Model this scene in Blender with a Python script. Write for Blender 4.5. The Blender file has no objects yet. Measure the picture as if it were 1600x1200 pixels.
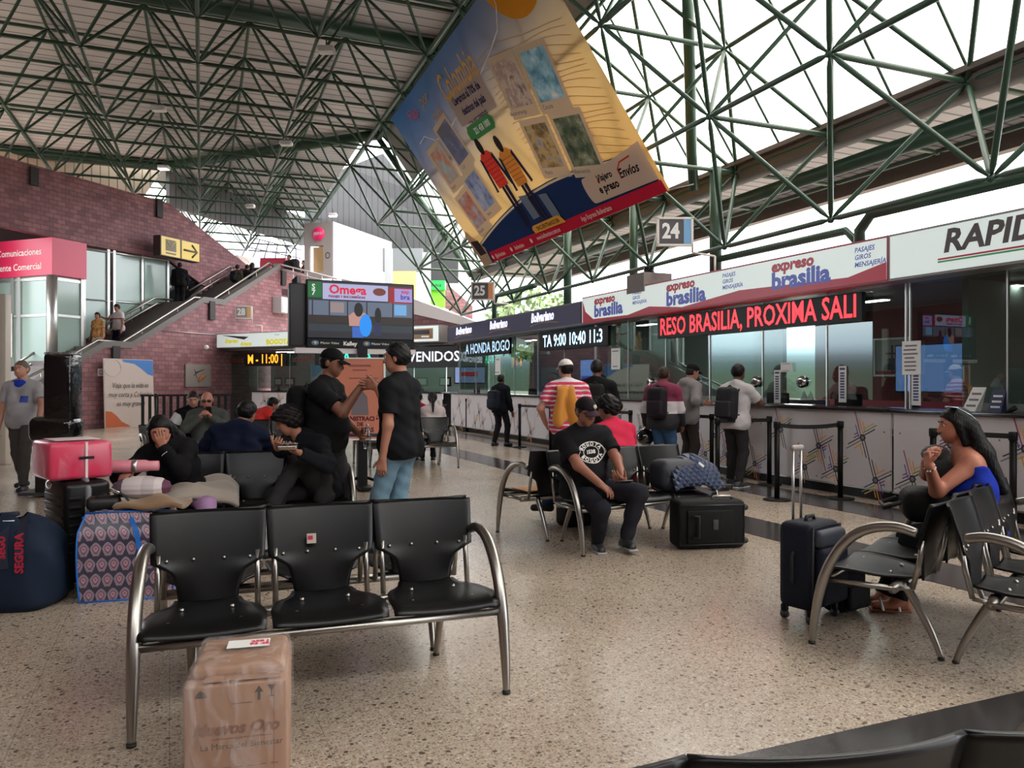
import bpy, bmesh, math, random
import numpy as np
from mathutils import Vector, Matrix, Euler
random.seed(7)
rng = np.random.default_rng(7)
SC = bpy.context.scene
COL = SC.collection
R = math.radians

# ---------------------------------------------------------------- camera
cam_d = bpy.data.cameras.new('camera')
cam_d.sensor_width = 36.0
cam_d.lens = 27.0
cam_d.clip_end = 400
cam_d.shift_y = -0.002
cam = bpy.data.objects.new('camera', cam_d)
COL.objects.link(cam)
cam.location = (0, 0, 1.5)
cam.rotation_euler = (R(90), 0, 0)
SC.camera = cam

# ---------------------------------------------------------------- world: bright overcast sky
world = bpy.data.worlds.new('world')
SC.world = world
world.use_nodes = True
wn = world.node_tree.nodes; wl = world.node_tree.links
wn.clear()
w_out = wn.new('ShaderNodeOutputWorld'); w_bg = wn.new('ShaderNodeBackground')
w_tc = wn.new('ShaderNodeTexCoord'); w_sep = wn.new('ShaderNodeSeparateXYZ'); w_rmp = wn.new('ShaderNodeValToRGB')
wl.new(w_tc.outputs['Generated'], w_sep.inputs[0])
w_map = wn.new('ShaderNodeMapRange'); w_map.inputs[1].default_value = -1; w_map.inputs[2].default_value = 1
wl.new(w_sep.outputs['Z'], w_map.inputs[0]); wl.new(w_map.outputs[0], w_rmp.inputs[0])
cr = w_rmp.color_ramp
cr.elements[0].position = 0.0; cr.elements[0].color = (.10, .10, .09, 1)
cr.elements[1].position = 1.0; cr.elements[1].color = (1.0, .985, .96, 1)
for pos, c in ((.495, (.05, .06, .045)), (.506, (.05, .065, .05)), (.514, (.085, .105, .12)), (.522, (.34, .40, .46)), (.56, (.80, .83, .87)), (.66, (.98, .985, 1.0))):
    e = cr.elements.new(pos); e.color = (*c, 1)
wl.new(w_rmp.outputs[0], w_bg.inputs[0]); wl.new(w_bg.outputs[0], w_out.inputs[0])
w_bg.inputs[1].default_value = 6.0
sun_d = bpy.data.lights.new('sun', 'SUN'); sun_d.energy = 1.2; sun_d.angle = R(25); sun_d.color = (1, .95, .88)
sun = bpy.data.objects.new('sun', sun_d); COL.objects.link(sun); sun.rotation_euler = (R(28), R(38), 0)

vs = SC.view_settings
vs.view_transform = 'Standard'; vs.look = 'None'; vs.gamma = 1.0; vs.use_curve_mapping = False
vs.exposure = 0.3

# ---------------------------------------------------------------- helpers
def W(px, py, d):
    "world point seen at pixel (px,py) of the 1600x1200 frame at depth d"
    return Vector(((px - 800) / 1200 * d, d, 1.5 + (597 - py) / 1200 * d))

def srgb(r, g, b):
    f = lambda c: ((c / 255 + .055) / 1.055) ** 2.4 if c > 10 else c / 255 / 12.92
    return (f(r), f(g), f(b), 1.0)

MATS = {}
def mat(name, rgb=(128, 128, 128), rough=.5, metal=0.0, spec=.5, noise=0.0, nscale=12.0, bump=0.0, bscale=60.0, emit=None, es=1.0, coat=0.0, sheen=0.0):
    if name in MATS: return MATS[name]
    m = bpy.data.materials.new(name); m.use_nodes = True
    nt = m.node_tree; b = nt.nodes['Principled BSDF']
    c = srgb(*rgb)
    b.inputs['Base Color'].default_value = c
    b.inputs['Roughness'].default_value = rough
    b.inputs['Metallic'].default_value = metal
    b.inputs['Specular IOR Level'].default_value = spec
    b.inputs['Coat Weight'].default_value = coat
    b.inputs['Sheen Weight'].default_value = sheen
    if emit:
        b.inputs['Emission Color'].default_value = srgb(*emit); b.inputs['Emission Strength'].default_value = es
    tc = None
    if noise or bump:
        tc = nt.nodes.new('ShaderNodeTexCoord')
    if noise:
        n = nt.nodes.new('ShaderNodeTexNoise'); n.inputs['Scale'].default_value = nscale; n.inputs['Detail'].default_value = 4
        nt.links.new(tc.outputs['Object'], n.inputs['Vector'])
        mx = nt.nodes.new('ShaderNodeMix'); mx.data_type = 'RGBA'
        mx.inputs[6].default_value = tuple(x * (1 - noise) for x in c[:3]) + (1,)
        mx.inputs[7].default_value = tuple(min(1, x * (1 + noise)) for x in c[:3]) + (1,)
        nt.links.new(n.outputs['Fac'], mx.inputs[0]); nt.links.new(mx.outputs[2], b.inputs['Base Color'])
    if bump:
        n2 = nt.nodes.new('ShaderNodeTexNoise'); n2.inputs['Scale'].default_value = bscale; n2.inputs['Detail'].default_value = 3
        nt.links.new(tc.outputs['Object'], n2.inputs['Vector'])
        bp = nt.nodes.new('ShaderNodeBump'); bp.inputs['Strength'].default_value = bump; bp.inputs['Distance'].default_value = .01
        nt.links.new(n2.outputs['Fac'], bp.inputs['Height']); nt.links.new(bp.outputs[0], b.inputs['Normal'])
    MATS[name] = m
    return m

def ramp_mat(name, axis, stops, rough=.8, scale=1.0, noise=0.0, nscale=8.0):
    "bands of colour along one object axis: stops = [(position, rgb), ...] constant"
    if name in MATS: return MATS[name]
    m = bpy.data.materials.new(name); m.use_nodes = True
    nt = m.node_tree; b = nt.nodes['Principled BSDF']; b.inputs['Roughness'].default_value = rough
    tc = nt.nodes.new('ShaderNodeTexCoord'); sp = nt.nodes.new('ShaderNodeSeparateXYZ'); rp = nt.nodes.new('ShaderNodeValToRGB')
    nt.links.new(tc.outputs['Object'], sp.inputs[0])
    lo, hi = stops[0][0], stops[-1][0] + .001
    mr = nt.nodes.new('ShaderNodeMapRange'); mr.inputs[1].default_value = lo; mr.inputs[2].default_value = hi
    src = sp.outputs['XYZ'.index(axis)]
    if noise:
        n = nt.nodes.new('ShaderNodeTexNoise'); n.inputs['Scale'].default_value = nscale
        nt.links.new(tc.outputs['Object'], n.inputs['Vector'])
        ma = nt.nodes.new('ShaderNodeMath'); ma.operation = 'MULTIPLY_ADD'; ma.inputs[1].default_value = noise
        nt.links.new(n.outputs['Fac'], ma.inputs[0]); nt.links.new(src, ma.inputs[2]); src = ma.outputs[0]
    nt.links.new(src, mr.inputs[0]); nt.links.new(mr.outputs[0], rp.inputs[0])
    cr = rp.color_ramp; cr.interpolation = 'CONSTANT'
    for i, (p, c) in enumerate(stops):
        t = (p - lo) / (hi - lo)
        if i == 0: e = cr.elements[0]; e.position = t
        elif i == 1: e = cr.elements[1]; e.position = t
        else: e = cr.elements.new(t)
        e.color = srgb(*c)
    nt.links.new(rp.outputs[0], b.inputs['Base Color'])
    MATS[name] = m
    return m

def glass_mat(name, tint=(200, 215, 210), base=.06, rough=.0, spec=.62):
    "thin pane: see-through with fresnel mirror reflection"
    if name in MATS: return MATS[name]
    m = bpy.data.materials.new(name); m.use_nodes = True
    nt = m.node_tree; nt.nodes.clear()
    o = nt.nodes.new('ShaderNodeOutputMaterial'); mx = nt.nodes.new('ShaderNodeMixShader')
    t = nt.nodes.new('ShaderNodeBsdfTransparent'); g = nt.nodes.new('ShaderNodeBsdfGlossy')
    t.inputs[0].default_value = srgb(*tint); g.inputs['Roughness'].default_value = rough
    g.inputs[0].default_value = (.9, .95, .95, 1)
    lw = nt.nodes.new('ShaderNodeLayerWeight'); lw.inputs[0].default_value = .25
    ma = nt.nodes.new('ShaderNodeMath'); ma.operation = 'MULTIPLY_ADD'; ma.inputs[1].default_value = .75 * spec; ma.inputs[2].default_value = base
    nt.links.new(lw.outputs['Fresnel'], ma.inputs[0]); nt.links.new(ma.outputs[0], mx.inputs[0])
    nt.links.new(t.outputs[0], mx.inputs[1]); nt.links.new(g.outputs[0], mx.inputs[2]); nt.links.new(mx.outputs[0], o.inputs[0])
    MATS[name] = m
    return m

def emis(name, rgb, s=1.0):
    return mat(name, (10, 10, 10), .4, emit=rgb, es=s)

def tag(o, label=None, cat=None, group=None, kind=None):
    if label: o['label'] = label
    if cat: o['category'] = cat
    if group: o['group'] = group
    if kind: o['kind'] = kind
    return o

def thing(name, label, cat, loc=(0, 0, 0), rotz=0.0, group=None, kind=None):
    o = bpy.data.objects.new(name, None); COL.objects.link(o)
    o.empty_display_size = .1
    o.location = loc; o.rotation_euler = (0, 0, rotz)
    return tag(o, label, cat, group, kind)

def copy_tree(o, parent=None):
    c = o.copy(); COL.objects.link(c)
    if parent is not None: c.parent = parent
    for ch in list(o.children): copy_tree(ch, c)
    return c

class MB:
    "collects shapes into one mesh"
    def __init__(self): self.v = []; self.f = []; self.mi = []; self.sm = []
    def add(self, vs, fs, mi=0, sm=False):
        n = len(self.v)
        self.v += [tuple(map(float, p)) for p in vs]
        for f in fs: self.f.append(tuple(i + n for i in f)); self.mi.append(mi); self.sm.append(sm)
        return self
    def box(self, c, s, mi=0, M=None, rz=0.0):
        x, y, z = s[0] / 2, s[1] / 2, s[2] / 2
        vs = [Vector((a * x, b * y, e * z)) for a in (-1, 1) for b in (-1, 1) for e in (-1, 1)]
        if rz: vs = [Matrix.Rotation(rz, 3, 'Z') @ p for p in vs]
        if M is not None: vs = [M @ p for p in vs]
        vs = [p + Vector(c) for p in vs]
        return self.add(vs, [(0, 1, 3, 2), (4, 6, 7, 5), (0, 4, 5, 1), (2, 3, 7, 6), (0, 2, 6, 4), (1, 5, 7, 3)], mi)
    def box2(self, lo, hi, mi=0):
        return self.box([(a + b) / 2 for a, b in zip(lo, hi)], [abs(b - a) for a, b in zip(lo, hi)], mi)
    def rbox(self, c, s, r=.02, seg=3, mi=0, M=None, sm=True):
        bm = bmesh.new(); bmesh.ops.create_cube(bm, size=1.0)
        for v in bm.verts: v.co = Vector((v.co.x * s[0], v.co.y * s[1], v.co.z * s[2]))
        r = min(r, min(s) * .499)
        bmesh.ops.bevel(bm, geom=list(bm.edges), offset=r, segments=seg, profile=.5, affect='EDGES')
        bm.verts.index_update()
        vs = [v.co.copy() for v in bm.verts]
        if M is not None: vs = [M @ p for p in vs]
        vs = [p + Vector(c) for p in vs]
        fs = [tuple(v.index for v in f.verts) for f in bm.faces]
        bm.free()
        return self.add(vs, fs, mi, sm)
    def quad(self, a, b, c, d, mi=0): return self.add([a, b, c, d], [(0, 1, 2, 3)], mi)
    def tube(self, pts, r, n=8, mi=0, caps=True, closed=False):
        pts = [Vector(p) for p in pts]
        rs = r if isinstance(r, (list, tuple)) else [r] * len(pts)
        L = len(pts); vs = []; up = None
        for i, p in enumerate(pts):
            if closed: t = pts[(i + 1) % L] - pts[i - 1]
            else: t = pts[min(i + 1, L - 1)] - pts[max(i - 1, 0)]
            if t.length < 1e-9: t = Vector((0, 0, 1))
            t.normalize()
            if up is None:
                up = Vector((0, 0, 1)) if abs(t.z) < .9 else Vector((1, 0, 0))
            x = t.cross(up)
            if x.length < 1e-6: x = t.orthogonal()
            x.normalize(); y = x.cross(t).normalized(); up = y
            for k in range(n):
                a = 2 * math.pi * k / n
                vs.append(p + rs[i] * (math.cos(a) * x + math.sin(a) * y))
        fs = []
        for i in range(L if closed else L - 1):
            j = (i + 1) % L
            for k in range(n):
                fs.append((i * n + k, i * n + (k + 1) % n, j * n + (k + 1) % n, j * n + k))
        if caps and not closed:
            fs.append(tuple(range(n))[::-1]); fs.append(tuple((L - 1) * n + k for k in range(n)))
        return self.add(vs, fs, mi, True)
    def cyl(self, a, b, r, n=16, mi=0): return self.tube([a, b], r, n, mi)
    def lathe(self, prof, c=(0, 0, 0), n=20, mi=0, M=None):
        vs = []; fs = []; m = len(prof)
        for k in range(n):
            a = 2 * math.pi * k / n
            for (r, z) in prof:
                p = Vector((r * math.cos(a), r * math.sin(a), z))
                if M is not None: p = M @ p
                vs.append(p + Vector(c))
        for k in range(n):
            k2 = (k + 1) % n
            for i in range(m - 1): fs.append((k * m + i, k2 * m + i, k2 * m + i + 1, k * m + i + 1))
        return self.add(vs, fs, mi, True)
    def prism(self, poly, depth, M=None, mi=0, c=(0, 0, 0)):
        "polygon in local XY extruded along +Z by depth, then M"
        n = len(poly)
        vs = [Vector((x, y, 0)) for x, y in poly] + [Vector((x, y, depth)) for x, y in poly]
        if M is not None: vs = [M @ p for p in vs]
        vs = [p + Vector(c) for p in vs]
        fs = [tuple(range(n))[::-1], tuple(range(n, 2 * n))] + [(i, (i + 1) % n, n + (i + 1) % n, n + i) for i in range(n)]
        return self.add(vs, fs, mi)
    def sheet(self, fn, nu, nv, mi=0, th=0.0, sm=True):
        "grid surface fn(u,v)->point, optional thickness along normals"
        P = [[Vector(fn(i / nu, j / nv)) for j in range(nv + 1)] for i in range(nu + 1)]
        idx = lambda i, j: i * (nv + 1) + j
        vs = [P[i][j] for i in range(nu + 1) for j in range(nv + 1)]
        fs = [(idx(i, j), idx(i + 1, j), idx(i + 1, j + 1), idx(i, j + 1)) for i in range(nu) for j in range(nv)]
        if th:
            N = []
            for i in range(nu + 1):
                for j in range(nv + 1):
                    a = P[min(i + 1, nu)][j] - P[max(i - 1, 0)][j]; b = P[i][min(j + 1, nv)] - P[i][max(j - 1, 0)]
                    nn = a.cross(b)
                    N.append(nn.normalized() if nn.length > 1e-9 else Vector((0, 0, 1)))
            m = len(vs)
            vs = vs + [p - n * th for p, n in zip(vs, N)]
            fs = fs + [tuple(k + m for k in f[::-1]) for f in fs]
            ring = [idx(i, 0) for i in range(nu + 1)] + [idx(nu, j) for j in range(1, nv + 1)] + [idx(i, nv) for i in range(nu - 1, -1, -1)] + [idx(0, j) for j in range(nv - 1, 0, -1)]
            for k in range(len(ring)):
                a, b = ring[k], ring[(k + 1) % len(ring)]
                fs.append((b, a, a + m, b + m))
        return self.add(vs, fs, mi, sm)
    def ball(self, c, r, n=12, mi=0, M=None):
        rr = r if isinstance(r, (list, tuple)) else (r, r, r)
        vs = []; fs = []; h = n // 2
        for i in range(h + 1):
            t = math.pi * i / h
            for k in range(n):
                a = 2 * math.pi * k / n
                p = Vector((rr[0] * math.sin(t) * math.cos(a), rr[1] * math.sin(t) * math.sin(a), rr[2] * math.cos(t)))
                if M is not None: p = M @ p
                vs.append(p + Vector(c))
        for i in range(h):
            for k in range(n):
                fs.append((i * n + k, (i + 1) * n + k, (i + 1) * n + (k + 1) % n, i * n + (k + 1) % n))
        return self.add(vs, fs, mi, True)
    def build(self, name, mats, parent=None, label=None, cat=None, kind=None, group=None):
        me = bpy.data.meshes.new(name)
        me.from_pydata(self.v, [], self.f)
        if not isinstance(mats, (list, tuple)): mats = [mats]
        for m in mats: me.materials.append(m)
        me.polygons.foreach_set('material_index', self.mi)
        me.polygons.foreach_set('use_smooth', self.sm)
        me.update()
        o = bpy.data.objects.new(name, me); COL.objects.link(o)
        if parent is not None: o.parent = parent
        return tag(o, label, cat, group, kind)

def bez(p0, p1, p2, p3, n=8):
    p0, p1, p2, p3 = map(Vector, (p0, p1, p2, p3))
    return [(1 - t) ** 3 * p0 + 3 * (1 - t) ** 2 * t * p1 + 3 * (1 - t) * t * t * p2 + t ** 3 * p3 for t in [i / n for i in range(n + 1)]]

def crom(P, n=4):
    "smooth curve through points"
    P = [Vector(p) for p in P]; out = []
    for i in range(len(P) - 1):
        a = P[max(i - 1, 0)]; b = P[i]; c = P[i + 1]; d = P[min(i + 2, len(P) - 1)]
        for k in range(n):
            t = k / n
            out.append(.5 * ((2 * b) + (c - a) * t + (2 * a - 5 * b + 4 * c - d) * t * t + (3 * b - a - 3 * c + d) * t ** 3))
    out.append(P[-1]); return out

_txt = {}
def text_geo(s, size=1.0, bold=0.0, shear=0.0, depth=.0, sx=1.0, align='CENTER', spacing=1.0):
    "(verts, faces) of a line of lettering in the XY plane"
    key = (s, size, bold, shear, depth, sx, align, spacing)
    if key in _txt: return _txt[key]
    cu = bpy.data.curves.new('lettering', 'FONT')
    cu.body = s; cu.size = size; cu.offset = bold; cu.shear = shear; cu.extrude = depth
    cu.align_x = align; cu.align_y = 'CENTER'; cu.space_character = spacing; cu.resolution_u = 2
    ob = bpy.data.objects.new('lettering', cu)
    me = bpy.data.meshes.new_from_object(ob)
    vs = [Vector((v.co.x * sx, v.co.y, v.co.z)) for v in me.vertices]; fs = [tuple(p.vertices) for p in me.polygons]
    bpy.data.objects.remove(ob); bpy.data.curves.remove(cu); bpy.data.meshes.remove(me)
    _txt[key] = (vs, fs)
    return vs, fs

UPR = Matrix.Rotation(R(90), 4, 'X')      # XY lettering stands up, readable from -Y
def text_on(mb, s, M, size, mi=0, **k):
    vs, fs = text_geo(s, size, **k)
    mb.add([M @ v for v in vs], fs, mi)
    return mb
def upright(x, y, z): return Matrix.Translation((x, y, z)) @ UPR
# ================================================================ frames of reference
CA = (-.4073, .9133)                     # along the ticket counters (away from the viewer)
CROT = math.atan2(-CA[1], CA[0] * -1)    # local x runs toward the viewer, local y into the offices
def CW(s, into=0.0, z=0.0):
    return Vector((8.95 + CA[0] * s + CA[1] * into, CA[1] * s - CA[0] * into, z))
RP = Vector((.9272, .3746, 0)); RS = Vector((-.3746, .9272, 0))    # roof axes: p toward the counters, s away
RROT = math.atan2(.3746, .9272)
def RW(p, s, z): return RP * p + RS * s + Vector((0, 0, z))

# ================================================================ floor
def floor_mat():
    m = bpy.data.materials.new('terrazzo'); m.use_nodes = True
    nt = m.node_tree; N = nt.nodes; L = nt.links; b = N['Principled BSDF']
    tc = N.new('ShaderNodeTexCoord')
    def vor(scale, rnd=1.0):
        v = N.new('ShaderNodeTexVoronoi'); v.inputs['Scale'].default_value = scale; v.inputs['Randomness'].default_value = rnd
        L.new(tc.outputs['Object'], v.inputs['Vector']); return v
    v1 = vor(58); v2 = vor(120); v3 = vor(30)
    def ramp(src, stops, const=False):
        r = N.new('ShaderNodeValToRGB'); L.new(src, r.inputs[0])
        if const: r.color_ramp.interpolation = 'CONSTANT'
        for i, (p, c) in enumerate(stops):
            e = r.color_ramp.elements[i] if i < 2 else r.color_ramp.elements.new(p)
            e.position = p; e.color = srgb(*c)
        return r
    def sep(col):
        s = N.new('ShaderNodeSeparateColor'); L.new(col, s.inputs[0]); return s
    def mix(f, a, bb, mode='MIX'):
        x = N.new('ShaderNodeMix'); x.data_type = 'RGBA'; x.blend_type = mode
        if isinstance(f, float): x.inputs[0].default_value = f
        else: L.new(f, x.inputs[0])
        for i, q in ((6, a), (7, bb)):
            if isinstance(q, tuple): x.inputs[i].default_value = q
            else: L.new(q, x.inputs[i])
        return x.outputs[2]
    chip1 = ramp(sep(v1.outputs['Color']).outputs[0], [(0, (118, 106, 98)), (.10, (146, 130, 118)), (.30, (180, 164, 148)), (.6, (198, 186, 170)), (.8, (162, 142, 128)), (.92, (208, 200, 188))], True)
    chip2 = ramp(sep(v2.outputs['Color']).outputs[1], [(0, (112, 100, 92)), (.2, (165, 150, 136)), (.6, (194, 182, 166)), (.85, (170, 142, 120))], True)
    chip3 = ramp(sep(v3.outputs['Color']).outputs[2], [(0, (96, 86, 80)), (.06, (154, 130, 114)), (.14, (176, 160, 144))], True)
    mort = (*srgb(188, 176, 160)[:3], 1)
    def edge(v, w):
        r = N.new('ShaderNodeMath'); r.operation = 'LESS_THAN'; L.new(v.outputs['Distance'], r.inputs[0]); r.inputs[1].default_value = w
        return r.outputs[0]
    c = mix(edge(v2, .45), mort, chip2.outputs[0])
    c = mix(edge(v1, .42), c, chip1.outputs[0])
    sel = N.new('ShaderNodeMath'); sel.operation = 'LESS_THAN'; L.new(sep(v3.outputs['Color']).outputs[2], sel.inputs[0]); sel.inputs[1].default_value = .13
    mul = N.new('ShaderNodeMath'); mul.operation = 'MULTIPLY'; L.new(sel.outputs[0], mul.inputs[0]); L.new(edge(v3, .30), mul.inputs[1])
    c = mix(mul.outputs[0], c, chip3.outputs[0])
    # broad wear
    n = N.new('ShaderNodeTexNoise'); n.inputs['Scale'].default_value = .6; n.inputs['Detail'].default_value = 5
    L.new(tc.outputs['Object'], n.inputs['Vector'])
    wr = ramp(n.outputs['Fac'], [(.3, (215, 210, 205)), (.7, (255, 252, 248))])
    c = mix(.8, c, wr.outputs[0], 'MULTIPLY')
    # thin joints of the tiles (object axes follow the tiling)
    sp = N.new('ShaderNodeSeparateXYZ'); L.new(tc.outputs['Object'], sp.inputs[0])
    js = None
    for ax, per in ((0, .60), (1, .60)):
        w = N.new('ShaderNodeMath'); w.operation = 'PINGPONG'; w.inputs[1].default_value = per / 2; L.new(sp.outputs[ax], w.inputs[0])
        l = N.new('ShaderNodeMath'); l.operation = 'LESS_THAN'; l.inputs[1].default_value = .0016; L.new(w.outputs[0], l.inputs[0])
        if js is None: js = l.outputs[0]
        else:
            a = N.new('ShaderNodeMath'); a.operation = 'MAXIMUM'; L.new(js, a.inputs[0]); L.new(l.outputs[0], a.inputs[1]); js = a.outputs[0]
    jm = N.new('ShaderNodeMath'); jm.operation = 'MULTIPLY'; jm.inputs[1].default_value = .55; L.new(js, jm.inputs[0])
    c = mix(jm.outputs[0], c, (*srgb(90, 80, 74)[:3], 1))
    L.new(c, b.inputs['Base Color'])
    rr = N.new('ShaderNodeMapRange'); L.new(n.outputs['Fac'], rr.inputs[0]); rr.inputs[3].default_value = .16; rr.inputs[4].default_value = .30
    L.new(rr.outputs[0], b.inputs['Roughness']); b.inputs['Specular IOR Level'].default_value = .5
    return m
M_TERR = floor_mat()
M_GRAN = mat('dark_granite', (62, 60, 60), .16, noise=.35, nscale=40)
CDEG = CROT
f = MB()
f.box2((-42, -26, -.2), (26, 42, 0))
fl = f.build('floor', M_TERR, kind='structure'); fl.rotation_euler = (0, 0, math.atan2(.446, 1.0))
# dark bands let into the terrazzo
def band(s0, s1, i0, i1, n):
    b = MB()
    pts = [CW(s0, i0), CW(s1, i0), CW(s1, i1), CW(s0, i1)]
    b.add([(p.x, p.y, 0.0) for p in pts] + [(p.x, p.y, .004) for p in pts], [(3, 2, 1, 0), (4, 5, 6, 7), (0, 1, 5, 4), (1, 2, 6, 5), (2, 3, 7, 6), (3, 0, 4, 7)])
    b.build('trim_%d' % n, M_GRAN, kind='structure')
band(-4, 26.6, -2.95, -2.30, 1)
band(-4, 26.6, -1.05, -.32, 2)
bb = MB()
for (s0, s1, p0, p1) in ((1.25, 2.52, -9, 6.5),):
    pts = [RW(p0, s0, 0), RW(p1, s0, 0), RW(p1, s1, 0), RW(p0, s1, 0)]
    bb.add([(p.x, p.y, 0.0) for p in pts] + [(p.x, p.y, .004) for p in pts], [(3, 2, 1, 0), (4, 5, 6, 7), (0, 1, 5, 4), (1, 2, 6, 5), (2, 3, 7, 6), (3, 0, 4, 7)])
bb.build('trim_3', M_GRAN, kind='structure')

# ================================================================ roof space frame (octet lattice)
LAT = 2.3; Z0 = 3.72; DZ = LAT / math.sqrt(2)
PB = 7.97; S0 = 5.8
M_GREEN = mat('green_paint', (40, 68, 50), .40, noise=.25, nscale=3)
nodes = {}
def inside(k, p, s):
    smax = 33.6; c45 = 32.4
    if k == 4:
        main = p <= 5.8 and s <= smax and p + s <= c45
        far = p <= 6 and p + s > c45 and s <= 45 and p > -9 + .0 and (s - p) < 46
        return main or far
    if k == 3:
        main = (p <= 4.7 or (6.5 < p < 7.0 and s < 26.5)) and s <= smax - 1 and p + s <= c45
        far = p <= 4.7 and p + s > c45 and s <= 44 and (s - p) < 44
        return main or far
    if s > 26.5 - .0: return False
    if k == 0: return abs(p - PB) < .3
    if k == 1: return abs(p - (PB - 1.15)) < .3 or abs(p - (PB + 1.15)) < .3 or abs(p - (PB + 3.45)) < .3
    if k == 2: return abs(p - (PB - 2.3)) < .3 or abs(p - PB) < .3
    return False
for k in range(5):
    for i in range(-9, 3):
        for j in range(-5, 19):
            p = PB + LAT * i + (LAT / 2 if k % 2 else 0); s = S0 + LAT * j + (LAT / 2 if k % 2 else 0)
            if inside(k, p, s): nodes[(k, round(p * 100), round(s * 100))] = RW(p, s, Z0 + DZ * k)
keys = list(nodes); NP = np.array([nodes[k] for k in keys])
members = []
for a in range(len(keys)):
    dd = np.linalg.norm(NP[a + 1:] - NP[a], axis=1)
    for b in np.nonzero(np.abs(dd - LAT) < .06)[0]:
        members.append((a, a + 1 + int(b)))
def screen_len(a, b):
    best = 0.0; vis = 0; pa = None
    A = NP[a]; B = NP[b]
    for t in np.linspace(0, 1, 7):
        q = A + (B - A) * t
        if q[1] < .5: pa = None; continue
        x = 800 + 1200 * q[0] / q[1]; y = 597 - 1200 * (q[2] - 1.5) / q[1]
        ins = -10 < x < 1610 and -10 < y < 1210 and not (620 < x < 1035 and y < 290 - (x - 1035) * .35 and y > 0 and (q[0] * .9272 + q[1] * .3746) > 3)
        if pa is not None and ins: best += math.hypot(x - pa[0], y - pa[1]) * (.07 / q[1] * 1200)
        pa = (x, y)
    return best
def member_mb(mb, a, b):
    A = Vector(NP[a]); B = Vector(NP[b]); u = (B - A).normalized()
    chord = keys[a][0] == keys[b][0]
    r = .041 if chord else .035
    mb.tube([A + u * .03, A + u * .16, B - u * .16, B - u * .03], [.014, r, r, .014], 8)
order = sorted(range(len(members)), key=lambda m: -screen_len(*members[m]))
frame = thing('space_frame', 'dark green tubular steel space frame carrying the whole roof', 'roof frame', (0, 0, 0))
for m in order[:100]:
    t = MB(); member_mb(t, *members[m]); t.build('frame_tube', M_GREEN, frame)
t = MB()
for m in order[100:]: member_mb(t, *members[m])
t.build('frame_tubes', M_GREEN, frame, kind='stuff')
t = MB()
for q in NP: t.ball(q, .055, 8)
t.build('joints', M_GREEN, frame, kind='stuff')

# ================================================================ roof decks
def deck_mat(name, rgb, seam, per, axis=1):
    m = bpy.data.materials.new(name); m.use_nodes = True
    nt = m.node_tree; N = nt.nodes; L = nt.links; b = N['Principled BSDF']
    tc = N.new('ShaderNodeTexCoord'); sp = N.new('ShaderNodeSeparateXYZ'); L.new(tc.outputs['Object'], sp.inputs[0])
    w = N.new('ShaderNodeMath'); w.operation = 'PINGPONG'; w.inputs[1].default_value = per / 2; L.new(sp.outputs[axis], w.inputs[0])
    mr = N.new('ShaderNodeMapRange'); mr.inputs[1].default_value = .012; mr.inputs[2].default_value = .03; L.new(w.outputs[0], mr.inputs[0])
    mx = N.new('ShaderNodeMix'); mx.data_type = 'RGBA'; mx.inputs[6].default_value = srgb(*seam); mx.inputs[7].default_value = srgb(*rgb)
    L.new(mr.outputs[0], mx.inputs[0])
    n = N.new('ShaderNodeTexNoise'); n.inputs['Scale'].default_value = 1.1; n.inputs['Detail'].default_value = 4; L.new(tc.outputs['Object'], n.inputs['Vector'])
    r2 = N.new('ShaderNodeMapRange'); r2.inputs[3].default_value = .8; r2.inputs[4].default_value = 1.1; L.new(n.outputs['Fac'], r2.inputs[0])
    mm = N.new('ShaderNodeMix'); mm.data_type = 'RGBA'; mm.blend_type = 'MULTIPLY'; mm.inputs[0].default_value = 1
    L.new(mx.outputs[2], mm.inputs[6]); L.new(r2.outputs[0], mm.inputs[7])
    L.new(mm.outputs[2], b.inputs['Base Color']); b.inputs['Roughness'].default_value = .55
    bp = N.new('ShaderNodeBump'); bp.inputs['Strength'].default_value = .6; bp.inputs['Distance'].default_value = .04
    L.new(mr.outputs[0], bp.inputs['Height']); L.new(bp.outputs[0], b.inputs['Normal'])
    return m
M_DECK = deck_mat('roof_sheet', (196, 190, 190), (96, 92, 92), .42)
M_DECK2 = deck_mat('roof_sheet_fine', (176, 174, 176), (100, 98, 98), .30)
M_CLAD = deck_mat('cladding_grey', (120, 120, 120), (66, 68, 68), .34, 0); M_CLAD2 = deck_mat('cladding_dark', (64, 64, 66), (38, 40, 40), .34, 0)
M_BEIGE = deck_mat('cladding_beige', (214, 200, 178), (150, 138, 120), .30, 0)
M_GUT = mat('gutter_brown', (88, 78, 70), .5, noise=.2)
ZT = Z0 + 4 * DZ
def slab(name, poly, z, th, m, kind='structure'):
    b = MB(); n = len(poly)
    b.add([(x, y, z) for x, y in poly] + [(x, y, z + th) for x, y in poly], [tuple(range(n))[::-1], tuple(range(n, 2 * n))] + [(i, (i + 1) % n, n + (i + 1) % n, n + i) for i in range(n)])
    o = b.build(name, m, kind=kind); o.rotation_euler = (0, 0, RROT)
    return o
slab('ceiling', [(-14.5, -6), (5.98, -6), (5.98, 26.6), (-1.2, 33.6), (-14.5, 33.6)], ZT + .10, .12, M_DECK)
slab('ceiling_far', [(5.4, 27.6), (5.4, 40), (-.6, 44), (-2.2, 35.0)], ZT + .06, .12, M_DECK2)
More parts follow.
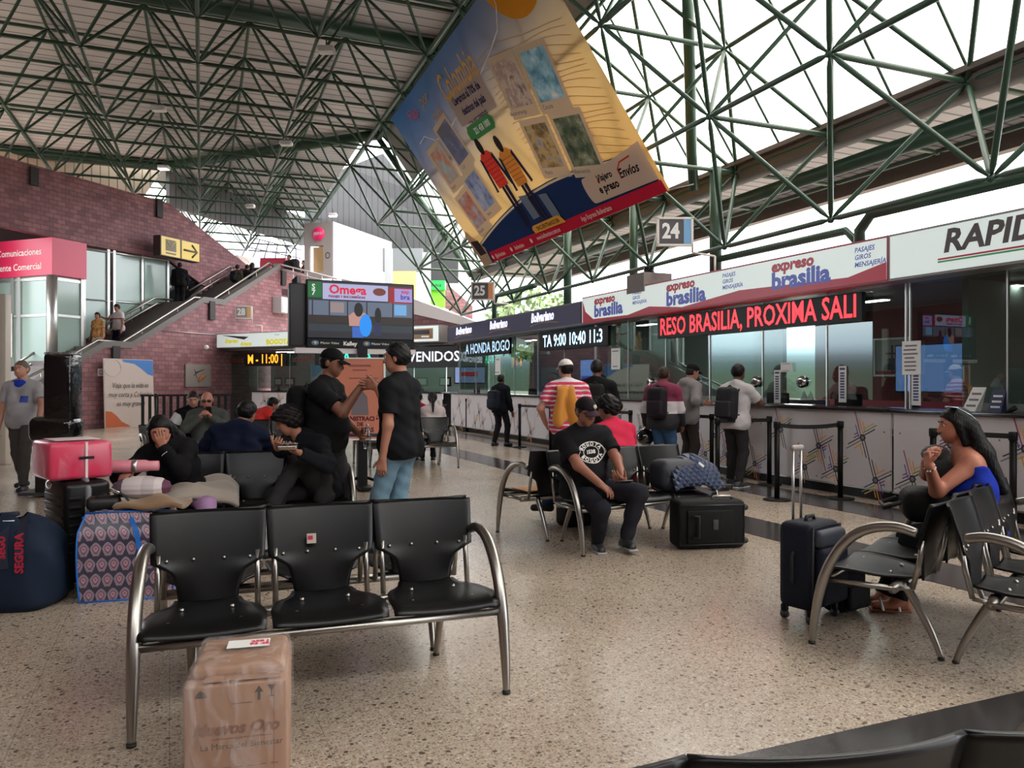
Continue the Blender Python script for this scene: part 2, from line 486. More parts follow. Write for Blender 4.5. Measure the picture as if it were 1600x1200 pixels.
def incl(name, k_hi, k_lo, s0, s1, m, off=.12, th=.06):
    "roof plane between two rows of outer nodes"
    pT = lambda k: PB + 2.3 - 1.15 * k
    b = MB(); nrm = RP * .816 + Vector((0, 0, .577))
    A = [RW(pT(k_hi), s0, Z0 + DZ * k_hi), RW(pT(k_lo), s0, Z0 + DZ * k_lo), RW(pT(k_lo), s1, Z0 + DZ * k_lo), RW(pT(k_hi), s1, Z0 + DZ * k_hi)]
    A = [q + nrm * off for q in A]; B = [q + nrm * th for q in A]
    b.add(A + B, [(0, 1, 2, 3), (7, 6, 5, 4), (0, 4, 5, 1), (1, 5, 6, 2), (2, 6, 7, 3), (3, 7, 4, 0)])
    return b.build(name, m, kind='structure')
o = incl('ceiling_slope', 4, 3, -6, 26.6, M_GUT)
o.data.materials[0] = mat('slope_sheet', (150, 146, 144), .6, noise=.2, nscale=2)
# translucent skylight sheets between T3 and the gutter
def skylight_mat():
    m = bpy.data.materials.new('skylight_sheet'); m.use_nodes = True
    nt = m.node_tree; nt.nodes.clear()
    o = nt.nodes.new('ShaderNodeOutputMaterial'); mx = nt.nodes.new('ShaderNodeMixShader'); mx.inputs[0].default_value = .22
    t = nt.nodes.new('ShaderNodeBsdfTransparent'); t.inputs[0].default_value = (.97, .95, .92, 1)
    d = nt.nodes.new('ShaderNodeBsdfTranslucent'); d.inputs[0].default_value = (.95, .92, .88, 1)
    nt.links.new(t.outputs[0], mx.inputs[1]); nt.links.new(d.outputs[0], mx.inputs[2]); nt.links.new(mx.outputs[0], o.inputs[0])
    return m
M_SKY = skylight_mat()
for i in range(14):
    incl('window_%d' % (i + 1), 3, 1, -5.7 + LAT * i + .03, -5.7 + LAT * (i + 1) - .03, M_SKY, .14, .012)
# purlins carrying the sheets
t = MB(); nrm = RP * .816 + Vector((0, 0, .577))
for i in range(29):
    s = -5.7 + LAT / 2 * i
    a = RW(PB + 2.3 - 3.45, s, Z0 + DZ * 3) + nrm * .10; b = RW(PB + 2.3 - 1.15, s, Z0 + DZ) + nrm * .10
    t.tube([a, b], .022, 6)
t.build('purlins', M_GREEN, frame, kind='stuff')
# gutter along the eave, lower overhang roof, outer beam
g = MB()
for (p, z, w, h) in ((PB + 1.15 + .12, Z0 + DZ + .02, .30, .34),):
    g.box((p, 10, z), (w, 33, h))
    g.box((p - .2, 10, z + .12), (.12, 33, .08))
o = g.build('trim_4', M_GUT, kind='structure'); o.rotation_euler = (0, 0, RROT)
slab('ceiling_eave', [(PB + 1.3, -6), (PB + 3.7, -6), (PB + 3.7, 27), (PB + 1.3, 27)], Z0 + DZ + .12, .08, M_DECK2)
g = MB(); g.box((PB + 3.75, 10, Z0 + DZ - .02), (.2, 33, .42))
o = g.build('trim_5', M_GUT, kind='structure'); o.rotation_euler = (0, 0, RROT)
# heavy girders under the flat deck
g = MB()
for (s, z, r) in ((19.0, ZT - .10, .16), (33.6, ZT - .12, .18)):
    g.tube([RW(-14.4, s, z), RW(5.6 if s < 20 else -1.4, s, z)], r, 10)
g.tube([RW(-1.4, 33.6, ZT - .12), RW(5.7, 26.5, ZT - .12)], .18, 10)
g.tube([RW(5.7, 26.5, ZT - .25), RW(5.7, -6, ZT - .25)], .10, 10)
g.tube([RW(PB + 1.15, 26.5, Z0 + DZ), RW(5.7, 26.5, ZT - .25)], .10, 10)
g.build('girders', M_GREEN, frame, kind='stuff')
# unseen hall walls (brick, open above), added to cut light from behind and left
M_WALLD = mat('wall_brick_dark', (96, 66, 66), .8, noise=.2, nscale=2)
def rwall(name, p0, s0, p1, s1, z1):
    b = MB(); b.box2((min(p0, p1), min(s0, s1), 0), (max(p0, p1), max(s0, s1), z1)); o = b.build(name, M_WALLD, kind='structure'); o.rotation_euler = (0, 0, RROT)
rwall('wall_rear_unseen', -14.5, -6.3, 8.2, -6.0, 7.6)
rwall('wall_side_unseen', -7.75, -6.3, -7.45, 20.2, 7.0)
b = MB(); b.box2((-14.5, 33.55, ZT - .3), (-1.2, 33.7, ZT + .9)); o = b.build('trim_9', M_GUT, kind='structure'); o.rotation_euler = (0, 0, RROT)
# ================================================================ materials shared by the offices
M_WHITE = mat('white_laminate', (206, 200, 200), .35)
M_BLACK = mat('black_paint', (12, 12, 13), .45, spec=.25)
M_STEEL = mat('brushed_steel', (158, 154, 148), .33, metal=1.0)
M_ALU = mat('aluminium', (190, 190, 188), .35, metal=.9)
M_TOP = mat('counter_granite', (30, 30, 33), .12, noise=.4, nscale=60)
M_GLASS = glass_mat('office_glass', (205, 218, 214), .10)
M_GLASS2 = glass_mat('frosted_glass', (190, 215, 205), .12)
M_DARK = mat('dark_grey', (48, 48, 50), .5)
M_PAPER = mat('paper', (226, 226, 222), .7)
INK = {k: mat('ink_' + k, c, .5) for k, c in dict(black=(24, 22, 30), red=(170, 30, 60), blue=(70, 90, 170), green=(90, 150, 80), orange=(226, 160, 70), yellow=(226, 196, 60), grey=(120, 112, 118), white=(235, 235, 235), navy=(38, 50, 82), magenta=(150, 40, 100)).items()}
STAR_M = [INK['black'], INK['magenta'], INK['blue'], INK['orange'], INK['green'], INK['grey']]

def star(mb, cx, cz, s=1.0, y=-.002, flip=1, base=1):
    "printed cross of coloured lines; material slots base.. = STAR_M"
    e1 = Vector((math.cos(R(27)), math.sin(R(27)))); e2 = Vector((-math.sin(R(17)), math.cos(R(17))))
    if flip < 0: e1 = -e1; e2 = -e2
    c = Vector((cx, cz))
    def seg(a, b, w, m, k):
        d = (b - a); n = Vector((-d.y, d.x)).normalized() * w / 2
        P = [a - n, b - n, b + n, a + n]
        mb.add([(q.x, y - .0004 * k, q.y) for q in P], [(0, 1, 2, 3)], base + m)
    def line(o, e, t0, t1, w, m, k): seg(c + o + e * t0, c + o + e * t1, w, m, k)
    w = .014 * s
    line(e2 * .018 * s, e1, -.26 * s, .22 * s, w, 0, 1); line(-e2 * .022 * s, e1, -.30 * s, .05 * s, w, 5, 1)
    line(e1 * .02 * s, e2, -.30 * s, 0, w, 0, 1); line(-e1 * .02 * s, e2, -.26 * s, 0, w, 0, 1)
    line(-e1 * .02 * s, e2, 0, .36 * s, w, 1, 1); line(e1 * .02 * s, e2, 0, .25 * s, w, 3, 1)
    line(e2 * .055 * s, e1, .03 * s, .26 * s, w, 4, 1); line(e2 * .095 * s, e1, .04 * s, .22 * s, w, 3, 1); line(e1 * .06 * s, e2, .06 * s, .20 * s, w, 3, 1)
    line(-e1 * .06 * s, e2, .03 * s, .20 * s, w, 2, 1); line(e2 * .055 * s, e1, -.14 * s, -.04 * s, w, 1, 1); line(e2 * .09 * s, e1, -.12 * s, -.06 * s, w, 2, 1)
    line(-e2 * .07 * s, e1, -.18 * s, -.03 * s, w, 3, 1); line(-e1 * .065 * s, e2, -.20 * s, -.05 * s, w, 3, 1)
    for r, m, k in ((.045 * s, 0, 3), (.026 * s, 5, 4)):
        P = [(cx + r * math.cos(a * math.pi / 6), y - .0004 * k, cz + r * math.sin(a * math.pi / 6)) for a in range(12)]
        mb.add(P, [tuple(range(12))], base + m)

def counter(label, loc, rotz, x0, x1, pw=1.15, glass=(.30, 2.74), stars=1, seed=1, skip_glass=()):
    t = thing('ticket_counter', label, 'ticket counter', loc, rotz)
    rr = random.Random(seed)
    m = MB(); m.rbox(((x0 + x1) / 2, .24, 1.145), (x1 - x0, .62, .05), .012, 2); m.build('worktop', M_TOP, t)
    m = MB(); m.box2((x0, .02, .93), (x1, .10, 1.12)); m.build('upper_front', M_WHITE, t)
    m = MB(); m.box2((x0, .05, 0), (x1, .10, .13)); m.build('kick_plate', M_BLACK, t)
    m = MB(); m.box2((x0, -.004, .122), (x1, .10, .142)); m.build('steel_strip', M_STEEL, t)
    n = max(1, round((x1 - x0) / pw)); w = (x1 - x0) / n
    for i in range(n):
        a = x0 + i * w
        m = MB(); m.box2((a + .006, .012, .142), (a + w - .006, .05, .93))
        if stars:
            for (fx, fz, fl) in ((.30, .80, 1), (.72, .30, 1), (.95, .62, -1)) if i % 2 else ((.22, .33, 1), (.62, .78, 1), (.80, .25, -1)):
                star(m, a + w * fx, fz, 1.0 if w > .9 else .8, .011, fl)
            for (bx, bz) in ((.08, .2), (.92, .2), (.08, .87), (.92, .87)):
                m.add([(a + w * bx + .013 * math.cos(k * 1.047), .010, bz + .013 * math.sin(k * 1.047)) for k in range(6)], [tuple(range(6))], 6)
        m.build('panel', [M_WHITE] + STAR_M, t)
    if glass:
        gy, gz = glass
        ng = max(1, round((x1 - x0) / 1.35)); gw = (x1 - x0) / ng
        for i in range(ng):
            if i in skip_glass: continue
            a = x0 + i * gw
            m = MB(); m.box2((a + .012, gy, 1.26), (a + gw - .012, gy + .008, gz)); m.build('glass_pane', M_GLASS, t)
        for i in range(ng + 1):
            a = min(max(x0 + i * gw, x0 + .01), x1 - .01)
            m = MB(); m.box((a, gy + .004, (1.17 + gz) / 2), (.018, .03, gz - 1.17)); m.build('glass_post', M_ALU, t)
    return t

# ---------------------------------------------------------------- the counters of the long side
SX = lambda px, o=8.95: o / (.4073 + .9133 * (px - 800) / 1200)      # distance along the counter at a pixel column
c_rap = counter('white ticket counter under the grey RAPIDO sign at the right', CW(10.43), CROT, .02, 6.2, seed=1)
c_bra = counter('long white ticket counter with coloured line pattern under the expreso brasilia sign', CW(18.17), CROT, .02, 7.72, seed=2)
c_bol = counter('white ticket counter under the dark blue sign near the corner', CW(27.0), CROT, .25, 8.81, seed=3)

# soffit and roof of the offices, side and back walls
M_OFFW = mat('office_wall_grey', (150, 155, 150), .7, noise=.08, nscale=2)
M_OFFR = mat('office_wall_red', (120, 30, 44), .6)
M_OFFB = mat('office_wall_blue', (42, 66, 112), .6)
M_SOFF = mat('soffit_grey', (112, 108, 108), .6)
def cbox(name, s0, s1, y0, y1, z0, z1, m, kind='structure'):
    b = MB(); b.box2((-(s1 - s0), y0, z0), (0, y1, z1)); o = b.build(name, m, kind=kind); o.location = CW(s0); o.rotation_euler = (0, 0, CROT); return o
cbox('ceiling_office', 4.0, 26.9, .56, 3.6, 2.75, 2.85, M_SOFF)
cbox('wall_office_back', 4.0, 9.9, 3.0, 3.1, 0, 2.74, mat('office_wall_olive', (120, 122, 112), .7))
cbox('wall_office_red', 9.9, 14.6, 3.0, 3.1, 0, 2.74, M_OFFR)
cbox('wall_office_grey', 14.6, 18.17, 2.2, 2.3, 0, 2.74, M_OFFW)
cbox('wall_office_blue', 18.17, 26.9, 3.0, 3.1, 0, 2.74, M_OFFB)
for k, s in enumerate((9.9, 18.17, 4.0)): cbox('wall_office_side_%d' % (k + 1), s - .04, s + .04, .62, 2.15 if k else 2.98, 0, 2.74, M_OFFW)

# ---------------------------------------------------------------- fascia light boxes
def lit(name, rgb, es): return mat(name, rgb, .35, emit=rgb, es=es)
M_LITW = lit('lit_acrylic', (214, 226, 222), .38)
M_HOUS = mat('sign_housing', (128, 122, 120), .4)
RED_S = lit('sign_red', (168, 28, 52), .12); BLUE_S = lit('sign_blue', (70, 84, 176), .12); GREY_S = mat('sign_grey', (84, 76, 74), .5)
def fascia(label, s0, s1, face, z0=2.745, z1=3.29, house=None):
    t = thing('fascia_sign', label, 'sign', CW(s0), CROT)
    m = MB(); m.box2((-(s1 - s0), -.04, z0), (0, .55, z1 + .03)); m.build('housing', house or M_HOUS, t)
    m = MB(); m.box2((-(s1 - s0) + .03, -.055, z0 + .03), (-.03, -.04, z1)); m.build('face', face, t)
    return t, lambda px: s0 - SX(px)
def letter(t, s, x, z, size, m, y=-.0565, name='lettering', **k):
    mb = MB(); text_on(mb, s, upright(x, y, z), size, **k); return mb.build(name, m, t)
t, X = fascia('white backlit fascia sign reading RAPIDO in grey italics', 4.2, 10.43, M_LITW)
xr = X(1478) ; letter(t, 'RAPIDO OCHOA', xr, 3.10, .36, GREY_S, align='LEFT', bold=.012, shear=.18, sx=1.06)
m = MB(); m.box2((xr - .06, -.058, 2.905), (-.1, -.0555, 2.925)); m.build('stripe', RED_S, t)
m = MB(); m.box2((xr - .06, -.058, 2.875), (-.1, -.0555, 2.895)); m.build('stripe', lit('sign_green', (60, 150, 90), .1), t)
t, X = fascia('long white and red backlit sign reading expreso brasilia three times', 10.43, 18.17, M_LITW, house=mat('sign_housing_red', (150, 60, 72), .4))
for a, b in ((932, 992), (1045, 1133), (1210, 1340)):
    x = X(a)
    letter(t, 'expreso', x, 3.185, .22, RED_S, align='LEFT', bold=.011, sx=1.12, shear=.08)
    letter(t, 'brasilia', x, 2.965, .34, BLUE_S, align='LEFT', bold=.015, sx=1.16)
    for k, w in enumerate(('PASAJES', 'GIROS', 'MENSAJERÍA')): letter(t, w, X(b), 3.20 - .095 * k, .088, BLUE_S, align='LEFT', bold=.002, shear=.15)
m = MB()
zz = [(X(914), 2.765), (X(914), 3.24), (X(914) + .12, 3.0), (X(914) + .45, 2.82), (X(985), 2.80), (X(1018), 2.90), (X(1070), 2.80), (X(1160), 2.93), (X(1290), 2.88), (X(1330), 2.87), (X(1390), 2.99), (X(1390), 2.765)]
for i in range(len(zz) - 2):
    if zz[i + 1][0] > zz[i][0]: m.add([(zz[i][0], -.0558, 2.766), (zz[i + 1][0], -.0558, 2.766), (zz[i + 1][0], -.0558, zz[i + 1][1]), (zz[i][0], -.0558, zz[i][1])], [(0, 1, 2, 3)])
m.build('red_wave', RED_S, t)
M_BLU = mat('fascia_navy', (48, 50, 84), .4)
t, X = fascia('dark navy fascia sign with three glowing white bus company names', 18.17, 26.95, M_BLU, house=M_SOFF, z1=3.22)
M_GLOW = lit('letter_glow', (220, 220, 250), .9); M_GOLD = mat('letter_gold', (150, 116, 60), .5)
for a in (715, 768, 833):
    x = X(a); letter(t, 'Bolivariano', x, 3.05, .30, M_GLOW, align='LEFT', bold=.014, shear=.15, sx=.9 if a > 720 else 1.0)
    m = MB(); m.tube([(x - .02 + 1.5 * k / 8, -.058, 2.86 + .05 * math.sin(k / 8 * 3.1)) for k in range(9)], .012, 5); m.build('swoosh', M_GOLD, t)

# ---------------------------------------------------------------- LED ticker boards
def led(label, s0, s1, z0, z1, text, rgb, size, y=.20, es=2.2, base=None, rotz=CROT, sx=1.0, bold=.006):
    t = thing('led_board', label, 'LED display', base if base is not None else CW(s0), rotz)
    L = s1 - s0
    m = MB(); m.box2((-L, y, z0), (0, y + .07, z1)); m.build('housing', M_BLACK, t)
    mb = MB(); text_on(mb, text, upright(-L / 2, y - .003, (z0 + z1) / 2 - .0), size, bold=bold, sx=sx); mb.build('lettering', emis('led_%d_%d_%d' % rgb, rgb, es), t)
    return t
led('red LED ticker reading RESO BRASILIA, PROXIMA SALI over the counter', 11.05, 15.7, 2.31, 2.70, 'RESO BRASILIA, PROXIMA SALI', (255, 40, 50), .44, sx=.755)
led('pale blue LED ticker showing TA 9:00 10:40 11:3', 17.5, 20.75, 2.27, 2.68, 'TA 9:00 10:40 11:3', (180, 225, 255), .40, sx=.92)
led('pale blue LED ticker reading A HONDA BOGO near the corner', 22.6, 25.9, 2.27, 2.70, 'A HONDA BOGO', (170, 205, 235), .42, es=1.2, sx=1.02)

# ---------------------------------------------------------------- things on and behind the glass
def at_c(px, o=.0): return SX(px, 8.95 + o) - .407 * o
M_CHROME = mat('chrome', (215, 215, 215), .12, metal=1.0)
def intercom(px, label):
    t = thing('speech_grille', label, 'intercom', CW(at_c(px, .33), .29, 1.50), CROT, 'intercoms on the counter glass')
    m = MB(); My = Matrix.Rotation(R(90), 3, 'X')
    m.lathe([(0, .06), (.05, .065), (.085, .05), (.09, .03), (.075, .0), (.075, -.04), (0, -.04)], (0, 0, 0), 20, M=My); m.build('body', M_CHROME, t)
    m = MB(); m.lathe([(0, .07), (.04, .069), (.045, .064)], (0, 0, 0), 14, M=My); m.build('grille', M_DARK, t)
intercom(1018, 'round chrome intercom on glass left of the man in the maroon hoodie')
intercom(1088, 'round chrome intercom on glass just right of the black cap')
intercom(1184, 'round chrome intercom on glass to the right of the white T-shirt')
intercom(1256, 'round chrome intercom on glass beside the two blue lit tags')
def price_list(px, z, label):
    t = thing('price_list', label, 'price list', CW(at_c(px, .32), .285, z), CROT, 'price strips on the counter glass')
    m = MB(); m.box((0, 0, 0), (.13, .006, .50)); m.build('sheet', M_PAPER, t)
    m = MB()
    for k in range(10): m.box((0, -.004, .15 - .037 * k), (.075, .002, .024))
    m.box((0, -.004, .21), (.09, .002, .03)); m.build('print', mat('print_blue', (70, 80, 120), .6), t)
price_list(1215, 1.43, 'white price strip on glass beside the second chrome intercom')
price_list(1317, 1.47, 'white price strip on glass in front of the dark red wall')
price_list(1432, 1.46, 'white price strip on glass in front of the seated clerk')
def poster(px, z, w, h, label, into=.27, frame=None, lines=6, face=None, cat='notice', name='notice'):
    t = thing(name, label, cat, CW(at_c(px, into * 1.09), into, z), CROT)
    m = MB(); m.box((0, 0, 0), (w, .01, h)); m.build('sheet', face or M_PAPER, t)
    if frame:
        m = MB()
        for (cx, cz, sx, sz) in ((0, h / 2, w + .04, .03), (0, -h / 2, w + .04, .03), (-w / 2, 0, .03, h), (w / 2, 0, .03, h)): m.box((cx, -.005, cz), (sx, .03, sz))
        m.build('frame', frame, t)
    if lines:
        m = MB(); rr = random.Random(px)
        for k in range(lines): m.box((-w * .1 * rr.random(), -.007, h * .36 - k * h * .72 / max(1, lines - 1)), (w * (.5 + .3 * rr.random()), .002, h * .05))
        m.build('print', INK['grey'], t)
    return t
p = poster(1424, 1.80, .26, .42, 'white price poster on glass in front of a lit blue screen', lines=7)
poster(1229, 1.72, .24, .14, 'small white notice taped to the counter glass', lines=2)
poster(962, 1.98, .34, .44, 'white sheet of paper taped to glass by the corner office', lines=2)
poster(778, 1.95, .40, .5, 'white sheet of paper hanging below the A HONDA ticker', lines=2)
# framed picture of a tall cross monument on the red wall
t = poster(1392, 1.92, .66, .62, 'framed picture of a tall cross on the dark red office wall', into=2.96, frame=M_ALU, lines=0, face=mat('print_sky', (150, 166, 172), .4), cat='picture', name='framed_picture')
m = MB(); m.box((.02, -.008, -.02), (.035, .003, .44)); m.box((.02, -.008, .06), (.26, .003, .03)); m.box((.0, -.008, -.12), (.14, .003, .2)); m.build('print', INK['navy'], t)
m = MB(); m.box((0, -.008, -.27), (.62, .003, .07)); m.build('caption_band', INK['red'], t)
def screen(px, z, w, h, label, into, rgb, es, s=None):
    t = thing('wall_screen', label, 'screen', CW(at_c(px, into * 1.09), into, z), CROT)
    m = MB(); m.rbox((0, .03, 0), (w + .05, .05, h + .05), .01, 2); m.build('casing', M_BLACK, t)
    m = MB(); m.box((0, 0, 0), (w, .004, h)); m.build('display', emis('screen_%d' % px, rgb, es), t)
    return t
screen(1452, 1.72, 1.25, .74, 'wall screen glowing pale blue behind the white price poster', 2.9, (110, 140, 205), .75)
t = screen(921, 1.78, 1.0, .62, 'bright blue lit screen in the office behind the white cap', 2.1, (110, 165, 255), 1.1)
m = MB(); m.box((0, -.004, -.2), (.9, .003, .16)); m.build('caption_band', emis('screen_band', (40, 50, 220), .8), t)
# brochures, folded leaflets and a pen on the worktop
def leaflet(px, w, h, label, face, tilt=0.0, into=.12):
    t = thing('leaflet', label, 'leaflet', CW(at_c(px, into), into, 1.17), CROT)
    m = MB()
    m.add([(-w / 2, 0, 0), (w / 2, 0, 0), (w / 2 + tilt, .05, h), (-w / 2 + tilt, .05, h)], [(0, 1, 2, 3)]); m.add([(-w / 2, .10, 0), (w / 2, .10, 0), (w / 2 + tilt, .052, h), (-w / 2 + tilt, .052, h)], [(3, 2, 1, 0)])
    m.build('card', face, t)
    m = MB()
    for k in range(3): m.box((tilt * (.25 + .25 * k), -.002 + .05 * (.25 + .25 * k), h * (.22 + .25 * k)), (w * .7, .003, h * .1))
    m.build('print', INK['grey'] if face is M_PAPER else M_PAPER, t)
leaflet(1512, .16, .27, 'white folded leaflet leaning on the worktop near the pen', M_PAPER, .10)
leaflet(1552, .15, .24, 'dark blue leaflet holder standing on the worktop', INK['navy'], .03)
m = MB(); m.tube([(0, 0, .0), (.09, .02, .055)], [.022, .03], 6); o = m.build('pen_stand', M_BLACK); o.location = CW(at_c(1572, .12), .12, 1.17); o.rotation_euler = (0, 0, CROT); tag(o, 'small black pen stand at the right end of the worktop', 'pen stand')
# desks, monitors, cabinets inside
def desk(px, w, label, into=1.3, m_=None):
    t = thing('desk', label, 'desk', CW(at_c(px, into * 1.09), into, 0), CROT)
    b = MB(); b.box((0, 0, .73), (w, .6, .04)); b.build('desktop', m_ or M_DARK, t)
    for sx in (-1, 1):
        b = MB(); b.box((sx * (w / 2 - .04), 0, .355), (.04, .56, .71)); b.build('side_panel', m_ or M_DARK, t)
def monitor(px, label, into=1.2, w=.5, z=.75, back=True):
    t = thing('monitor', label, 'computer monitor', CW(at_c(px, into * 1.09), into, z), CROT)
    b = MB(); b.rbox((0, 0, .42), (w, .04, .30), .01, 2); b.build('casing', M_BLACK, t)
    b = MB(); b.box((0, .02, .15), (.05, .03, .3)); b.box((0, .02, .01), (.22, .16, .02)); b.build('stand', M_BLACK, t)
for px, w, l in ((1470, 1.5, 'dark office desk behind the clerk'), (1290, 1.6, 'dark office desk behind the lit blue tags'), (1160, 1.3, 'dark office desk behind the man in the white T-shirt'), (840, 2.2, 'dark office desk in the blue-walled office'), (765, 2.2, 'dark office desk nearest the corner of the blue office')): desk(px, w, l)
for px, l in ((1325, 'black monitor on a desk before the dark red wall'), (1215, 'black monitor seen past the second intercom'), (832, 'black monitor behind the glass of the blue office'), (745, 'black monitor near the corner of the blue office'), (880, 'black monitor behind the mustard cloth')): monitor(px, l)
t = thing('filing_cabinet', 'dark grey drawer cabinet with two folded white cards on top', 'cabinet', CW(at_c(1262, 1.9), 1.75, 0), CROT)
m = MB(); m.rbox((0, 0, .6), (.5, .45, 1.2), .01, 2); m.build('body', M_DARK, t)
for k in range(3):
    m = MB(); m.box((0, -.23, .25 + .36 * k), (.46, .012, .33)); d = m.build('drawer', mat('drawer_grey', (70, 70, 76), .4), t)
    m = MB(); m.box((0, -.24, .30 + .36 * k), (.12, .015, .02)); m.build('handle', M_STEEL, d)
for k in (-1, 1):
    m = MB(); m.add([(-.06, 0, 0), (.06, 0, 0), (0, .03, .16), (-.06, .06, 0), (.06, .06, 0)], [(0, 1, 2), (4, 3, 2)])
    o = m.build('folded_card', M_PAPER); o.location = CW(at_c(1262 + 5 * k, 1.9), 1.7, 1.2); o.rotation_euler = (0, 0, CROT); tag(o, 'folded white card on the drawer cabinet, the one on the %s' % ('intercom side' if k < 0 else 'price strip side'), 'card')
# ceiling lamps of the offices
M_TUBE = emis('lamp_tube', (255, 252, 245), 24)
def lamp(px, into, label, w=.55, z=2.73):
    t = thing('ceiling_lamp', label, 'lamp', CW(at_c(px, into * 1.09), into, z), CROT, 'office ceiling lamps')
    m = MB(); m.rbox((0, 0, -.01), (w + .06, .20, .03), .01, 2); m.build('frame', M_WHITE, t)
    m = MB(); m.box((0, 0, -.03), (w, .14, .012)); m.build('diffuser', M_TUBE, t)
for a, b, l in ((1360, 1.4, 'flat white lamp on the ceiling before the red wall'), (1150, 1.2, 'flat white lamp on the ceiling behind the LED ticker'), (1560, 1.5, 'flat white lamp in the office under the RAPIDO sign'), (1010, 1.0, 'flat white lamp in the grey-walled office'), (905, 1.4, 'flat white lamp in the blue office near the grey partition'), (830, 1.4, 'flat white lamp in the middle of the blue office'), (765, 1.4, 'flat white lamp in the blue office near the corner')): lamp(a, b, l)

# column with its capital behind the sign
t = thing('roof_column', 'squat concrete column head carrying the space frame above the signs', 'column', RW(7.97, S0 + LAT * 3, 0), RROT)
m = MB(); m.box((0, 0, 3.02), (.34, .34, .34)); m.build('shaft', mat('concrete', (120, 112, 108), .8, noise=.15), t)
m = MB(); m.box((0, 0, 3.38), (.62, .62, .36)); m.build('capital', MATS['concrete'], t)
m = MB(); m.cyl((0, 0, 3.56), (0, 0, 3.7), .10, 12); m.build('bearing', M_BLACK, t)
# green pipes above the signs
def pipe(label, pts, r=.07, m=None):
    a = Vector(pts[0]); mb = MB(); mb.tube([Vector(p) - a for p in pts], r, 12); o = mb.build('drain_pipe', m or M_GREEN); o.location = a; tag(o, label, 'pipe', 'pipes above the fascia signs'); return o
def arch(s0, s1, into, z0, z1): return [CW(s0, into, z0), CW(s0, into, z1 - .2), CW(s0 + (.2 if s1 > s0 else -.2), into, z1), CW(s1, into, z1)]
pipe('green pipe bending up and along over the end of the brasilia sign', arch(11.35, 6.0, .5, 3.28, 3.78), .075)
pipe('second green pipe rising beside the bent one over the brasilia sign', arch(11.75, 14.85, .9, 3.28, 3.72), .06)
pipe('green pipe loop over the navy sign below the number 25', arch(23.9, 21.2, .3, 3.28, 3.95), .07)
pipe('upright green post over the navy sign right of the number 25', [CW(20.4, .8, 3.1), CW(20.4, .8, 5.4)], .10)
pipe('upright green post over the navy sign below the banner tip', [CW(17.6, .9, 3.1), CW(17.6, .9, 5.4)], .09)
pipe('upright green post beside the concrete column head', [CW(14.9, .9, 3.1), CW(14.9, .9, 5.4)], .11)
pipe('thick green downpipe leaning through the skylight frame', [RW(8.75, 12.35, 5.2), RW(8.45, 12.0, 5.8), RW(7.7, 11.0, 7.2), RW(7.2, 10.4, 9.0)], .10)
pipe('thick green drain pipe running under the eave roof', [RW(9.5, 6, 4.95), RW(9.5, 19, 4.95)], .12)

# hanging bay numbers
M_PLATE = mat('number_plate', (74, 70, 72), .5); M_NUM = mat('number_white', (225, 222, 218), .5); M_WFR = mat('frame_white', (215, 208, 200), .5)
def number(label, txt, loc, rotz, w, h, side, bracket, plate=None):
    t = thing('bay_number_sign', label, 'sign', loc, rotz)
    m = MB(); m.box((0, .03, 0), (w, .06, h)); m.build('plate', plate or M_PLATE, t)
    m = MB()
    for (cx, cz, sx, sz) in ((0, h / 2, w + .03, .035), (0, -h / 2, w + .03, .035), (-w / 2, 0, .035, h), (w / 2, 0, .035, h)): m.box((cx, .03, cz), (sx, .08, sz))
    m.build('frame', M_WFR, t)
    m = MB(); text_on(m, txt, upright(-w * .13, -.004, 0), h * .78, bold=.012, sx=.82); m.build('lettering', M_NUM, t)
    m = MB(); m.box((w * .36, -.003, 0), (w * .22, .004, h * .9)); m.build('colour_strip', side, t)
    if bracket:
        m = MB()
        for a, b in zip(bracket, bracket[1:]): m.tube([a, b], .018, 6)
        m.build('bracket', M_WFR, t)
    return t
p24 = W(1055, 362, 12.6)
number('bay number sign 24 with blue strip hanging above the brasilia sign', '24', p24, 0, .56, .44, mat('strip_blue', (110, 160, 200), .5), [(.29, .03, .24), (.29, .03, -.34), (.66, .03, -.40), (.66, .03, -.68)])
p25 = W(754, 455, 19.6)
number('bay number sign 25 with orange strip hanging above the navy sign', '25', p25, 0, .56, .44, mat('strip_orange', (200, 130, 80), .5), [(.30, .03, .24), (.30, .03, -.32), (.66, .03, -.32), (.66, .03, -.62)])

# ---------------------------------------------------------------- queue barriers
M_BELT = mat('belt_webbing', (18, 18, 19), .7)
posts = {}
def stanchion(px, d, label, h=1.0, belt_to=None, sag=.0):
    x = (px - 800) / 1200 * d
    t = thing('queue_post', label, 'queue post', (x, d, 0), 0, 'black belt posts along the counters')
    m = MB(); m.lathe([(0, 0), (.17, 0), (.17, .012), (.12, .022), (.04, .028), (0, .028)], n=24); m.build('base', M_BLACK, t)
    m = MB(); m.cyl((0, 0, .02), (0, 0, h - .08), .033, 14); m.build('pole', M_BLACK, t)
    m = MB(); m.lathe([(0, h), (.036, h), (.042, h - .01), (.042, h - .085), (.034, h - .09), (0, h - .09)], n=16); m.build('head', M_BLACK, t)
    if belt_to:
        bx, bd = belt_to; q = Vector(((bx - 800) / 1200 * bd - x, bd - d, 0))
        n_ = 12; up = Vector((0, 0, .026)); mb = MB(); pts = []
        for k in range(n_ + 1):
            u = k / n_; p = q * u + Vector((0, 0, h - .045 - sag * 4 * u * (1 - u))); pts += [p + up, p - up]
        side = Vector((-q.y, q.x, 0)).normalized() * .0015
        N = len(pts); mb.add([p + side for p in pts] + [p - side for p in pts], [(2 * k, 2 * k + 1, 2 * k + 3, 2 * k + 2) for k in range(n_)] + [(N + 2 * k + 2, N + 2 * k + 3, N + 2 * k + 1, N + 2 * k) for k in range(n_)])
        mb.build('belt', M_BELT, t)
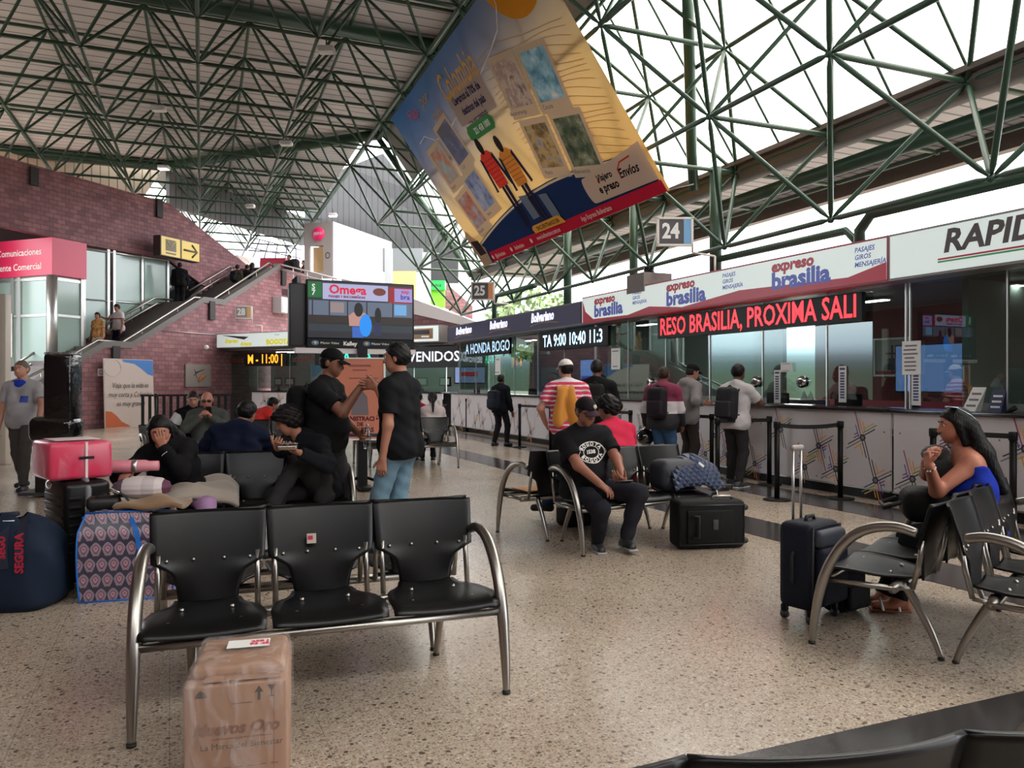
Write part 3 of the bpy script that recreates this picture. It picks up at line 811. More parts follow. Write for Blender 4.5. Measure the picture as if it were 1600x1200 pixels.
stanchion(729, 23.2, 'black queue post nearest the corner of the counters', belt_to=(742, 23.4))
stanchion(742, 23.4, 'black queue post second from the corner, beside its twin')
stanchion(803, 20.4, 'black queue post directly right of the man in dark clothes with a backpack')
stanchion(812, 17.6, 'black queue post left of the striped shirt', belt_to=(860, 16.6))
stanchion(860, 16.6, 'black queue post half hidden by the striped shirt')
stanchion(985, 13.6, 'black queue post left of the maroon hoodie', belt_to=(930, 14.2))
stanchion(1046, 12.6, 'black queue post hidden by the maroon hoodie', belt_to=(1112, 12.0))
stanchion(1112, 12.0, 'black queue post between the grey hoodie and the white T-shirt')
stanchion(1121, 10.7, 'black queue post left of the white T-shirt and dark backpack', belt_to=(1202, 11.0))
stanchion(1202, 11.2, 'black queue post right of the white T-shirt')
stanchion(1214, 9.75, 'black queue post behind the tall suitcase handle', belt_to=(1313, 9.85), sag=.03)
stanchion(1313, 9.85, 'black queue post right of the tall suitcase handle')
stanchion(1458, 8.3, 'black queue post left of the long-haired woman', belt_to=(1583, 7.7))
stanchion(1583, 7.7, 'black queue post right of the long-haired woman')
# ================================================================ the big advertising banner hung under the sloping frame
def banner_mat():
    m = bpy.data.materials.new('banner_print'); m.use_nodes = True
    nt = m.node_tree; N = nt.nodes; L = nt.links; N.clear()
    o = N.new('ShaderNodeOutputMaterial'); mx = N.new('ShaderNodeMixShader'); mx.inputs[0].default_value = .24
    d = N.new('ShaderNodeBsdfDiffuse'); t = N.new('ShaderNodeBsdfTranslucent')
    tc = N.new('ShaderNodeTexCoord'); sp = N.new('ShaderNodeSeparateXYZ'); L.new(tc.outputs['Object'], sp.inputs[0])
    # printed artwork: blue top edge turning into yellow
    a = N.new('ShaderNodeMath'); a.operation = 'MULTIPLY_ADD'; a.inputs[1].default_value = -.16; L.new(sp.outputs['X'], a.inputs[0]); L.new(sp.outputs['Y'], a.inputs[2])
    n = N.new('ShaderNodeTexNoise'); n.inputs['Scale'].default_value = .5; L.new(tc.outputs['Object'], n.inputs['Vector'])
    b = N.new('ShaderNodeMath'); b.operation = 'MULTIPLY_ADD'; b.inputs[1].default_value = .8; L.new(n.outputs['Fac'], b.inputs[0]); L.new(a.outputs[0], b.inputs[2])
    mr = N.new('ShaderNodeMapRange'); mr.inputs[1].default_value = -2.2; mr.inputs[2].default_value = 3.2; L.new(b.outputs[0], mr.inputs[0])
    rp = N.new('ShaderNodeValToRGB'); L.new(mr.outputs[0], rp.inputs[0])
    st = [(0, (196, 154, 88)), (.40, (194, 160, 106)), (.56, (172, 152, 124)), (.70, (130, 124, 130)), (.84, (92, 110, 144)), (1, (66, 108, 160))]
    for i, (p, c) in enumerate(st):
        e = rp.color_ramp.elements[i] if i < 2 else rp.color_ramp.elements.new(p)
        e.position = p; e.color = srgb(*c)
    L.new(rp.outputs[0], d.inputs[0]); L.new(rp.outputs[0], t.inputs[0])
    L.new(d.outputs[0], mx.inputs[1]); L.new(t.outputs[0], mx.inputs[2]); L.new(mx.outputs[0], o.inputs[0])
    return m
def print_mat(name, rgb):
    "ink on the translucent banner cloth"
    if name in MATS: return MATS[name]
    m = bpy.data.materials.new(name); m.use_nodes = True
    nt = m.node_tree; N = nt.nodes; L = nt.links; N.clear()
    o = N.new('ShaderNodeOutputMaterial'); mx = N.new('ShaderNodeMixShader'); mx.inputs[0].default_value = .24
    d = N.new('ShaderNodeBsdfDiffuse'); t = N.new('ShaderNodeBsdfTranslucent')
    d.inputs[0].default_value = t.inputs[0].default_value = srgb(*rgb)
    L.new(d.outputs[0], mx.inputs[1]); L.new(t.outputs[0], mx.inputs[2]); L.new(mx.outputs[0], o.inputs[0])
    MATS[name] = m; return m
def photo_mat(name, cols, scale=3.0, seed=0.0):
    if name in MATS: return MATS[name]
    m = bpy.data.materials.new(name); m.use_nodes = True
    nt = m.node_tree; N = nt.nodes; L = nt.links; b = N['Principled BSDF']; b.inputs['Roughness'].default_value = .8
    tc = N.new('ShaderNodeTexCoord'); n = N.new('ShaderNodeTexNoise'); n.inputs['Scale'].default_value = scale; n.inputs['Detail'].default_value = 6; n.inputs['Roughness'].default_value = .65
    mp = N.new('ShaderNodeMapping'); mp.inputs['Location'].default_value = (seed, seed * 2, 0); L.new(tc.outputs['Object'], mp.inputs[0]); L.new(mp.outputs[0], n.inputs['Vector'])
    rp = N.new('ShaderNodeValToRGB'); L.new(n.outputs['Fac'], rp.inputs[0])
    for i, c in enumerate(cols):
        p = .32 + .36 * i / (len(cols) - 1)
        e = rp.color_ramp.elements[i] if i < 2 else rp.color_ramp.elements.new(p)
        e.position = p; e.color = srgb(*c)
    L.new(rp.outputs[0], b.inputs['Base Color']); MATS[name] = m; return m

bc = RW(5.95, 15.45, 6.57)
bx_ = -RS; by_ = (-.577 * RP + .816 * Vector((0, 0, 1))).normalized(); bn_ = bx_.cross(by_)
BM = Matrix((bx_, by_, bn_)).transposed().to_4x4(); BM.translation = bc + bn_ * .12
ban = thing('advertising_banner', 'huge tilted travel advertising banner in blue and yellow hanging under the roof', 'banner')
ban.matrix_world = BM
m = MB(); m.sheet(lambda u, v: (-4.2 + u * 8.9, -2.25 + v * 4.5, -.012 * math.sin(u * 9) * math.sin(v * 3)), 40, 20); m.build('cloth', banner_mat(), ban)
_bl = [0]
def pr(name, poly, rgb, lift=None, label=None):
    _bl[0] += 1
    z = .016 + .0004 * _bl[0] if lift is None else lift
    m = MB(); m.add([(x, y, z) for x, y in poly], [tuple(range(len(poly)))])
    return m.build(name, rgb if not isinstance(rgb, tuple) else print_mat('ink_%d_%d_%d' % rgb, rgb), ban, label)
def btext(s, x, y, size, rgb, rot=0.0, **k):
    _bl[0] += 1
    m = MB(); M = Matrix.Translation((x, y, .016 + .0004 * _bl[0])) @ Matrix.Rotation(rot, 4, 'Z'); text_on(m, s, M, size, **k)
    return m.build('lettering', print_mat('ink_%d_%d_%d' % rgb, rgb), ban)
def stroke(name, pts, w, rgb):
    pts = [Vector(p).to_2d() if len(p) > 2 else Vector(p) for p in pts]; _bl[0] += 1; z = .016 + .0004 * _bl[0]
    V = []; 
    for i, p in enumerate(pts):
        t = pts[min(i + 1, len(pts) - 1)] - pts[max(i - 1, 0)]; n = Vector((-t.y, t.x)).normalized() * w / 2
        V += [(p.x + n.x, p.y + n.y, z), (p.x - n.x, p.y - n.y, z)]
    m = MB(); m.add(V, [(2 * i, 2 * i + 1, 2 * i + 3, 2 * i + 2) for i in range(len(pts) - 1)])
    return m.build(name, print_mat('ink_%d_%d_%d' % rgb, rgb), ban)
sun_p = [(3.78 + 1.05 * math.cos(a * math.pi / 24), 2.42 + 1.05 * math.sin(a * math.pi / 24)) for a in range(24, 49)]
pr('sun_disc', [(x, min(y, 2.24)) for x, y in sun_p], (226, 150, 50))
for k in range(24):                                       # fine orange contour lines at the right
    y0 = 1.5 - .13 * k
    stroke('contour_line', [(1.3 + .35 * i, y0 - .012 * i * i * .6 + .05 * math.sin(i * .8 + k)) for i in range(10)], .011, (186, 130, 72))
stroke('dashed_path', [(3.1, 2.2), (3.0, 1.9), (2.6, 1.6), (2.0, 1.45), (1.2, 1.3), (0, 1.15), (-1.4, .98), (-2.4, 1.02), (-2.9, 1.3), (-3.4, 1.25)], .03, (225, 225, 225))
pr('road', [(-4.15, -2.25)] + [(-4.15 + .36 * i, -1.75 + .62 * math.sin(min(1, i / 13) * 1.45) - .012 * max(0, i - 15) ** 1.5) for i in range(25)] + [(4.65, -2.25)], (36, 52, 92))
stroke('road_edge', [(-4.1 + .36 * i, -1.78 + .60 * math.sin(min(1, i / 13) * 1.45) - .012 * max(0, i - 15) ** 1.5) for i in range(25)], .05, (225, 205, 170))
pr('bottom_strip', [(-3.45, -2.25), (4.66, -2.25), (4.66, -2.03), (-3.38, -1.96)], (196, 40, 62))
def polaroid(cx, cy, w, h, rot, cols, scale, seed, caption):
    c, s = math.cos(rot), math.sin(rot)
    q = lambda x, y: (cx + c * x - s * y, cy + s * x + c * y)
    R4 = lambda w, h, dy=0: [q(-w / 2, -h / 2 + dy), q(w / 2, -h / 2 + dy), q(w / 2, h / 2 + dy), q(-w / 2, h / 2 + dy)]
    pr('photo_border', R4(w + .2, h + .34, -.05), (206, 184, 156))
    _bl[0] += 1
    m = MB(); m.add([(x, y, .016 + .0004 * _bl[0]) for x, y in R4(w, h)], [(0, 1, 2, 3)]); m.build('photo', photo_mat('photo_%d' % seed, cols, scale, seed), ban)
    x, y = q(-w * .3, -h / 2 - .10); btext(caption, x, y, .12, (80, 84, 110), rot)
R_ = R(-13)
polaroid(2.09, .75, .80, .90, R_, [(90, 60, 60), (206, 180, 160), (160, 130, 118), (220, 200, 180)], 2.6, 1, 'Bucaramanga')
polaroid(3.14, .50, .82, .92, R_, [(60, 80, 60), (90, 140, 160), (150, 190, 200), (230, 225, 210)], 1.8, 2, 'Cúcuta')
polaroid(1.92, -.52, .80, .90, R_, [(60, 70, 40), (130, 100, 60), (196, 160, 100), (120, 140, 170)], 3, 3, 'Pasto')
polaroid(3.02, -.78, .86, .96, R_, [(30, 40, 26), (70, 84, 56), (120, 120, 90), (170, 170, 150)], 3, 4, 'Villavicencio')
polaroid(-1.65, .72, .82, .94, R(5), [(110, 100, 80), (90, 90, 110), (100, 104, 140), (180, 160, 130)], 2.2, 5, 'Cali')
polaroid(-2.80, .46, .80, .88, R(3), [(140, 70, 60), (190, 130, 100), (150, 170, 170), (205, 190, 160)], 2.4, 6, 'Bogotá')
polaroid(-2.82, -.82, .82, .86, R(6), [(130, 50, 40), (190, 110, 80), (160, 150, 160), (210, 180, 150)], 2.6, 7, 'Medellín')
polaroid(-1.80, -.54, .84, .88, R(5), [(40, 50, 60), (110, 120, 150), (150, 160, 190), (190, 180, 160)], 2.2, 8, 'Neiva')
pr('text_plate', [(-.75, .82), (1.15, .62), (1.25, 1.42), (-.65, 1.56)], (176, 156, 146))
btext('Viaja', -2.75, 1.85, .36, (220, 90, 110), R(-3), shear=.3); btext('por', -1.75, 1.88, .40, (190, 150, 90), R(-3), shear=.3); btext('toda', -1.55, 1.42, .34, (200, 150, 96), R(-3), shear=.3)
btext('Colombia', .25, 1.62, .82, (222, 172, 92), R(-2), shear=.3, sx=.62, bold=.004)
btext('Llegamos al 70% de', .25, 1.25, .23, (56, 50, 84), R(-5), bold=.008, sx=.8); btext('destinos del país', .28, .98, .23, (56, 50, 84), R(-5), bold=.008, sx=.8)
btext('CON RECORRIDOS', .15, .72, .12, (60, 60, 90), R(-3), bold=.004)
gp = [(-.55, .40), (.62, .34), (.72, .44), (.72, .58), (.62, .66), (-.55, .74), (-.68, .64), (-.68, .48)]
pr('phone_bubble', gp, (76, 138, 84)); btext('321 458 1000', .1, .53, .19, (226, 228, 214), R(-3), bold=.006, sx=.8)
def traveller(x, y, s, jacket, legs, hair, bag):
    E = lambda cx, cy, rx, ry, n=14: [(x + 1.35 * s * (cx + rx * math.cos(2 * math.pi * i / n)), y + s * (cy + ry * math.sin(2 * math.pi * i / n))) for i in range(n)]
    P = lambda *pts: [(x + 1.35 * s * a, y + s * b) for a, b in pts]
    pr('leg', P((-.10, -.75), (.0, -.75), (.0, -1.85), (-.09, -1.85)), legs); pr('leg', P((.02, -.75), (.14, -.75), (.12, -1.80), (.04, -1.80)), legs)
    pr('jacket', P((-.24, -.05), (-.12, .06), (.14, .06), (.26, -.06), (.20, -.80), (-.19, -.80)), jacket)
    for k in range(6): stroke('jacket_seam', [(x + s * -.26, y + s * (-.14 - .1 * k)), (x + s * .26, y + s * (-.15 - .1 * k))], .02, tuple(int(c * .8) for c in jacket))
    pr('sleeve', P((-.26, -.02), (-.19, -.1), (-.26, -.85), (-.34, -.85)), legs); pr('sleeve', P((.2, -.1), (.28, -.04), (.38, -.82), (.30, -.85)), legs)
    pr('head', E(0, .20, .10, .20), hair); pr('suitcase', P((.26, -1.15), (.52, -1.2), (.55, -1.75), (.30, -1.75)), bag)
traveller(-.50, .05, 1.0, (214, 70, 60), (44, 44, 66), (52, 44, 46), (112, 122, 136))
traveller(.36, -.15, .98, (214, 140, 66), (50, 48, 66), (54, 46, 48), (112, 122, 136))
pr('map_corner', [(-4.15, -2.24), (-3.5, -2.24), (-3.4, -1.8), (-4.0, -1.15), (-4.15, -1.3)], (176, 146, 120)); pr('coach_window', [(-4.05, -1.5), (-3.55, -1.55), (-3.5, -1.95), (-3.95, -1.95)], (60, 50, 52))
lp = [(2.62, -1.95), (4.66, -2.0), (4.66, -1.3), (2.7, -1.42)] + [(2.55 + .0 - .10 * math.sin(a * math.pi / 8), -1.68 + .26 * math.cos(a * math.pi / 8)) for a in range(0, 9)]
pr('logo_plate', lp, (206, 178, 156))
btext('Viajero', 3.25, -1.56, .18, (40, 30, 34), R(-2), shear=.2, bold=.006); btext('e preso', 3.22, -1.76, .22, (40, 30, 34), R(-2), shear=.1, bold=.008); btext('Envíos', 4.0, -1.66, .24, (40, 30, 34), R(-2), shear=.3, bold=.006)
stroke('logo_arrow', [(3.72, -1.72), (3.74, -1.56), (3.9, -1.46), (4.25, -1.44)], .03, (190, 70, 50)); pr('logo_dot', [(3.02 + .04 * math.cos(i), -1.6 + .04 * math.sin(i)) for i in range(6)], (150, 40, 40))
pr('find_us_plate', [(-.35, -2.0), (1.15, -2.03), (1.05, -1.86), (.95, -1.83), (-.30, -1.82), (-.4, -1.88)], (226, 160, 70)); btext('ENCUÉNTRANOS EN', .38, -1.93, .13, (60, 44, 40), R(-1), bold=.004, sx=.9)
for s_, x_ in (('@bolivariano', -2.75), ('/bolivariano', -1.5), ('www.bolivariano.com.co', .15), ('App Expreso Bolivariano', 2.35)): btext(s_, x_, -2.12, .15, (232, 190, 180), R(-.5), bold=.003, sx=.8)
for x_ in (-3.25, -1.98, -.75): pr('round_icon', [(x_ + .06 * math.cos(i * .785), -2.11 + .06 * math.sin(i * .785)) for i in range(8)], (232, 200, 190))
# ropes at the corners
m = MB()
for (x, y) in ((-4.2, 2.25), (4.7, 2.25), (-4.2, -2.25), (4.7, -2.25)): m.tube([(x, y, 0), (x * 1.03, y * 1.06, -.35)], .012, 5)
m.build('ropes', mat('rope', (120, 116, 110), .8), ban)
# ================================================================ brick stair side
def brick_mat(name, c1, c2, mortar, bw=.30, bh=.15):
    m = bpy.data.materials.new(name); m.use_nodes = True
    nt = m.node_tree; N = nt.nodes; L = nt.links; b = N['Principled BSDF']; b.inputs['Roughness'].default_value = .7
    tc = N.new('ShaderNodeTexCoord'); sp = N.new('ShaderNodeSeparateXYZ'); cb = N.new('ShaderNodeCombineXYZ')
    L.new(tc.outputs['Object'], sp.inputs[0]); L.new(sp.outputs['X'], cb.inputs['X']); L.new(sp.outputs['Z'], cb.inputs['Y'])
    t = N.new('ShaderNodeTexBrick'); t.inputs['Color1'].default_value = srgb(*c1); t.inputs['Color2'].default_value = srgb(*c2); t.inputs['Mortar'].default_value = srgb(*mortar)
    t.inputs['Scale'].default_value = 1.0; t.inputs['Brick Width'].default_value = bw; t.inputs['Row Height'].default_value = bh; t.inputs['Mortar Size'].default_value = .011; t.inputs['Bias'].default_value = -.1
    L.new(cb.outputs[0], t.inputs['Vector'])
    n = N.new('ShaderNodeTexNoise'); n.inputs['Scale'].default_value = 2.2; n.inputs['Detail'].default_value = 6; L.new(tc.outputs['Object'], n.inputs['Vector'])
    mr = N.new('ShaderNodeMapRange'); mr.inputs[1].default_value = .3; mr.inputs[2].default_value = .7; mr.inputs[3].default_value = .78; mr.inputs[4].default_value = 1.15; L.new(n.outputs['Fac'], mr.inputs[0])
    mx = N.new('ShaderNodeMix'); mx.data_type = 'RGBA'; mx.blend_type = 'MULTIPLY'; mx.inputs[0].default_value = 1; L.new(t.outputs['Color'], mx.inputs[6]); L.new(mr.outputs[0], mx.inputs[7])
    L.new(mx.outputs[2], b.inputs['Base Color'])
    bp = N.new('ShaderNodeBump'); bp.inputs['Strength'].default_value = .5; bp.inputs['Distance'].default_value = .01; bp.invert = True; L.new(t.outputs['Fac'], bp.inputs['Height']); L.new(bp.outputs[0], b.inputs['Normal'])
    return m
M_BRICK = brick_mat('brick_mauve', (150, 100, 104), (118, 74, 80), (92, 76, 80))
M_STONE = mat('stringer_stone', (104, 98, 96), .6, noise=.15)
SO = Vector((-15.07, 20, 0)); ST = Vector((.3511, .9363, 0)); SN = Vector((-.9363, .3511, 0)); SROT = math.atan2(.9363, .3511)
def SP(px, py, y=0.0):
    "pixel -> (t, z) on the stair plane shifted y metres behind the front wall"
    q = (px - 800) / 1200; ox = SO.x + SN.x * y; oy = SO.y + SN.y * y
    t = (oy * q - ox) / (ST.x - ST.y * q); return t, 1.5 + (597 - py) / 1200 * (oy + ST.y * t)
def SPW(t, y, z): return SO + ST * t + SN * y + Vector((0, 0, z))
def swall(name, pxs, y, th, m, kind='structure', parent=None):
    "wall slab outlined on the stair plane"
    poly = [SP(a, b, y) for a, b in pxs]
    mb = MB(); n = len(poly)
    mb.add([(t, y, z) for t, z in poly] + [(t, y + th, z) for t, z in poly], [tuple(range(n)), tuple(range(n, 2 * n))[::-1]] + [((i + 1) % n, i, n + i, n + (i + 1) % n) for i in range(n)])
    o = mb.build(name, m, parent, kind=kind)
    if parent is None: o.location = SO; o.rotation_euler = (0, 0, SROT)
    return o
# corner points of the stair slope (front face)
def zt(px, py, y=0.0): return SP(px, py, y)
FR = [(-74, 672), (162, 541), (205, 542), (317, 471), (348, 475), (437, 418)]
frt = [SP(a, b) for a, b in FR]; frt[0] = (frt[0][0], .02)
t_end = SP(482, 432)[0]
mb = MB(); poly = [(frt[0][0], 0)] + frt + [(t_end, SP(482, 429)[1]), (t_end, 0)]
n = len(poly)
mb.add([(t, 0, z) for t, z in poly] + [(t, .25, z) for t, z in poly], [tuple(range(n))[::-1], tuple(range(n, 2 * n))] + [(i, (i + 1) % n, n + (i + 1) % n, n + i) for i in range(n)])
o = mb.build('wall_stair', M_BRICK, kind='structure'); o.location = SO; o.rotation_euler = (0, 0, SROT)
st = thing('staircase', 'long brick-sided staircase with steel handrails climbing to the upper floor', 'stairs', SO, SROT)
mb = MB()                                                  # stone stringer following the slope
up = .17
for a, b in zip(frt, frt[1:]):
    mb.add([(a[0], -.06, a[1] - .05), (b[0], -.06, b[1] - .05), (b[0], -.06, b[1] + up), (a[0], -.06, a[1] + up), (a[0], .30, a[1] - .05), (b[0], .30, b[1] - .05), (b[0], .30, b[1] + up), (a[0], .30, a[1] + up)], [(0, 1, 2, 3), (7, 6, 5, 4), (3, 2, 6, 7), (0, 4, 5, 1), (0, 3, 7, 4), (1, 5, 6, 2)])
mb.build('stringer', M_STONE, st)
mb = MB()                                                  # steps
for a, b in zip(frt, frt[1:]):
    k = max(1, round((b[1] - a[1]) / .17)) if b[1] - a[1] > .3 else 1
    for i in range(k):
        t0 = a[0] + (b[0] - a[0]) * i / k; t1 = a[0] + (b[0] - a[0]) * (i + 1) / k; z = a[1] + (b[1] - a[1]) * (i + 1) / k if k > 1 else max(a[1], b[1])
        mb.box2((t0, .30, max(0, z - .35)), (t1 + .02, 1.88, z))
mb.build('steps', M_STONE, st)
def rail(pxs, y, name='handrail', posts=8, drop=.42):
    P = [SP(a, b, y) for a, b in pxs]; P3 = [Vector((t, y, z)) for t, z in P]
    m = MB(); m.tube(P3, .042, 8)
    h = m.build(name, M_STEEL, st)
    L = [(b - a).length for a, b in zip(P3, P3[1:])]
    for a, b in zip(P3, P3[1:]):
        k = max(1, round((b - a).length / 2.0))
        for i in range(k):
            p = a + (b - a) * ((i + .5) / k); m = MB(); m.cyl(p, p - Vector((-.03, 0, drop)), .018, 6); m.build('baluster', M_STEEL, h)
rail([(-60, 640), (100, 562), (152, 532), (191, 535), (303, 465), (334, 467), (420, 411), (427, 417)], .1)
rail([(30, 566), (84, 532), (128, 535)], 1.75); rail([(38, 577), (86, 543), (126, 545)], 1.75)
rail([(166, 508), (241, 466), (270, 469)], 1.75); rail([(164, 521), (244, 475), (273, 478)], 1.75)
rail([(296, 454), (358, 417), (366, 418)], 1.75); rail([(298, 464), (362, 424)], 1.75)
# the wall behind the stairs, with glass fronts between its two brick parts
swall('wall_left', [(-60, 660), (35, 578), (85, 545), (126, 547), (240, 478), (275, 480), (365, 425), (408, 432), (440, 440), (440, 650), (-60, 672)], 1.9, .25, M_BRICK)
swall('wall_left_upper', [(-60, 226), (265, 318), (408, 432), (400, 470), (318, 446), (262, 405), (130, 382), (-60, 340)], 1.9, .25, M_BRICK)
swall('wall_left_inner', [(-60, 330), (135, 372), (330, 430), (330, 560), (-60, 660)], 3.4, .1, mat('inner_dark', (70, 74, 74), .7))
g1 = thing('glass_partition', 'row of tall frosted glass panels in steel frames behind the stairs', 'glass partition', SO, SROT)
M_FROST = mat('frosted_panel', (150, 172, 164), .15, spec=.8)
for (a, b) in ((134, 168), (181, 221), (226, 261)):
    s_ = 388 + (a - 134) * .17
    swall('panel', [(a, s_), (b, s_ + (b - a) * .17), (b, 500 - (b - 200) * .2), (a, 530 - (a - 134) * .3)], 1.98, .03, M_FROST, None, g1)
for a in (132, 170, 179, 223, 263):
    t0, z0 = SP(a, 384 + (a - 134) * .17, 1.92); m = MB(); m.box2((t0 - .05, 1.92, 1.9), (t0 + .05, 2.02, z0)); m.build('mullion', M_ALU, g1)
ta, za = SP(132, 388, 1.92); tb, zb = SP(263, 408, 1.92)
m = MB(); m.tube([(ta, 1.96, za), (tb, 1.96, zb)], .05, 6); m.tube([(ta, 1.96, za - 1.75), (tb, 1.96, zb - 1.75)], .03, 6); m.build('transom', M_ALU, g1)
swall('window_50', [(264, 408), (286, 410), (316, 445), (290, 470), (264, 480)], 2.0, .05, mat('dark_glass', (16, 18, 22), .08, spec=.9))
# shop with the red sign on the mezzanine
sh = thing('shop_kiosk', 'glazed corner shop under a red sign reading Agente Comercial', 'shop', SO, SROT)
c0 = SP(83, 430, .9)[0]; c1 = SP(131, 430, .9)[0]; z0 = SP(83, 430, .9)[1]; zt_ = SP(83, 372, .9)[1]
M_RED = lit('shop_red', (196, 34, 78), .10)
m = MB(); m.box2((c0, 1.0, 2.0), (c0 + .10, 5.5, z0)); m.box2((c0, .95, 2.0), (c1, 1.05, z0)); m.build('glazing', M_FROST, sh)
for y in (1.0, 2.35, 2.65, 4.0): m = MB(); m.box2((c0 - .06, y - .07, 2.0), (c0 + .02, y + .07, z0)); m.build('mullion', M_ALU, sh)
m = MB(); m.cyl((c0, .95, 2.0), (c0, .95, z0), .16, 16); m.build('corner_post', M_ALU, sh)
m = MB(); m.box2((c1 - .1, .9, 2.0), (c1, 1.0, z0)); m.build('mullion', M_ALU, sh)
for z in (z0 - .1, z0 - 1.25):
    m = MB(); m.box2((c0 - .05, 1.0, z - .04), (c0 + .02, 5.5, z + .04)); m.box2((c0, .92, z - .04), (c1, 1.0, z + .04)); m.build('transom', M_ALU, sh)
m = MB(); m.box2((c0 - .12, .8, z0), (c1 + .02, 5.5, zt_)); m.build('sign_box', M_RED, sh)
MT = Matrix.Translation((c0 - .125, .8, 0)) @ Matrix.Rotation(R(-90), 4, 'Z') @ UPR
for k, w_ in enumerate(('Ser Comunicaciones', 'Agente Comercial')):
    m = MB(); text_on(m, w_, Matrix.Translation((c0 - .125, 1.25, zt_ - .42 - .46 * k)) @ Matrix.Rotation(R(-90), 4, 'Z') @ UPR, .30, align='RIGHT', bold=.003); m.build('lettering', M_PAPER, sh)
m = MB(); m.box2((c0 - .05, 2.75, 2.2), (c0 - .02, 3.9, 4.0)); m.build('door_opening', M_BLACK, sh)
m = MB(); m.box2((c0 - .10, 2.6, 2.3), (c0 - .07, 3.15, 3.7)); m.build('notice_board', M_PAPER, sh)
# yellow way-finding sign
t = thing('direction_sign', 'yellow direction sign with an arrow on the upper brick wall', 'sign', SPW(SP(277, 390, 1.2)[0], 1.2, SP(277, 390, 1.2)[1]), SROT)
m = MB(); m.box((0, .0, 0), (2.0, .34, .75)); m.build('box', mat('sign_brown', (52, 40, 34), .5), t)
M_YEL = lit('sign_yellow', (206, 176, 70), .12); M_SGR = mat('sign_symbol', (100, 92, 70), .5)
m = MB(); m.box((-.50, -.175, 0), (.92, .012, .70)); m.build('face', M_YEL, t); m = MB(); m.box((.50, -.175, 0), (.92, .012, .70)); m.build('face', M_YEL, t)
m = MB(); m.box((-.50, -.183, .05), (.52, .006, .42)); m.box((-.5, -.183, -.25), (.5, .006, .06)); m.build('symbol', M_SGR, t)
m = MB(); m.tube([(-.74, -.19, .25), (-.5, -.19, 0), (-.26, -.19, .25)], .018, 4); m.build('symbol_lines', M_YEL, t)
m = MB(); m.tube([(.14, -.185, 0), (.82, -.185, 0)], .04, 6); m.tube([(.56, -.185, .24), (.84, -.185, 0), (.56, -.185, -.24)], .04, 6); m.build('arrow', M_SGR, t)
# dark spouts let into the brick
for px, py0, py1, y, l in ((181, 541, 566, -.05, 'dark spout under the first stair landing'), (331, 471, 500, -.05, 'dark spout under the second stair landing'), (443, 420, 446, -.05, 'dark spout at the top of the stairs'), (53, 262, 290, 1.85, 'dark spout high on the brick wall above the red shop sign'), (249, 312, 340, 1.85, 'dark spout high on the brick wall near its sloping end')):
    t0, z1 = SP(px, py0, y); z0 = SP(px, py1, y)[1]
    m = MB(); m.box2((-.14, -.05, z0 - z1), (.14, .05, 0)); o = m.build('wall_spout', mat('spout_dark', (40, 34, 34), .6)); o.location = SPW(t0, y, z1); o.rotation_euler = (0, 0, SROT); tag(o, l, 'spout', 'dark spouts on the brick walls')
# board with the travel motto, leaning on the wall
t0 = SP(170, 668, -.45)[0]; t1 = SP(246, 664, -.45)[0]; bw = t1 - t0
t = thing('motto_board', 'tall pale board with the motto Viaja que la vida es muy corta', 'board', SPW((t0 + t1) / 2, -.50, 0), SROT)
BH = 2.26
def lean(x, z, o=0.0): return (x, .20 + z * .03 - .012 - o, z)
m = MB(); m.add([lean(-bw / 2, 0), lean(bw / 2, 0), lean(bw / 2, BH), lean(-bw / 2, BH)] + [(x, y + .05, z) for x, y, z in (lean(-bw / 2, 0), lean(bw / 2, 0), lean(bw / 2, BH), lean(-bw / 2, BH))], [(0, 1, 2, 3), (7, 6, 5, 4), (0, 4, 5, 1), (1, 5, 6, 2), (2, 6, 7, 3), (3, 7, 4, 0)])
m.build('panel', mat('board_pale', (196, 180, 172), .6), t)
def bshape(name, pts, mm, o): m = MB(); m.add([lean(x * bw, z, o) for x, z in pts], [tuple(range(len(pts)))]); m.build(name, mm, t)
bshape('blue_corner', [(-.16, BH - .02), (-.12, BH - .10), (.1, BH - .16), (.25, BH - .32), (.38, BH - .5), (.495, BH - .56), (.495, BH - .02)], mat('board_blue', (66, 122, 190), .6), .004)
bshape('orange_corner', [(-.495, .02), (-.495, .56), (-.38, .54), (-.28, .40), (-.18, .2), (-.05, .08), (0, .02)], mat('board_orange', (190, 96, 56), .6), .004)
m = MB(); m.tube([lean(-.34 * bw + .33 * math.cos(a), BH - .3 + .28 * math.sin(a), .006) for a in [i * math.pi / 12 for i in range(25)]], .008, 4); m.build('badge_ring', M_ALU, t)
for k, (w_, s_) in enumerate((('Viaja que la vida es', .25), ('muy corta y Colombia', .25), ('es muy grande', .25))):
    m = MB(); M4 = Matrix.Translation((0, .17 + (1.38 - .30 * k) * .03 - .01, 1.38 - .30 * k)) @ Matrix.Rotation(R(90 - 1.7), 4, 'X'); text_on(m, w_, M4, .24, shear=.3, sx=.82); m.build('lettering', INK['black'], t)
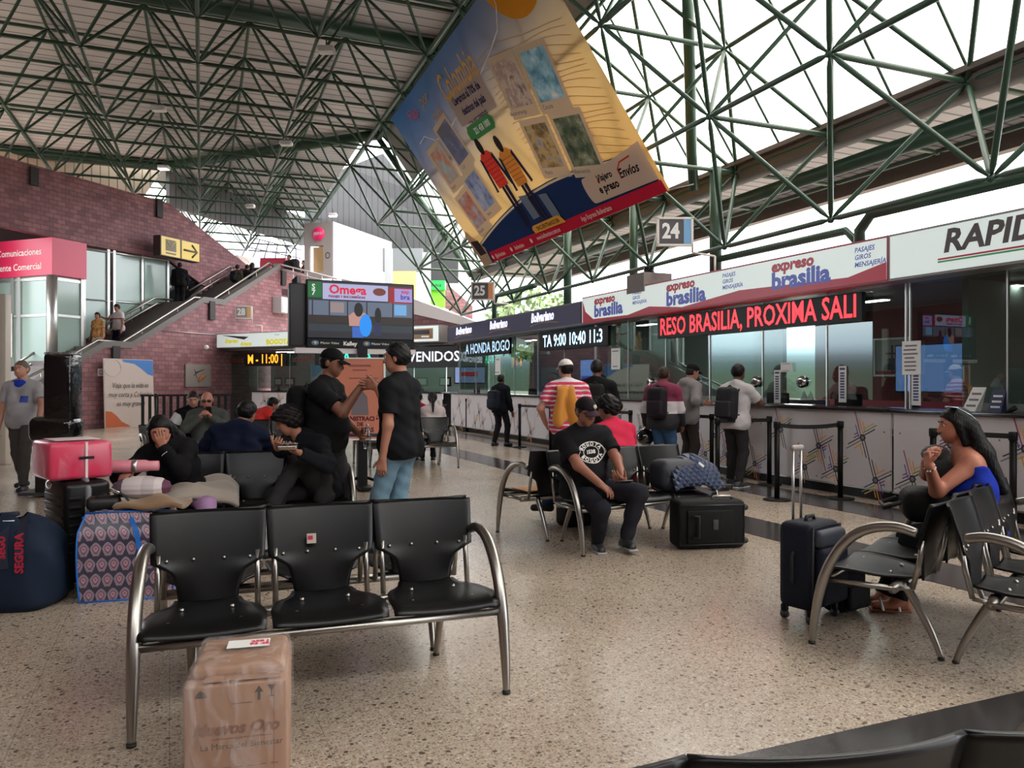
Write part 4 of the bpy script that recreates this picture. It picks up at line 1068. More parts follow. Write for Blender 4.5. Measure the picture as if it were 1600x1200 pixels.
# small wall pieces
def on_wall(name, label, cat, px, py, w, h, d, m, y=-.02):
    t0, z = SP(px, py, y); t = thing(name, label, cat, SPW(t0, y, z), SROT)
    mb = MB(); mb.box((0, -d / 2, 0), (w, d, h)); mb.build('panel', m, t); return t
t = on_wall('safety_sign', 'small red and white safety sign beside the motto board', 'sign', 160, 582, .36, .24, .02, M_PAPER)
m = MB(); m.box((.1, -.024, 0), (.15, .006, .22)); m.build('red_half', INK['red'], t); m = MB(); m.tube([(-.08 + .07 * math.cos(a * .628), -.024, .07 * math.sin(a * .628)) for a in range(11)], .010, 4); m.build('symbol', INK['red'], t)
t = on_wall('wall_picture', 'pale grey picture with a small cross and orange bar on the dark brick', 'picture', 309, 587, 1.28, .84, .04, mat('picture_grey', (138, 130, 126), .5))
m = MB(); m.tube([(-.15, -.045, .1), (.25, -.045, .22)], .02, 4); m.tube([(-.25, -.045, 0), (-.05, -.045, .1)], .012, 4); m.tube([(-.2, -.045, .22), (-.1, -.045, -.1)], .012, 4); m.build('cross', INK['black'], t)
m = MB(); m.tube([(-.02, -.045, -.2), (.3, -.045, .02)], .07, 4); m.build('orange_bar', mat('bar_orange', (176, 112, 62), .6), t)
t28, z28 = SP(380, 488, -.25)
number('bay number sign 28 with yellow strip standing off the brick wall', '28', SPW(t28, -.25, z28), R(10), .60, .48, mat('strip_yellow', (200, 160, 90), .5), [(.34, .03, .24), (.34, .03, -.5), (.72, .03, -.52), (.72, .03, -1.0)], plate=mat('plate_pale', (140, 136, 136), .5))
t = on_wall('meter_box', 'white metal service box on the pink brick under the upper railing', 'box', 437, 478, .95, .66, .45, mat('box_white', (196, 194, 194), .5), y=-.02)
m = MB(); m.rbox((0, -.46, 0), (.86, .02, .58), .01, 2); m.build('door', mat('box_white', (196, 194, 194), .5), t)
mb = MB(); a = SP(254, 517); b = SP(346, 524); mb.tube([(a[0], -.03, a[1]), (b[0], -.03, b[1])], .015, 6); o = mb.build('wall_conduit', M_ALU); o.location = SO; o.rotation_euler = (0, 0, SROT); tag(o, 'thin grey conduit running across the brick under the stairs', 'conduit')
t0, z0 = SP(316, 543); t = thing('wall_camera', 'small white camera on the brick left of the yellow lettered sign', 'camera', SPW(t0, -.1, z0), SROT)
m = MB(); m.ball((0, -.1, 0), .09, 10); m.build('dome', M_PAPER, t); m = MB(); m.cyl((0, -.1, 0), (.5, .1, -.02), .02, 6); m.build('arm', M_ALU, t)
# pale post at the left edge of the view
m = MB(); m.rbox((0, 0, 1.55), (.16, .16, 3.1), .01, 2); o = m.build('steel_post', mat('post_pale', (196, 186, 172), .5)); o.location = (-9.26, 14, 0); tag(o, 'pale square steel post behind the man in the grey work shirt', 'post')

# ================================================================ counters of the back wall
BO = Vector((-11.38, 30.0, 0)); BT = Vector((.8807, -.4735, 0)); BROT = math.atan2(-.4735, .8807)
def BX(px): q = (px - 800) / 1200; return (30 * q + 11.38) / (.8807 + .4735 * q)
def BW(t, y=0.0, z=0.0): return BO + BT * t + Vector((.4735, .8807, 0)) * y + Vector((0, 0, z))
def BZ(px, py): return 1.5 + (597 - py) / 1200 * (30 - .4735 * BX(px))
counter('pale ticket counter at the far end under the yellow lettered sign', BW(0), BROT, BX(393), BX(497), pw=1.3, glass=(.30, 2.6), seed=5)
counter('pale ticket counter at the far end under the BIENVENIDOS board', BW(0), BROT, BX(500), BX(690), pw=1.3, glass=(.30, 2.6), seed=6)
m = MB(); m.box2((BX(352), .3, .05), (BX(391), .34, 2.6)); o = m.build('window_51', M_GLASS2, kind='structure'); o.location = BO; o.rotation_euler = (0, 0, BROT)
def bbox(name, a, b, y0, y1, z0, z1, m, kind='structure'):
    q = MB(); q.box2((a, y0, z0), (b, y1, z1)); o = q.build(name, m, kind=kind); o.location = BO; o.rotation_euler = (0, 0, BROT); return o
bbox('wall_back', BX(345), BX(700), 2.6, 2.7, 0, 2.7, mat('office_wall_pale', (150, 166, 160), .7))
bbox('ceiling_back', BX(330), BX(700), .1, 2.7, 2.72, 2.80, M_SOFF)
bbox('wall_back_side', BX(499), BX(499) + .06, 1.0, 2.5, 0, 2.7, M_OFFW)
# upper wall over those counters: brick with a white coping sloping down to the right
def bpoly(name, pts, y, th, m):
    P = [(BX(a), BZ(a, b)) for a, b in pts]; n = len(P); q = MB()
    q.add([(x, y, z) for x, z in P] + [(x, y + th, z) for x, z in P], [tuple(range(n)), tuple(range(n, 2 * n))[::-1]] + [((i + 1) % n, i, n + i, n + (i + 1) % n) for i in range(n)])
    o = q.build(name, m, kind='structure'); o.location = BO; o.rotation_euler = (0, 0, BROT); return o
bpoly('wall_back_upper', [(470, 521), (700, 545), (736, 545), (736, 511), (600, 478), (525, 446), (478, 436), (470, 436)], .35, .25, M_BRICK)
bpoly('trim_6', [(525, 434), (600, 452), (736, 502), (736, 512), (600, 481), (525, 448)], .30, .35, mat('coping_white', (214, 206, 204), .5))
bpoly('trim_7', [(476, 450), (490, 440), (520, 440), (520, 455), (476, 462)], .2, .15, mat('coping_white', (214, 206, 204), .5))
bpoly('door_1', [(453, 437), (461, 430), (464, 520), (453, 520)], .1, .2, M_BLACK); bpoly('trim_8', [(465, 448), (473, 448), (474, 520), (465, 520)], .05, .25, M_WHITE)
# signs
def bsign(label, a, b, z0, z1, face):
    t = thing('fascia_sign', label, 'sign', BW(a), BROT)
    m = MB(); m.box2((0, -.25, z0), (b - a, .3, z1)); m.build('housing', M_HOUS, t); m = MB(); m.box2((.03, -.265, z0 + .03), (b - a - .03, -.25, z1 - .03)); m.build('face', face, t); return t, lambda px: BX(px) - a
t, X = bsign('white backlit fascia sign with yellow BOGOTÁ and Empresa Arauca lettering', BX(331), BX(477), 2.80, 3.36, M_LITW)
M_YLET = lit('letter_yellow', (214, 206, 40), .35)
letter(t, 'Empresa', X(360), 3.06, .20, M_YLET, y=-.268, align='LEFT', bold=.012, shear=.3); letter(t, 'Arauca', X(384), 2.94, .20, M_YLET, y=-.268, align='LEFT', bold=.012, shear=.3); letter(t, 'BOGOTÁ', X(443), 2.97, .26, M_YLET, y=-.268, bold=.016, sx=1.1); letter(t, 'Directo', X(441), 3.24, .08, INK['grey'], y=-.268, shear=.3)
m = MB(); m.add([(X(354), -.268, 3.30), (X(397), -.268, 3.20), (X(390), -.268, 3.10)], [(0, 2, 1)]); m.build('dark_wedge', M_DARK, t)
for r_, mm, yy in ((.22, INK['black'], -.268), (.17, M_LITW, -.270), (.12, mat('badge_gold', (190, 176, 80), .5), -.272)):
    m = MB(); m.add([(X(341) + r_ * .8 * math.cos(k * .393), yy, 3.07 + r_ * math.sin(k * .393)) for k in range(16)], [tuple(range(16))]); m.build('badge', mm, t)
t, X = bsign('white backlit fascia sign with a picture of a coach beside the navy sign', BX(480), BX(693), 2.80, 3.36, M_LITW)
m = MB(); m.rbox((X(664), -.27, 3.08), (1.0, .02, .34), .1, 3); m.build('coach_body', mat('coach_gold', (150, 110, 70), .4), t)
m = MB(); m.rbox((X(663), -.285, 3.13), (.8, .01, .14), .04, 3); m.build('coach_window', INK['black'], t); m = MB(); m.rbox((X(672), -.285, 2.98), (.3, .01, .06), .02, 2); m.build('coach_lamp', INK['white'], t)
def bled(label, a, b, z0, z1, txt, rgb, size, es=2.0, y=.0, sx=1.0):
    t = thing('led_board', label, 'LED display', BW(a), BROT)
    m = MB(); m.box2((0, y, z0), (b - a, y + .07, z1)); m.build('housing', M_BLACK, t)
    m = MB(); text_on(m, txt, upright((b - a) / 2, y - .004, (z0 + z1) / 2), size, bold=.008, sx=sx); m.build('lettering', emis('led_%d_%d_%d' % rgb, rgb, es), t)
bled('orange LED board showing M - 11:00 under the yellow lettered sign', BX(382), BX(447), 2.10, 2.60, 'M - 11:00 |', (255, 150, 30), .48, sx=.86)
bled('green LED board reading DA CA LA above the salmon poster', BX(492), BX(592), 2.10, 2.62, 'NACA - LA', (20, 235, 180), .52, sx=.9)
bled('black board reading BIENVENIDOS in white letters', BX(604), BX(717), 1.98, 2.66, 'BIENVENIDOS', (225, 225, 240), .46, es=1.1, y=-.05, sx=1.05)
t = thing('window_lettering', 'dark red BOGOTÁ lettering stuck on the far office glass', 'lettering', BW(BX(366), .28, 2.32), BROT)
for k, px in enumerate((366, 464)):
    m = MB(); text_on(m, 'BOGOTÁ', upright(BX(px) - BX(366), 0, 0), .26, bold=.012); m.build('lettering', mat('vinyl_red', (96, 44, 34), .5), t)
def btube(px0, px1, py, label):
    t = thing('tube_lamp', label, 'lamp', BW((BX(px0) + BX(px1)) / 2, .8, 2.64), BROT, 'tube lamps at the far counters')
    m = MB(); m.box((0, 0, .03), (BX(px1) - BX(px0), .12, .04)); m.build('fixture', M_WHITE, t); m = MB(); m.cyl((-(BX(px1) - BX(px0)) / 2, 0, 0), ((BX(px1) - BX(px0)) / 2, 0, 0), .025, 8); m.build('tube', M_TUBE, t)
btube(408, 450, 550, 'white tube lamp above the orange 11:00 board'); btube(457, 488, 553, 'white tube lamp right of the orange 11:00 board'); btube(640, 690, 546, 'white tube lamp above the BIENVENIDOS board')
def bmon(px, l, y=.75, z=1.17, w=.5):
    t = thing('monitor', l, 'computer monitor', BW(BX(px), y, z), BROT); m = MB(); m.rbox((0, 0, .34), (w, .04, .32), .01, 2); m.build('casing', M_BLACK, t); m = MB(); m.box((0, -.022, .34), (w * .7, .004, .2)); m.build('display', M_PAPER, t); m = MB(); m.box((0, .02, .1), (.06, .04, .2)); m.box((0, .03, .01), (.22, .16, .02)); m.build('stand', M_BLACK, t)
q = MB(); q.box2((BX(396), .56, .0), (BX(690), .95, 1.17)); o = q.build('back_desk', M_DARK); o.location = BO; o.rotation_euler = (0, 0, BROT); tag(o, 'long dark desk behind the glass of the far counters', 'desk')
bmon(430, 'black monitor on the far counter under the 11:00 board'); bmon(412, 'small black monitor left of the one under the 11:00 board', w=.4); bmon(640, 'black monitor below the BIENVENIDOS board'); bmon(676, 'black monitor at the right end of the far counter')
t = thing('wall_screen', 'colourful lit screen in the far office under the BIENVENIDOS board', 'screen', BW(BX(672), 2.5, 1.75), BROT)
m = MB(); m.rbox((0, .03, 0), (1.3, .05, .62), .01, 2); m.build('casing', M_BLACK, t); m = MB(); m.box((0, 0, 0), (1.22, .01, .55)); m.build('display', emis('far_screen', (150, 170, 220), .6), t); m = MB(); m.box((0, -.01, .03), (.7, .01, .16)); m.build('red_blob', emis('far_red', (200, 50, 60), .6), t)
# dark slatted barrier and single post before the brick wall
t = thing('slatted_barrier', 'dark slatted barrier before the brick wall behind the seated bald man', 'barrier', (-10.2, 24.2, 0), R(20))
for k in range(14): m = MB(); m.box((-1.3 + .2 * k, 0, .6), (.09, .03, 1.0)); m.build('slat', M_BLACK, t)
for z in (.15, 1.08): m = MB(); m.box((0, .03, z), (2.75, .03, .06)); m.build('rail', M_BLACK, t)
stanchion(243, 19.5, 'black queue post standing in front of the pale motto board', h=1.2)

# ================================================================ upper floor behind the stairs
t = thing('upper_kiosk', 'white kiosk on the upper floor with a round pink sign', 'kiosk', W(496, 436, 33.5), R(-20))
m = MB(); m.box2((-.68, 0, 0), (.72, .12, .3)); m.box2((-.68, 0, 1.45), (.72, .12, 2.45)); m.box2((.30, 0, .3), (.72, .12, 1.45)); m.box2((-.68, 0, .3), (-.42, .12, 1.45)); m.build('front', mat('kiosk_grey', (160, 150, 146), .6), t)
m = MB(); m.box2((.72, 0, -.1), (.80, 5.2, 2.45)); m.build('side_wall', mat('kiosk_white', (168, 164, 172), .5), t)
m = MB(); m.lathe([(0, 0), (.30, 0), (.30, .04), (0, .04)], (0.06, 0, 1.95), 24, M=Matrix.Rotation(R(90), 3, 'X')); m.build('round_sign', lit('sign_pink', (214, 40, 100), .25), t)
m = MB(); text_on(m, 'DEKO', upright(.06, -.045, 1.97), .16, bold=.004); m.build('lettering', M_PAPER, t); m = MB(); text_on(m, 'O', upright(.52, -.005, .98), .42, sx=.8); m.build('lettering', INK['black'], t)
m = MB(); m.box2((-.42, .3, .3), (.30, .34, 1.45)); m.build('inside_display', mat('kiosk_warm', (226, 190, 140), .6), t)
def upper_box(name, label, cat, px0, py0, px1, py1, d, dep, m, rz=0.0):
    a = W(px0, py1, d); b = W(px1, py0, d); o = MB().box2((0, 0, 0), (b.x - a.x, dep, b.z - a.z)).build(name, m); o.location = a; o.rotation_euler = (0, 0, rz); tag(o, label, cat); return o
upper_box('upper_wall_panel', 'red wall panel behind the top of the stairs', 'panel', 406, 403, 446, 440, 36, .3, mat('panel_red', (170, 44, 66), .6))
upper_box('yellow_shopfront', 'yellow shopfront on the upper floor right of the white kiosk', 'shopfront', 612, 424, 650, 470, 33, .3, lit('shop_yellow', (235, 205, 120), .15))
upper_box('white_pillar', 'white pillar on the upper floor between kiosk and yellow shopfront', 'pillar', 601, 388, 612, 470, 32.5, .3, mat('pillar_white', (176, 180, 182), .6))
upper_box('glazed_front', 'white and glass front on the upper floor above the yellow shopfront', 'shopfront', 598, 388, 660, 424, 34, .3, mat('front_pale', (120, 126, 130), .4))
upper_box('dark_front', 'dark shopfront on the upper floor above the lime green shop', 'shopfront', 672, 396, 716, 442, 36, .3, M_DARK)
upper_box('white_pillar', 'second white pillar, the one beside the lime green shop', 'pillar', 660, 395, 672, 480, 33, .3, mat('pillar_white', (176, 180, 182), .6))
t = thing('green_shop', 'lime green shop on the upper floor with banca lettering', 'shop', W(683, 480, 34), 0)
m = MB(); m.box2((-.32, 0, 0), (.32, .4, .75)); m.build('front', mat('green_lime', (120, 200, 50), .5), t); m = MB(); m.box2((-.36, -.2, .75), (.36, .4, 1.15)); m.build('sign_box', lit('green_sign', (40, 190, 80), .2), t); m = MB(); text_on(m, 'banca', upright(-.02, -.21, .95), .2, bold=.004); m.build('lettering', INK['black'], t)
q = MB(); P = [W(692, 438, 35), W(738, 478, 35), W(738, 500, 35), W(692, 480, 35)]
q.add([tuple(p) for p in P] + [(p.x, p.y + .3, p.z) for p in P], [(3, 2, 1, 0), (4, 5, 6, 7), (0, 1, 5, 4), (1, 2, 6, 5), (2, 3, 7, 6), (3, 0, 4, 7)]); q.build('wall_upper_far', M_BRICK, kind='structure')
# corrugated wall hanging from the roof at the far side, dark above, open sky beneath
def hang(name, pts, th, m):
    a = W(*pts[0]); q = MB(); n = len(pts); P = [W(*p) - a for p in pts]; u = (P[1] - P[0]).normalized(); u.z = 0; u.normalize(); rot = math.atan2(u.y, u.x)
    Rm = Matrix.Rotation(-rot, 3, 'Z'); P = [Rm @ p for p in P]; q.add([tuple(p) for p in P] + [(p.x, p.y + th, p.z) for p in P], [tuple(range(n)), tuple(range(n, 2 * n))[::-1]] + [((i + 1) % n, i, n + i, n + (i + 1) % n) for i in range(n)])
    o = q.build(name, m, kind='structure'); o.location = a; o.rotation_euler = (0, 0, rot); return o
hang('wall_far_left', [(265, 322, 32.0), (476, 384, 41.0), (476, 340, 41.0), (265, 262, 32.0)], .2, M_CLAD)
hang('wall_far', [(476, 384, 41.2), (742, 398, 38.0), (720, 372, 38.0), (640, 296, 39.0), (598, 240, 39.6), (540, 262, 40.4), (476, 300, 41.2)], .2, M_CLAD2)
hang('wall_far_beige', [(-80, 262, 27.5), (226, 306, 31.0), (256, 262, 31.5), (-80, 222, 27.5)], .2, M_BEIGE)
# railing and small canopy at the stair head
t = thing('upper_railing', 'white steel railing along the upper floor edge by the kiosk', 'railing')
a = W(437, 413, 33.4); b = W(527, 436, 30.5)
for dz in (0, -.22): m = MB(); m.tube([a + Vector((0, 0, dz)), b + Vector((0, 0, dz))], .035, 8); m.build('rail', M_WHITE, t)
for k in range(5): p = a.lerp(b, k / 4); m = MB(); m.cyl(p, p - Vector((0, 0, .5)), .025, 6); m.build('post', M_WHITE, t)
t = thing('stair_canopy', 'beige striped canopy over the escalator head behind the stairs', 'canopy')
A = [W(352, 412, 37), W(369, 398, 37), W(400, 405, 40), W(400, 432, 40), W(352, 432, 37)]
m = MB(); m.add([tuple(p) for p in A] + [(p.x, p.y + 1.5, p.z) for p in A], [(4, 3, 2, 1, 0), (5, 6, 7, 8, 9), (0, 1, 6, 5), (1, 2, 7, 6), (2, 3, 8, 7), (3, 4, 9, 8), (4, 0, 5, 9)]); m.build('cover', mat('canopy_beige', (214, 196, 184), .6), t)
t = thing('window_grid', 'slanting glazing bars against the white sky above the stair head', 'glazing bars')
for i in range(6): m = MB(); m.tube([W(392 + 14 * i, 371 + 3.2 * i, 40), W(378 + 17 * i, 400 + 3 * i, 40)], .035, 6); m.build('bar', mat('bar_lilac', (130, 120, 150), .5), t)
for k in range(2): m = MB(); m.tube([W(392 - 6 * k, 371 + 15 * k, 40), W(470, 391 + 13 * k, 40)], .035, 6); m.build('bar', mat('bar_lilac', (130, 120, 150), .5), t)
# floor slab of the upper level
q = MB(); P = [SPW(SP(440, 432)[0], 0, 0), SPW(SP(440, 432)[0] + 14, 0, 0), SPW(SP(440, 432)[0] + 14, 8, 0), SPW(SP(440, 432)[0], 8, 0)]
zf = SP(440, 440)[1] - .3
q.add([(p.x, p.y, zf - .3) for p in P] + [(p.x, p.y, zf) for p in P], [(3, 2, 1, 0), (4, 5, 6, 7), (0, 1, 5, 4), (1, 2, 6, 5), (2, 3, 7, 6), (3, 0, 4, 7)]); q.build('floor_upper', M_STONE, kind='structure')

# ================================================================ screen totem
tv = thing('screen_totem', 'big video screen on a black pole showing an Omega ticket counter', 'screen', (-2.10, 10.75, 0), R(24))
tv.scale = (1.04, 1, 1)
m = MB(); m.box((0, 0, 1.0), (.13, .10, 2.0)); m.build('pole', M_BLACK, tv)
m = MB(); m.box((0, 0, .04), (.16, .62, .04)); m.tube([(-.45, -.05, .01), (-.06, 0, .16)], .022, 6); m.tube([(.45, -.05, .01), (.06, 0, .16)], .022, 6); m.box((0, 0, .012), (.9, .10, .02)); m.build('foot', M_BLACK, tv)
m = MB(); m.rbox((0, .07, 2.43), (1.47, .10, .95), .015, 2); m.build('casing', M_BLACK, tv)
m = MB(); m.rbox((-.80, .16, 2.42), (.28, .16, .86), .02, 2); m.build('side_box', M_DARK, tv)
m = MB(); m.box((-.06, .08, 1.93), (1.62, .14, .07)); m.build('shelf', M_WHITE, tv)
def scr(name, x0, z0, x1, z1, rgb, es=.8, k=1): m = MB(); m.box2((x0, .012 - .0015 * k, z0), (x1, .016, z1)); return m.build(name, emis('tv_%d_%d_%d' % rgb, rgb, es), tv)
scr('display', -.71, 2.11, .71, 2.89, (46, 52, 64), .5)
scr('picture_sign', -.52, 2.64, .36, 2.86, (176, 176, 214), .8, 2); scr('picture_green', -.71, 2.66, -.53, 2.87, (20, 110, 50), .7, 2); scr('picture_red', .37, 2.62, .70, 2.85, (160, 30, 40), .7, 2); scr('picture_sign', .45, 2.64, .70, 2.83, (160, 150, 214), .8, 3)
scr('picture_office', -.70, 2.40, .70, 2.62, (110, 124, 146), .6, 2); scr('picture_counter', -.70, 2.30, .70, 2.42, (52, 42, 38), .5, 3); scr('picture_panel', -.70, 2.20, .70, 2.31, (52, 66, 74), .5, 3); scr('picture_floor', -.70, 2.12, .70, 2.2, (40, 42, 52), .5, 3)
for i, x in enumerate((-.66, -.44, -.2, .06, .42)): scr('picture_mullion', x, 2.42, x + .015, 2.62, (20, 22, 28), .4, 3)
scr('picture_window', -.42, 2.46, -.24, 2.6, (170, 150, 150), .6, 3); scr('picture_window', .45, 2.45, .62, 2.6, (110, 170, 220), .8, 3)
def scrpoly(name, pts, rgb, es=.8, k=4): m = MB(); m.add([(x, .012 - .0015 * k, z) for x, z in pts], [tuple(range(len(pts)))]); m.build(name, emis('tv_%d_%d_%d' % rgb, rgb, es), tv)
ell = lambda cx, cz, rx, rz, n=14: [(cx + rx * math.cos(2 * math.pi * i / n), cz + rz * math.sin(2 * math.pi * i / n)) for i in range(n)]
scrpoly('picture_skin', [(-.17, 2.28), (.07, 2.28), (.10, 2.40), (.04, 2.47), (-.12, 2.47), (-.18, 2.42)], (190, 140, 130)); scrpoly('picture_hair', ell(-.045, 2.51, .06, .10), (26, 16, 18), .5, 5); scrpoly('picture_jeans', [(-.13, 2.12), (.02, 2.12), (.02, 2.27), (-.13, 2.27)], (50, 100, 190), .8, 5)
scrpoly('picture_backpack', ell(.05, 2.29, .085, .16), (20, 130, 220), 1.0, 6)
scrpoly('picture_hair', ell(.22, 2.44, .045, .11), (16, 12, 16), .4, 5); scrpoly('picture_jeans', [(.17, 2.15), (.26, 2.15), (.26, 2.33), (.18, 2.33)], (36, 44, 90), .6, 4)
for s_, x, z, sz, rgb in (('Omega', -.19, 2.775, .17, (214, 24, 60)), ('PASAJES Y ENCOMIENDAS', -.2, 2.68, .042, (120, 30, 70)), ('exp', .6, 2.79, .075, (200, 30, 60)), ('bra', .6, 2.71, .10, (30, 30, 130)), ('S', -.64, 2.80, .10, (235, 235, 235)), ('7', -.64, 2.72, .10, (235, 235, 235))):
    m = MB(); text_on(m, s_, upright(x, .004, z), sz, bold=.006 if sz > .1 else .002); m.build('lettering', emis('tvt_%d_%d_%d' % rgb, rgb, .8), tv)
scrpoly('picture_coach', ell(.24, 2.77, .09, .055), (130, 60, 40), .6, 4)
m = MB(); m.box((0, .004, 2.03), (1.44, .02, .12)); m.build('bottom_band', M_BLACK, tv)
for x in (-.62, .06):
    m = MB(); m.ball((x, -.008, 2.035), (.05, .004, .035), 12); m.build('eye_logo', emis('logo_blue', (70, 110, 150), .5), tv); m = MB(); m.ball((x, -.012, 2.035), (.02, .004, .02), 10); m.build('eye_pupil', INK['orange'], tv)
    m = MB(); text_on(m, 'Máster Video', upright(x + .19, -.008, 2.035), .045); m.build('lettering', M_PAPER, tv); m = MB(); text_on(m, 'Kalley', upright(x + .46, -.008, 2.03), .075, bold=.003); m.build('lettering', M_PAPER, tv)
pt = thing('salmon_poster', 'salmon poster reading ADMINISTRACIÓN DE EMPRESAS under the video screen', 'poster', (-2.06, 10.42, 0), R(-3))
m = MB(); m.box((0, 0, 1.27), (.66, .02, 1.10)); m.build('board', mat('poster_salmon', (206, 130, 104), .5, noise=.1, nscale=3), pt)
m = MB()
for (cx, cz, sx, sz) in ((0, 1.82, .69, .02), (0, .72, .69, .02), (-.335, 1.27, .02, 1.1), (.335, 1.27, .02, 1.1)): m.box((cx, -.006, cz), (sx, .03, sz))
m.build('frame', M_PAPER, pt)
for s_, z, sz, c in (('MINISTRACIÓN', 1.0, .085, 'magenta'), ('ADMINISTRACIÓN', 1.0, .078, 'magenta'), ('DE', .925, .07, 'magenta'), ('EMPRESAS', .85, .085, 'magenta'))[1:]:
    m = MB(); text_on(m, s_, upright(.0, -.013, z), sz, bold=.004); m.build('lettering', mat('poster_ink', (100, 34, 50), .5), pt)
m = MB(); m.rbox((0, -.013, .78), (.5, .004, .045), .01, 2); m.build('blue_strip', INK['navy'], pt)
m = MB(); m.box((0, -.0125, 1.72), (.3, .003, .03)); m.box((0, -.0125, 1.66), (.2, .003, .02)); m.box((.05, -.0125, 1.55), (.4, .003, .015)); m.build('print', mat('poster_ink2', (150, 90, 90), .5), pt)
m = MB(); m.add([(-.12, -.0125, 1.05), (.12, -.0125, 1.05), (.10, -.0125, 1.3), (.05, -.0125, 1.36), (-.05, -.0125, 1.36), (-.10, -.0125, 1.3)], [tuple(range(6))]); m.add([(.045 * math.cos(k * .6), -.0126, 1.41 + .055 * math.sin(k * .6)) for k in range(11)], [tuple(range(11))]); m.build('printed_figure', INK['grey'], pt)
# trees outside beyond the navy sign
M_LEAF = mat('leaf_green', (110, 132, 84), .7, noise=.4, nscale=4); M_BARK = mat('bark', (80, 66, 54), .9)
def tree(x, y, z, r, label):
    t = thing('tree', label, 'tree', (x, y, 0), 0, None); rr = random.Random(int(x * 10))
    m = MB(); m.tube([(0, 0, 0), (0, 0, z)], [.25, .12], 8); m.build('trunk', M_BARK, t)
    m = MB()
    for k in range(900):
        a = rr.random() * 6.28; u = rr.random() * 2 - 1; q = r * (.55 + .45 * rr.random() ** .4); s = math.sqrt(1 - u * u)
        p = Vector((q * s * math.cos(a), q * s * math.sin(a), z + q * u * .75)); d1 = Vector((rr.uniform(-1, 1), rr.uniform(-1, 1), rr.uniform(-1, 1))).normalized() * .22; d2 = d1.orthogonal().normalized() * .12
        m.add([p - d1, p + d2, p + d1, p - d2], [(0, 1, 2, 3)])
    m.build('foliage', M_LEAF, t)
tree(1.0, 36, 4.2, 2.3, 'leafy tree outside seen over the navy sign below the number 25'); tree(4.6, 37, 3.9, 2.2, 'leafy tree outside seen over the navy sign below the banner tip')

# flood lamps hanging in the roof frame
for px, py, d, on, l in ((248, 170, 19.0, 0, 'small flood lamp under the roof above the red shop sign'), (447, 224, 21.8, 0, 'small flood lamp under the roof above the stair head'), (510, 78, 15.7, 0, 'flood lamp under the roof left of the banner corner'), (256, 262, 24.1, 1, 'pair of lit lamps hanging at the far roof corner over the brick wall'), (391, 322, 29.0, 0, 'flood lamp in front of the grey corrugated wall'), (520, 336, 31.0, 1, 'lit lamps in the roof above the white kiosk')):
    t = thing('roof_lamp', l, 'lamp', W(px, py, d), 0, 'lamps hanging in the roof frame')
    m = MB(); m.rbox((0, 0, 0), (.34, .24, .12), .03, 2); m.build('housing', M_WHITE, t); m = MB(); m.cyl((0, 0, .05), (0, 0, max(.1, 8.5 - W(px, py, d).z)), .015, 6); m.build('hanger', M_DARK, t)
    m = MB(); m.box((0, -.02, -.065), (.28, .2, .012)); m.build('lens', emis('lamp_lens', (255, 250, 240), 8) if on else M_PAPER, t)
# ================================================================ waiting-hall benches
M_SHELL = mat('black_shell', (9, 9, 10), .36, spec=.32, bump=.05, bscale=25)
M_CAP = mat('rubber_cap', (24, 24, 24), .6)
def interp(ps, v):
    for (a, A), (b, B) in zip(ps, ps[1:]):
        if v <= b: return A + (B - A) * (v - a) / (b - a)
    return ps[-1][1]
def seat_mb(cx):
    prof = [(-.335, .402), (-.325, .423), (-.29, .440), (-.20, .446), (-.05, .436), (.08, .430), (.15, .436)]
    yz = [Vector((0, y, z)) for y, z in prof]; yz = crom(yz, 3)
    def fn(u, v):
        k = v * (len(yz) - 1); i = min(int(k), len(yz) - 2); p = yz[i].lerp(yz[i + 1], k - i)
        hw = interp([(-.4, .255), (-.2, .262), (-.02, .235), (.06, .17), (.16, .145)], p.y)
        x = (u * 2 - 1)
        return (cx + x * hw, p.y, p.z + .012 * x * x)
    m = MB(); m.sheet(fn, 12, 18, 0, .013)
    for (x, y) in ((-.15, -.22), (.15, -.22), (-.11, .0), (.11, .0)):
        m.lathe([(0, .007), (.007, .006), (.011, .002), (.012, -.004)], (cx + x, y, .444), 8, 1)
    return m
def back_mb(cx):
    def fn(u, v):
        z = .425 + v * .435
        x = u * 2 - 1
        hw = interp([(.42, .135), (.50, .145), (.57, .165), (.605, .215), (.625, .258), (.70, .262), (.86, .268)], z)
        y = .145 + .10 * v + .03 * v * v - .045 * (abs(x) ** 2.2) * interp([(.5, 0), (.62, .7), (.86, 1)], z)
        return (cx + x * hw, y, z)
    m = MB(); m.sheet(fn, 16, 26, 0, .013)
    for x in (-.19, -.07, .07, .19):
        z = .632; y = .145 + .10 * .48 + .03 * .23 - .03 * abs(x / .26) ** 2.2
        m.ball((cx + x, y - .006, z), .010, 8, 1)
    return m
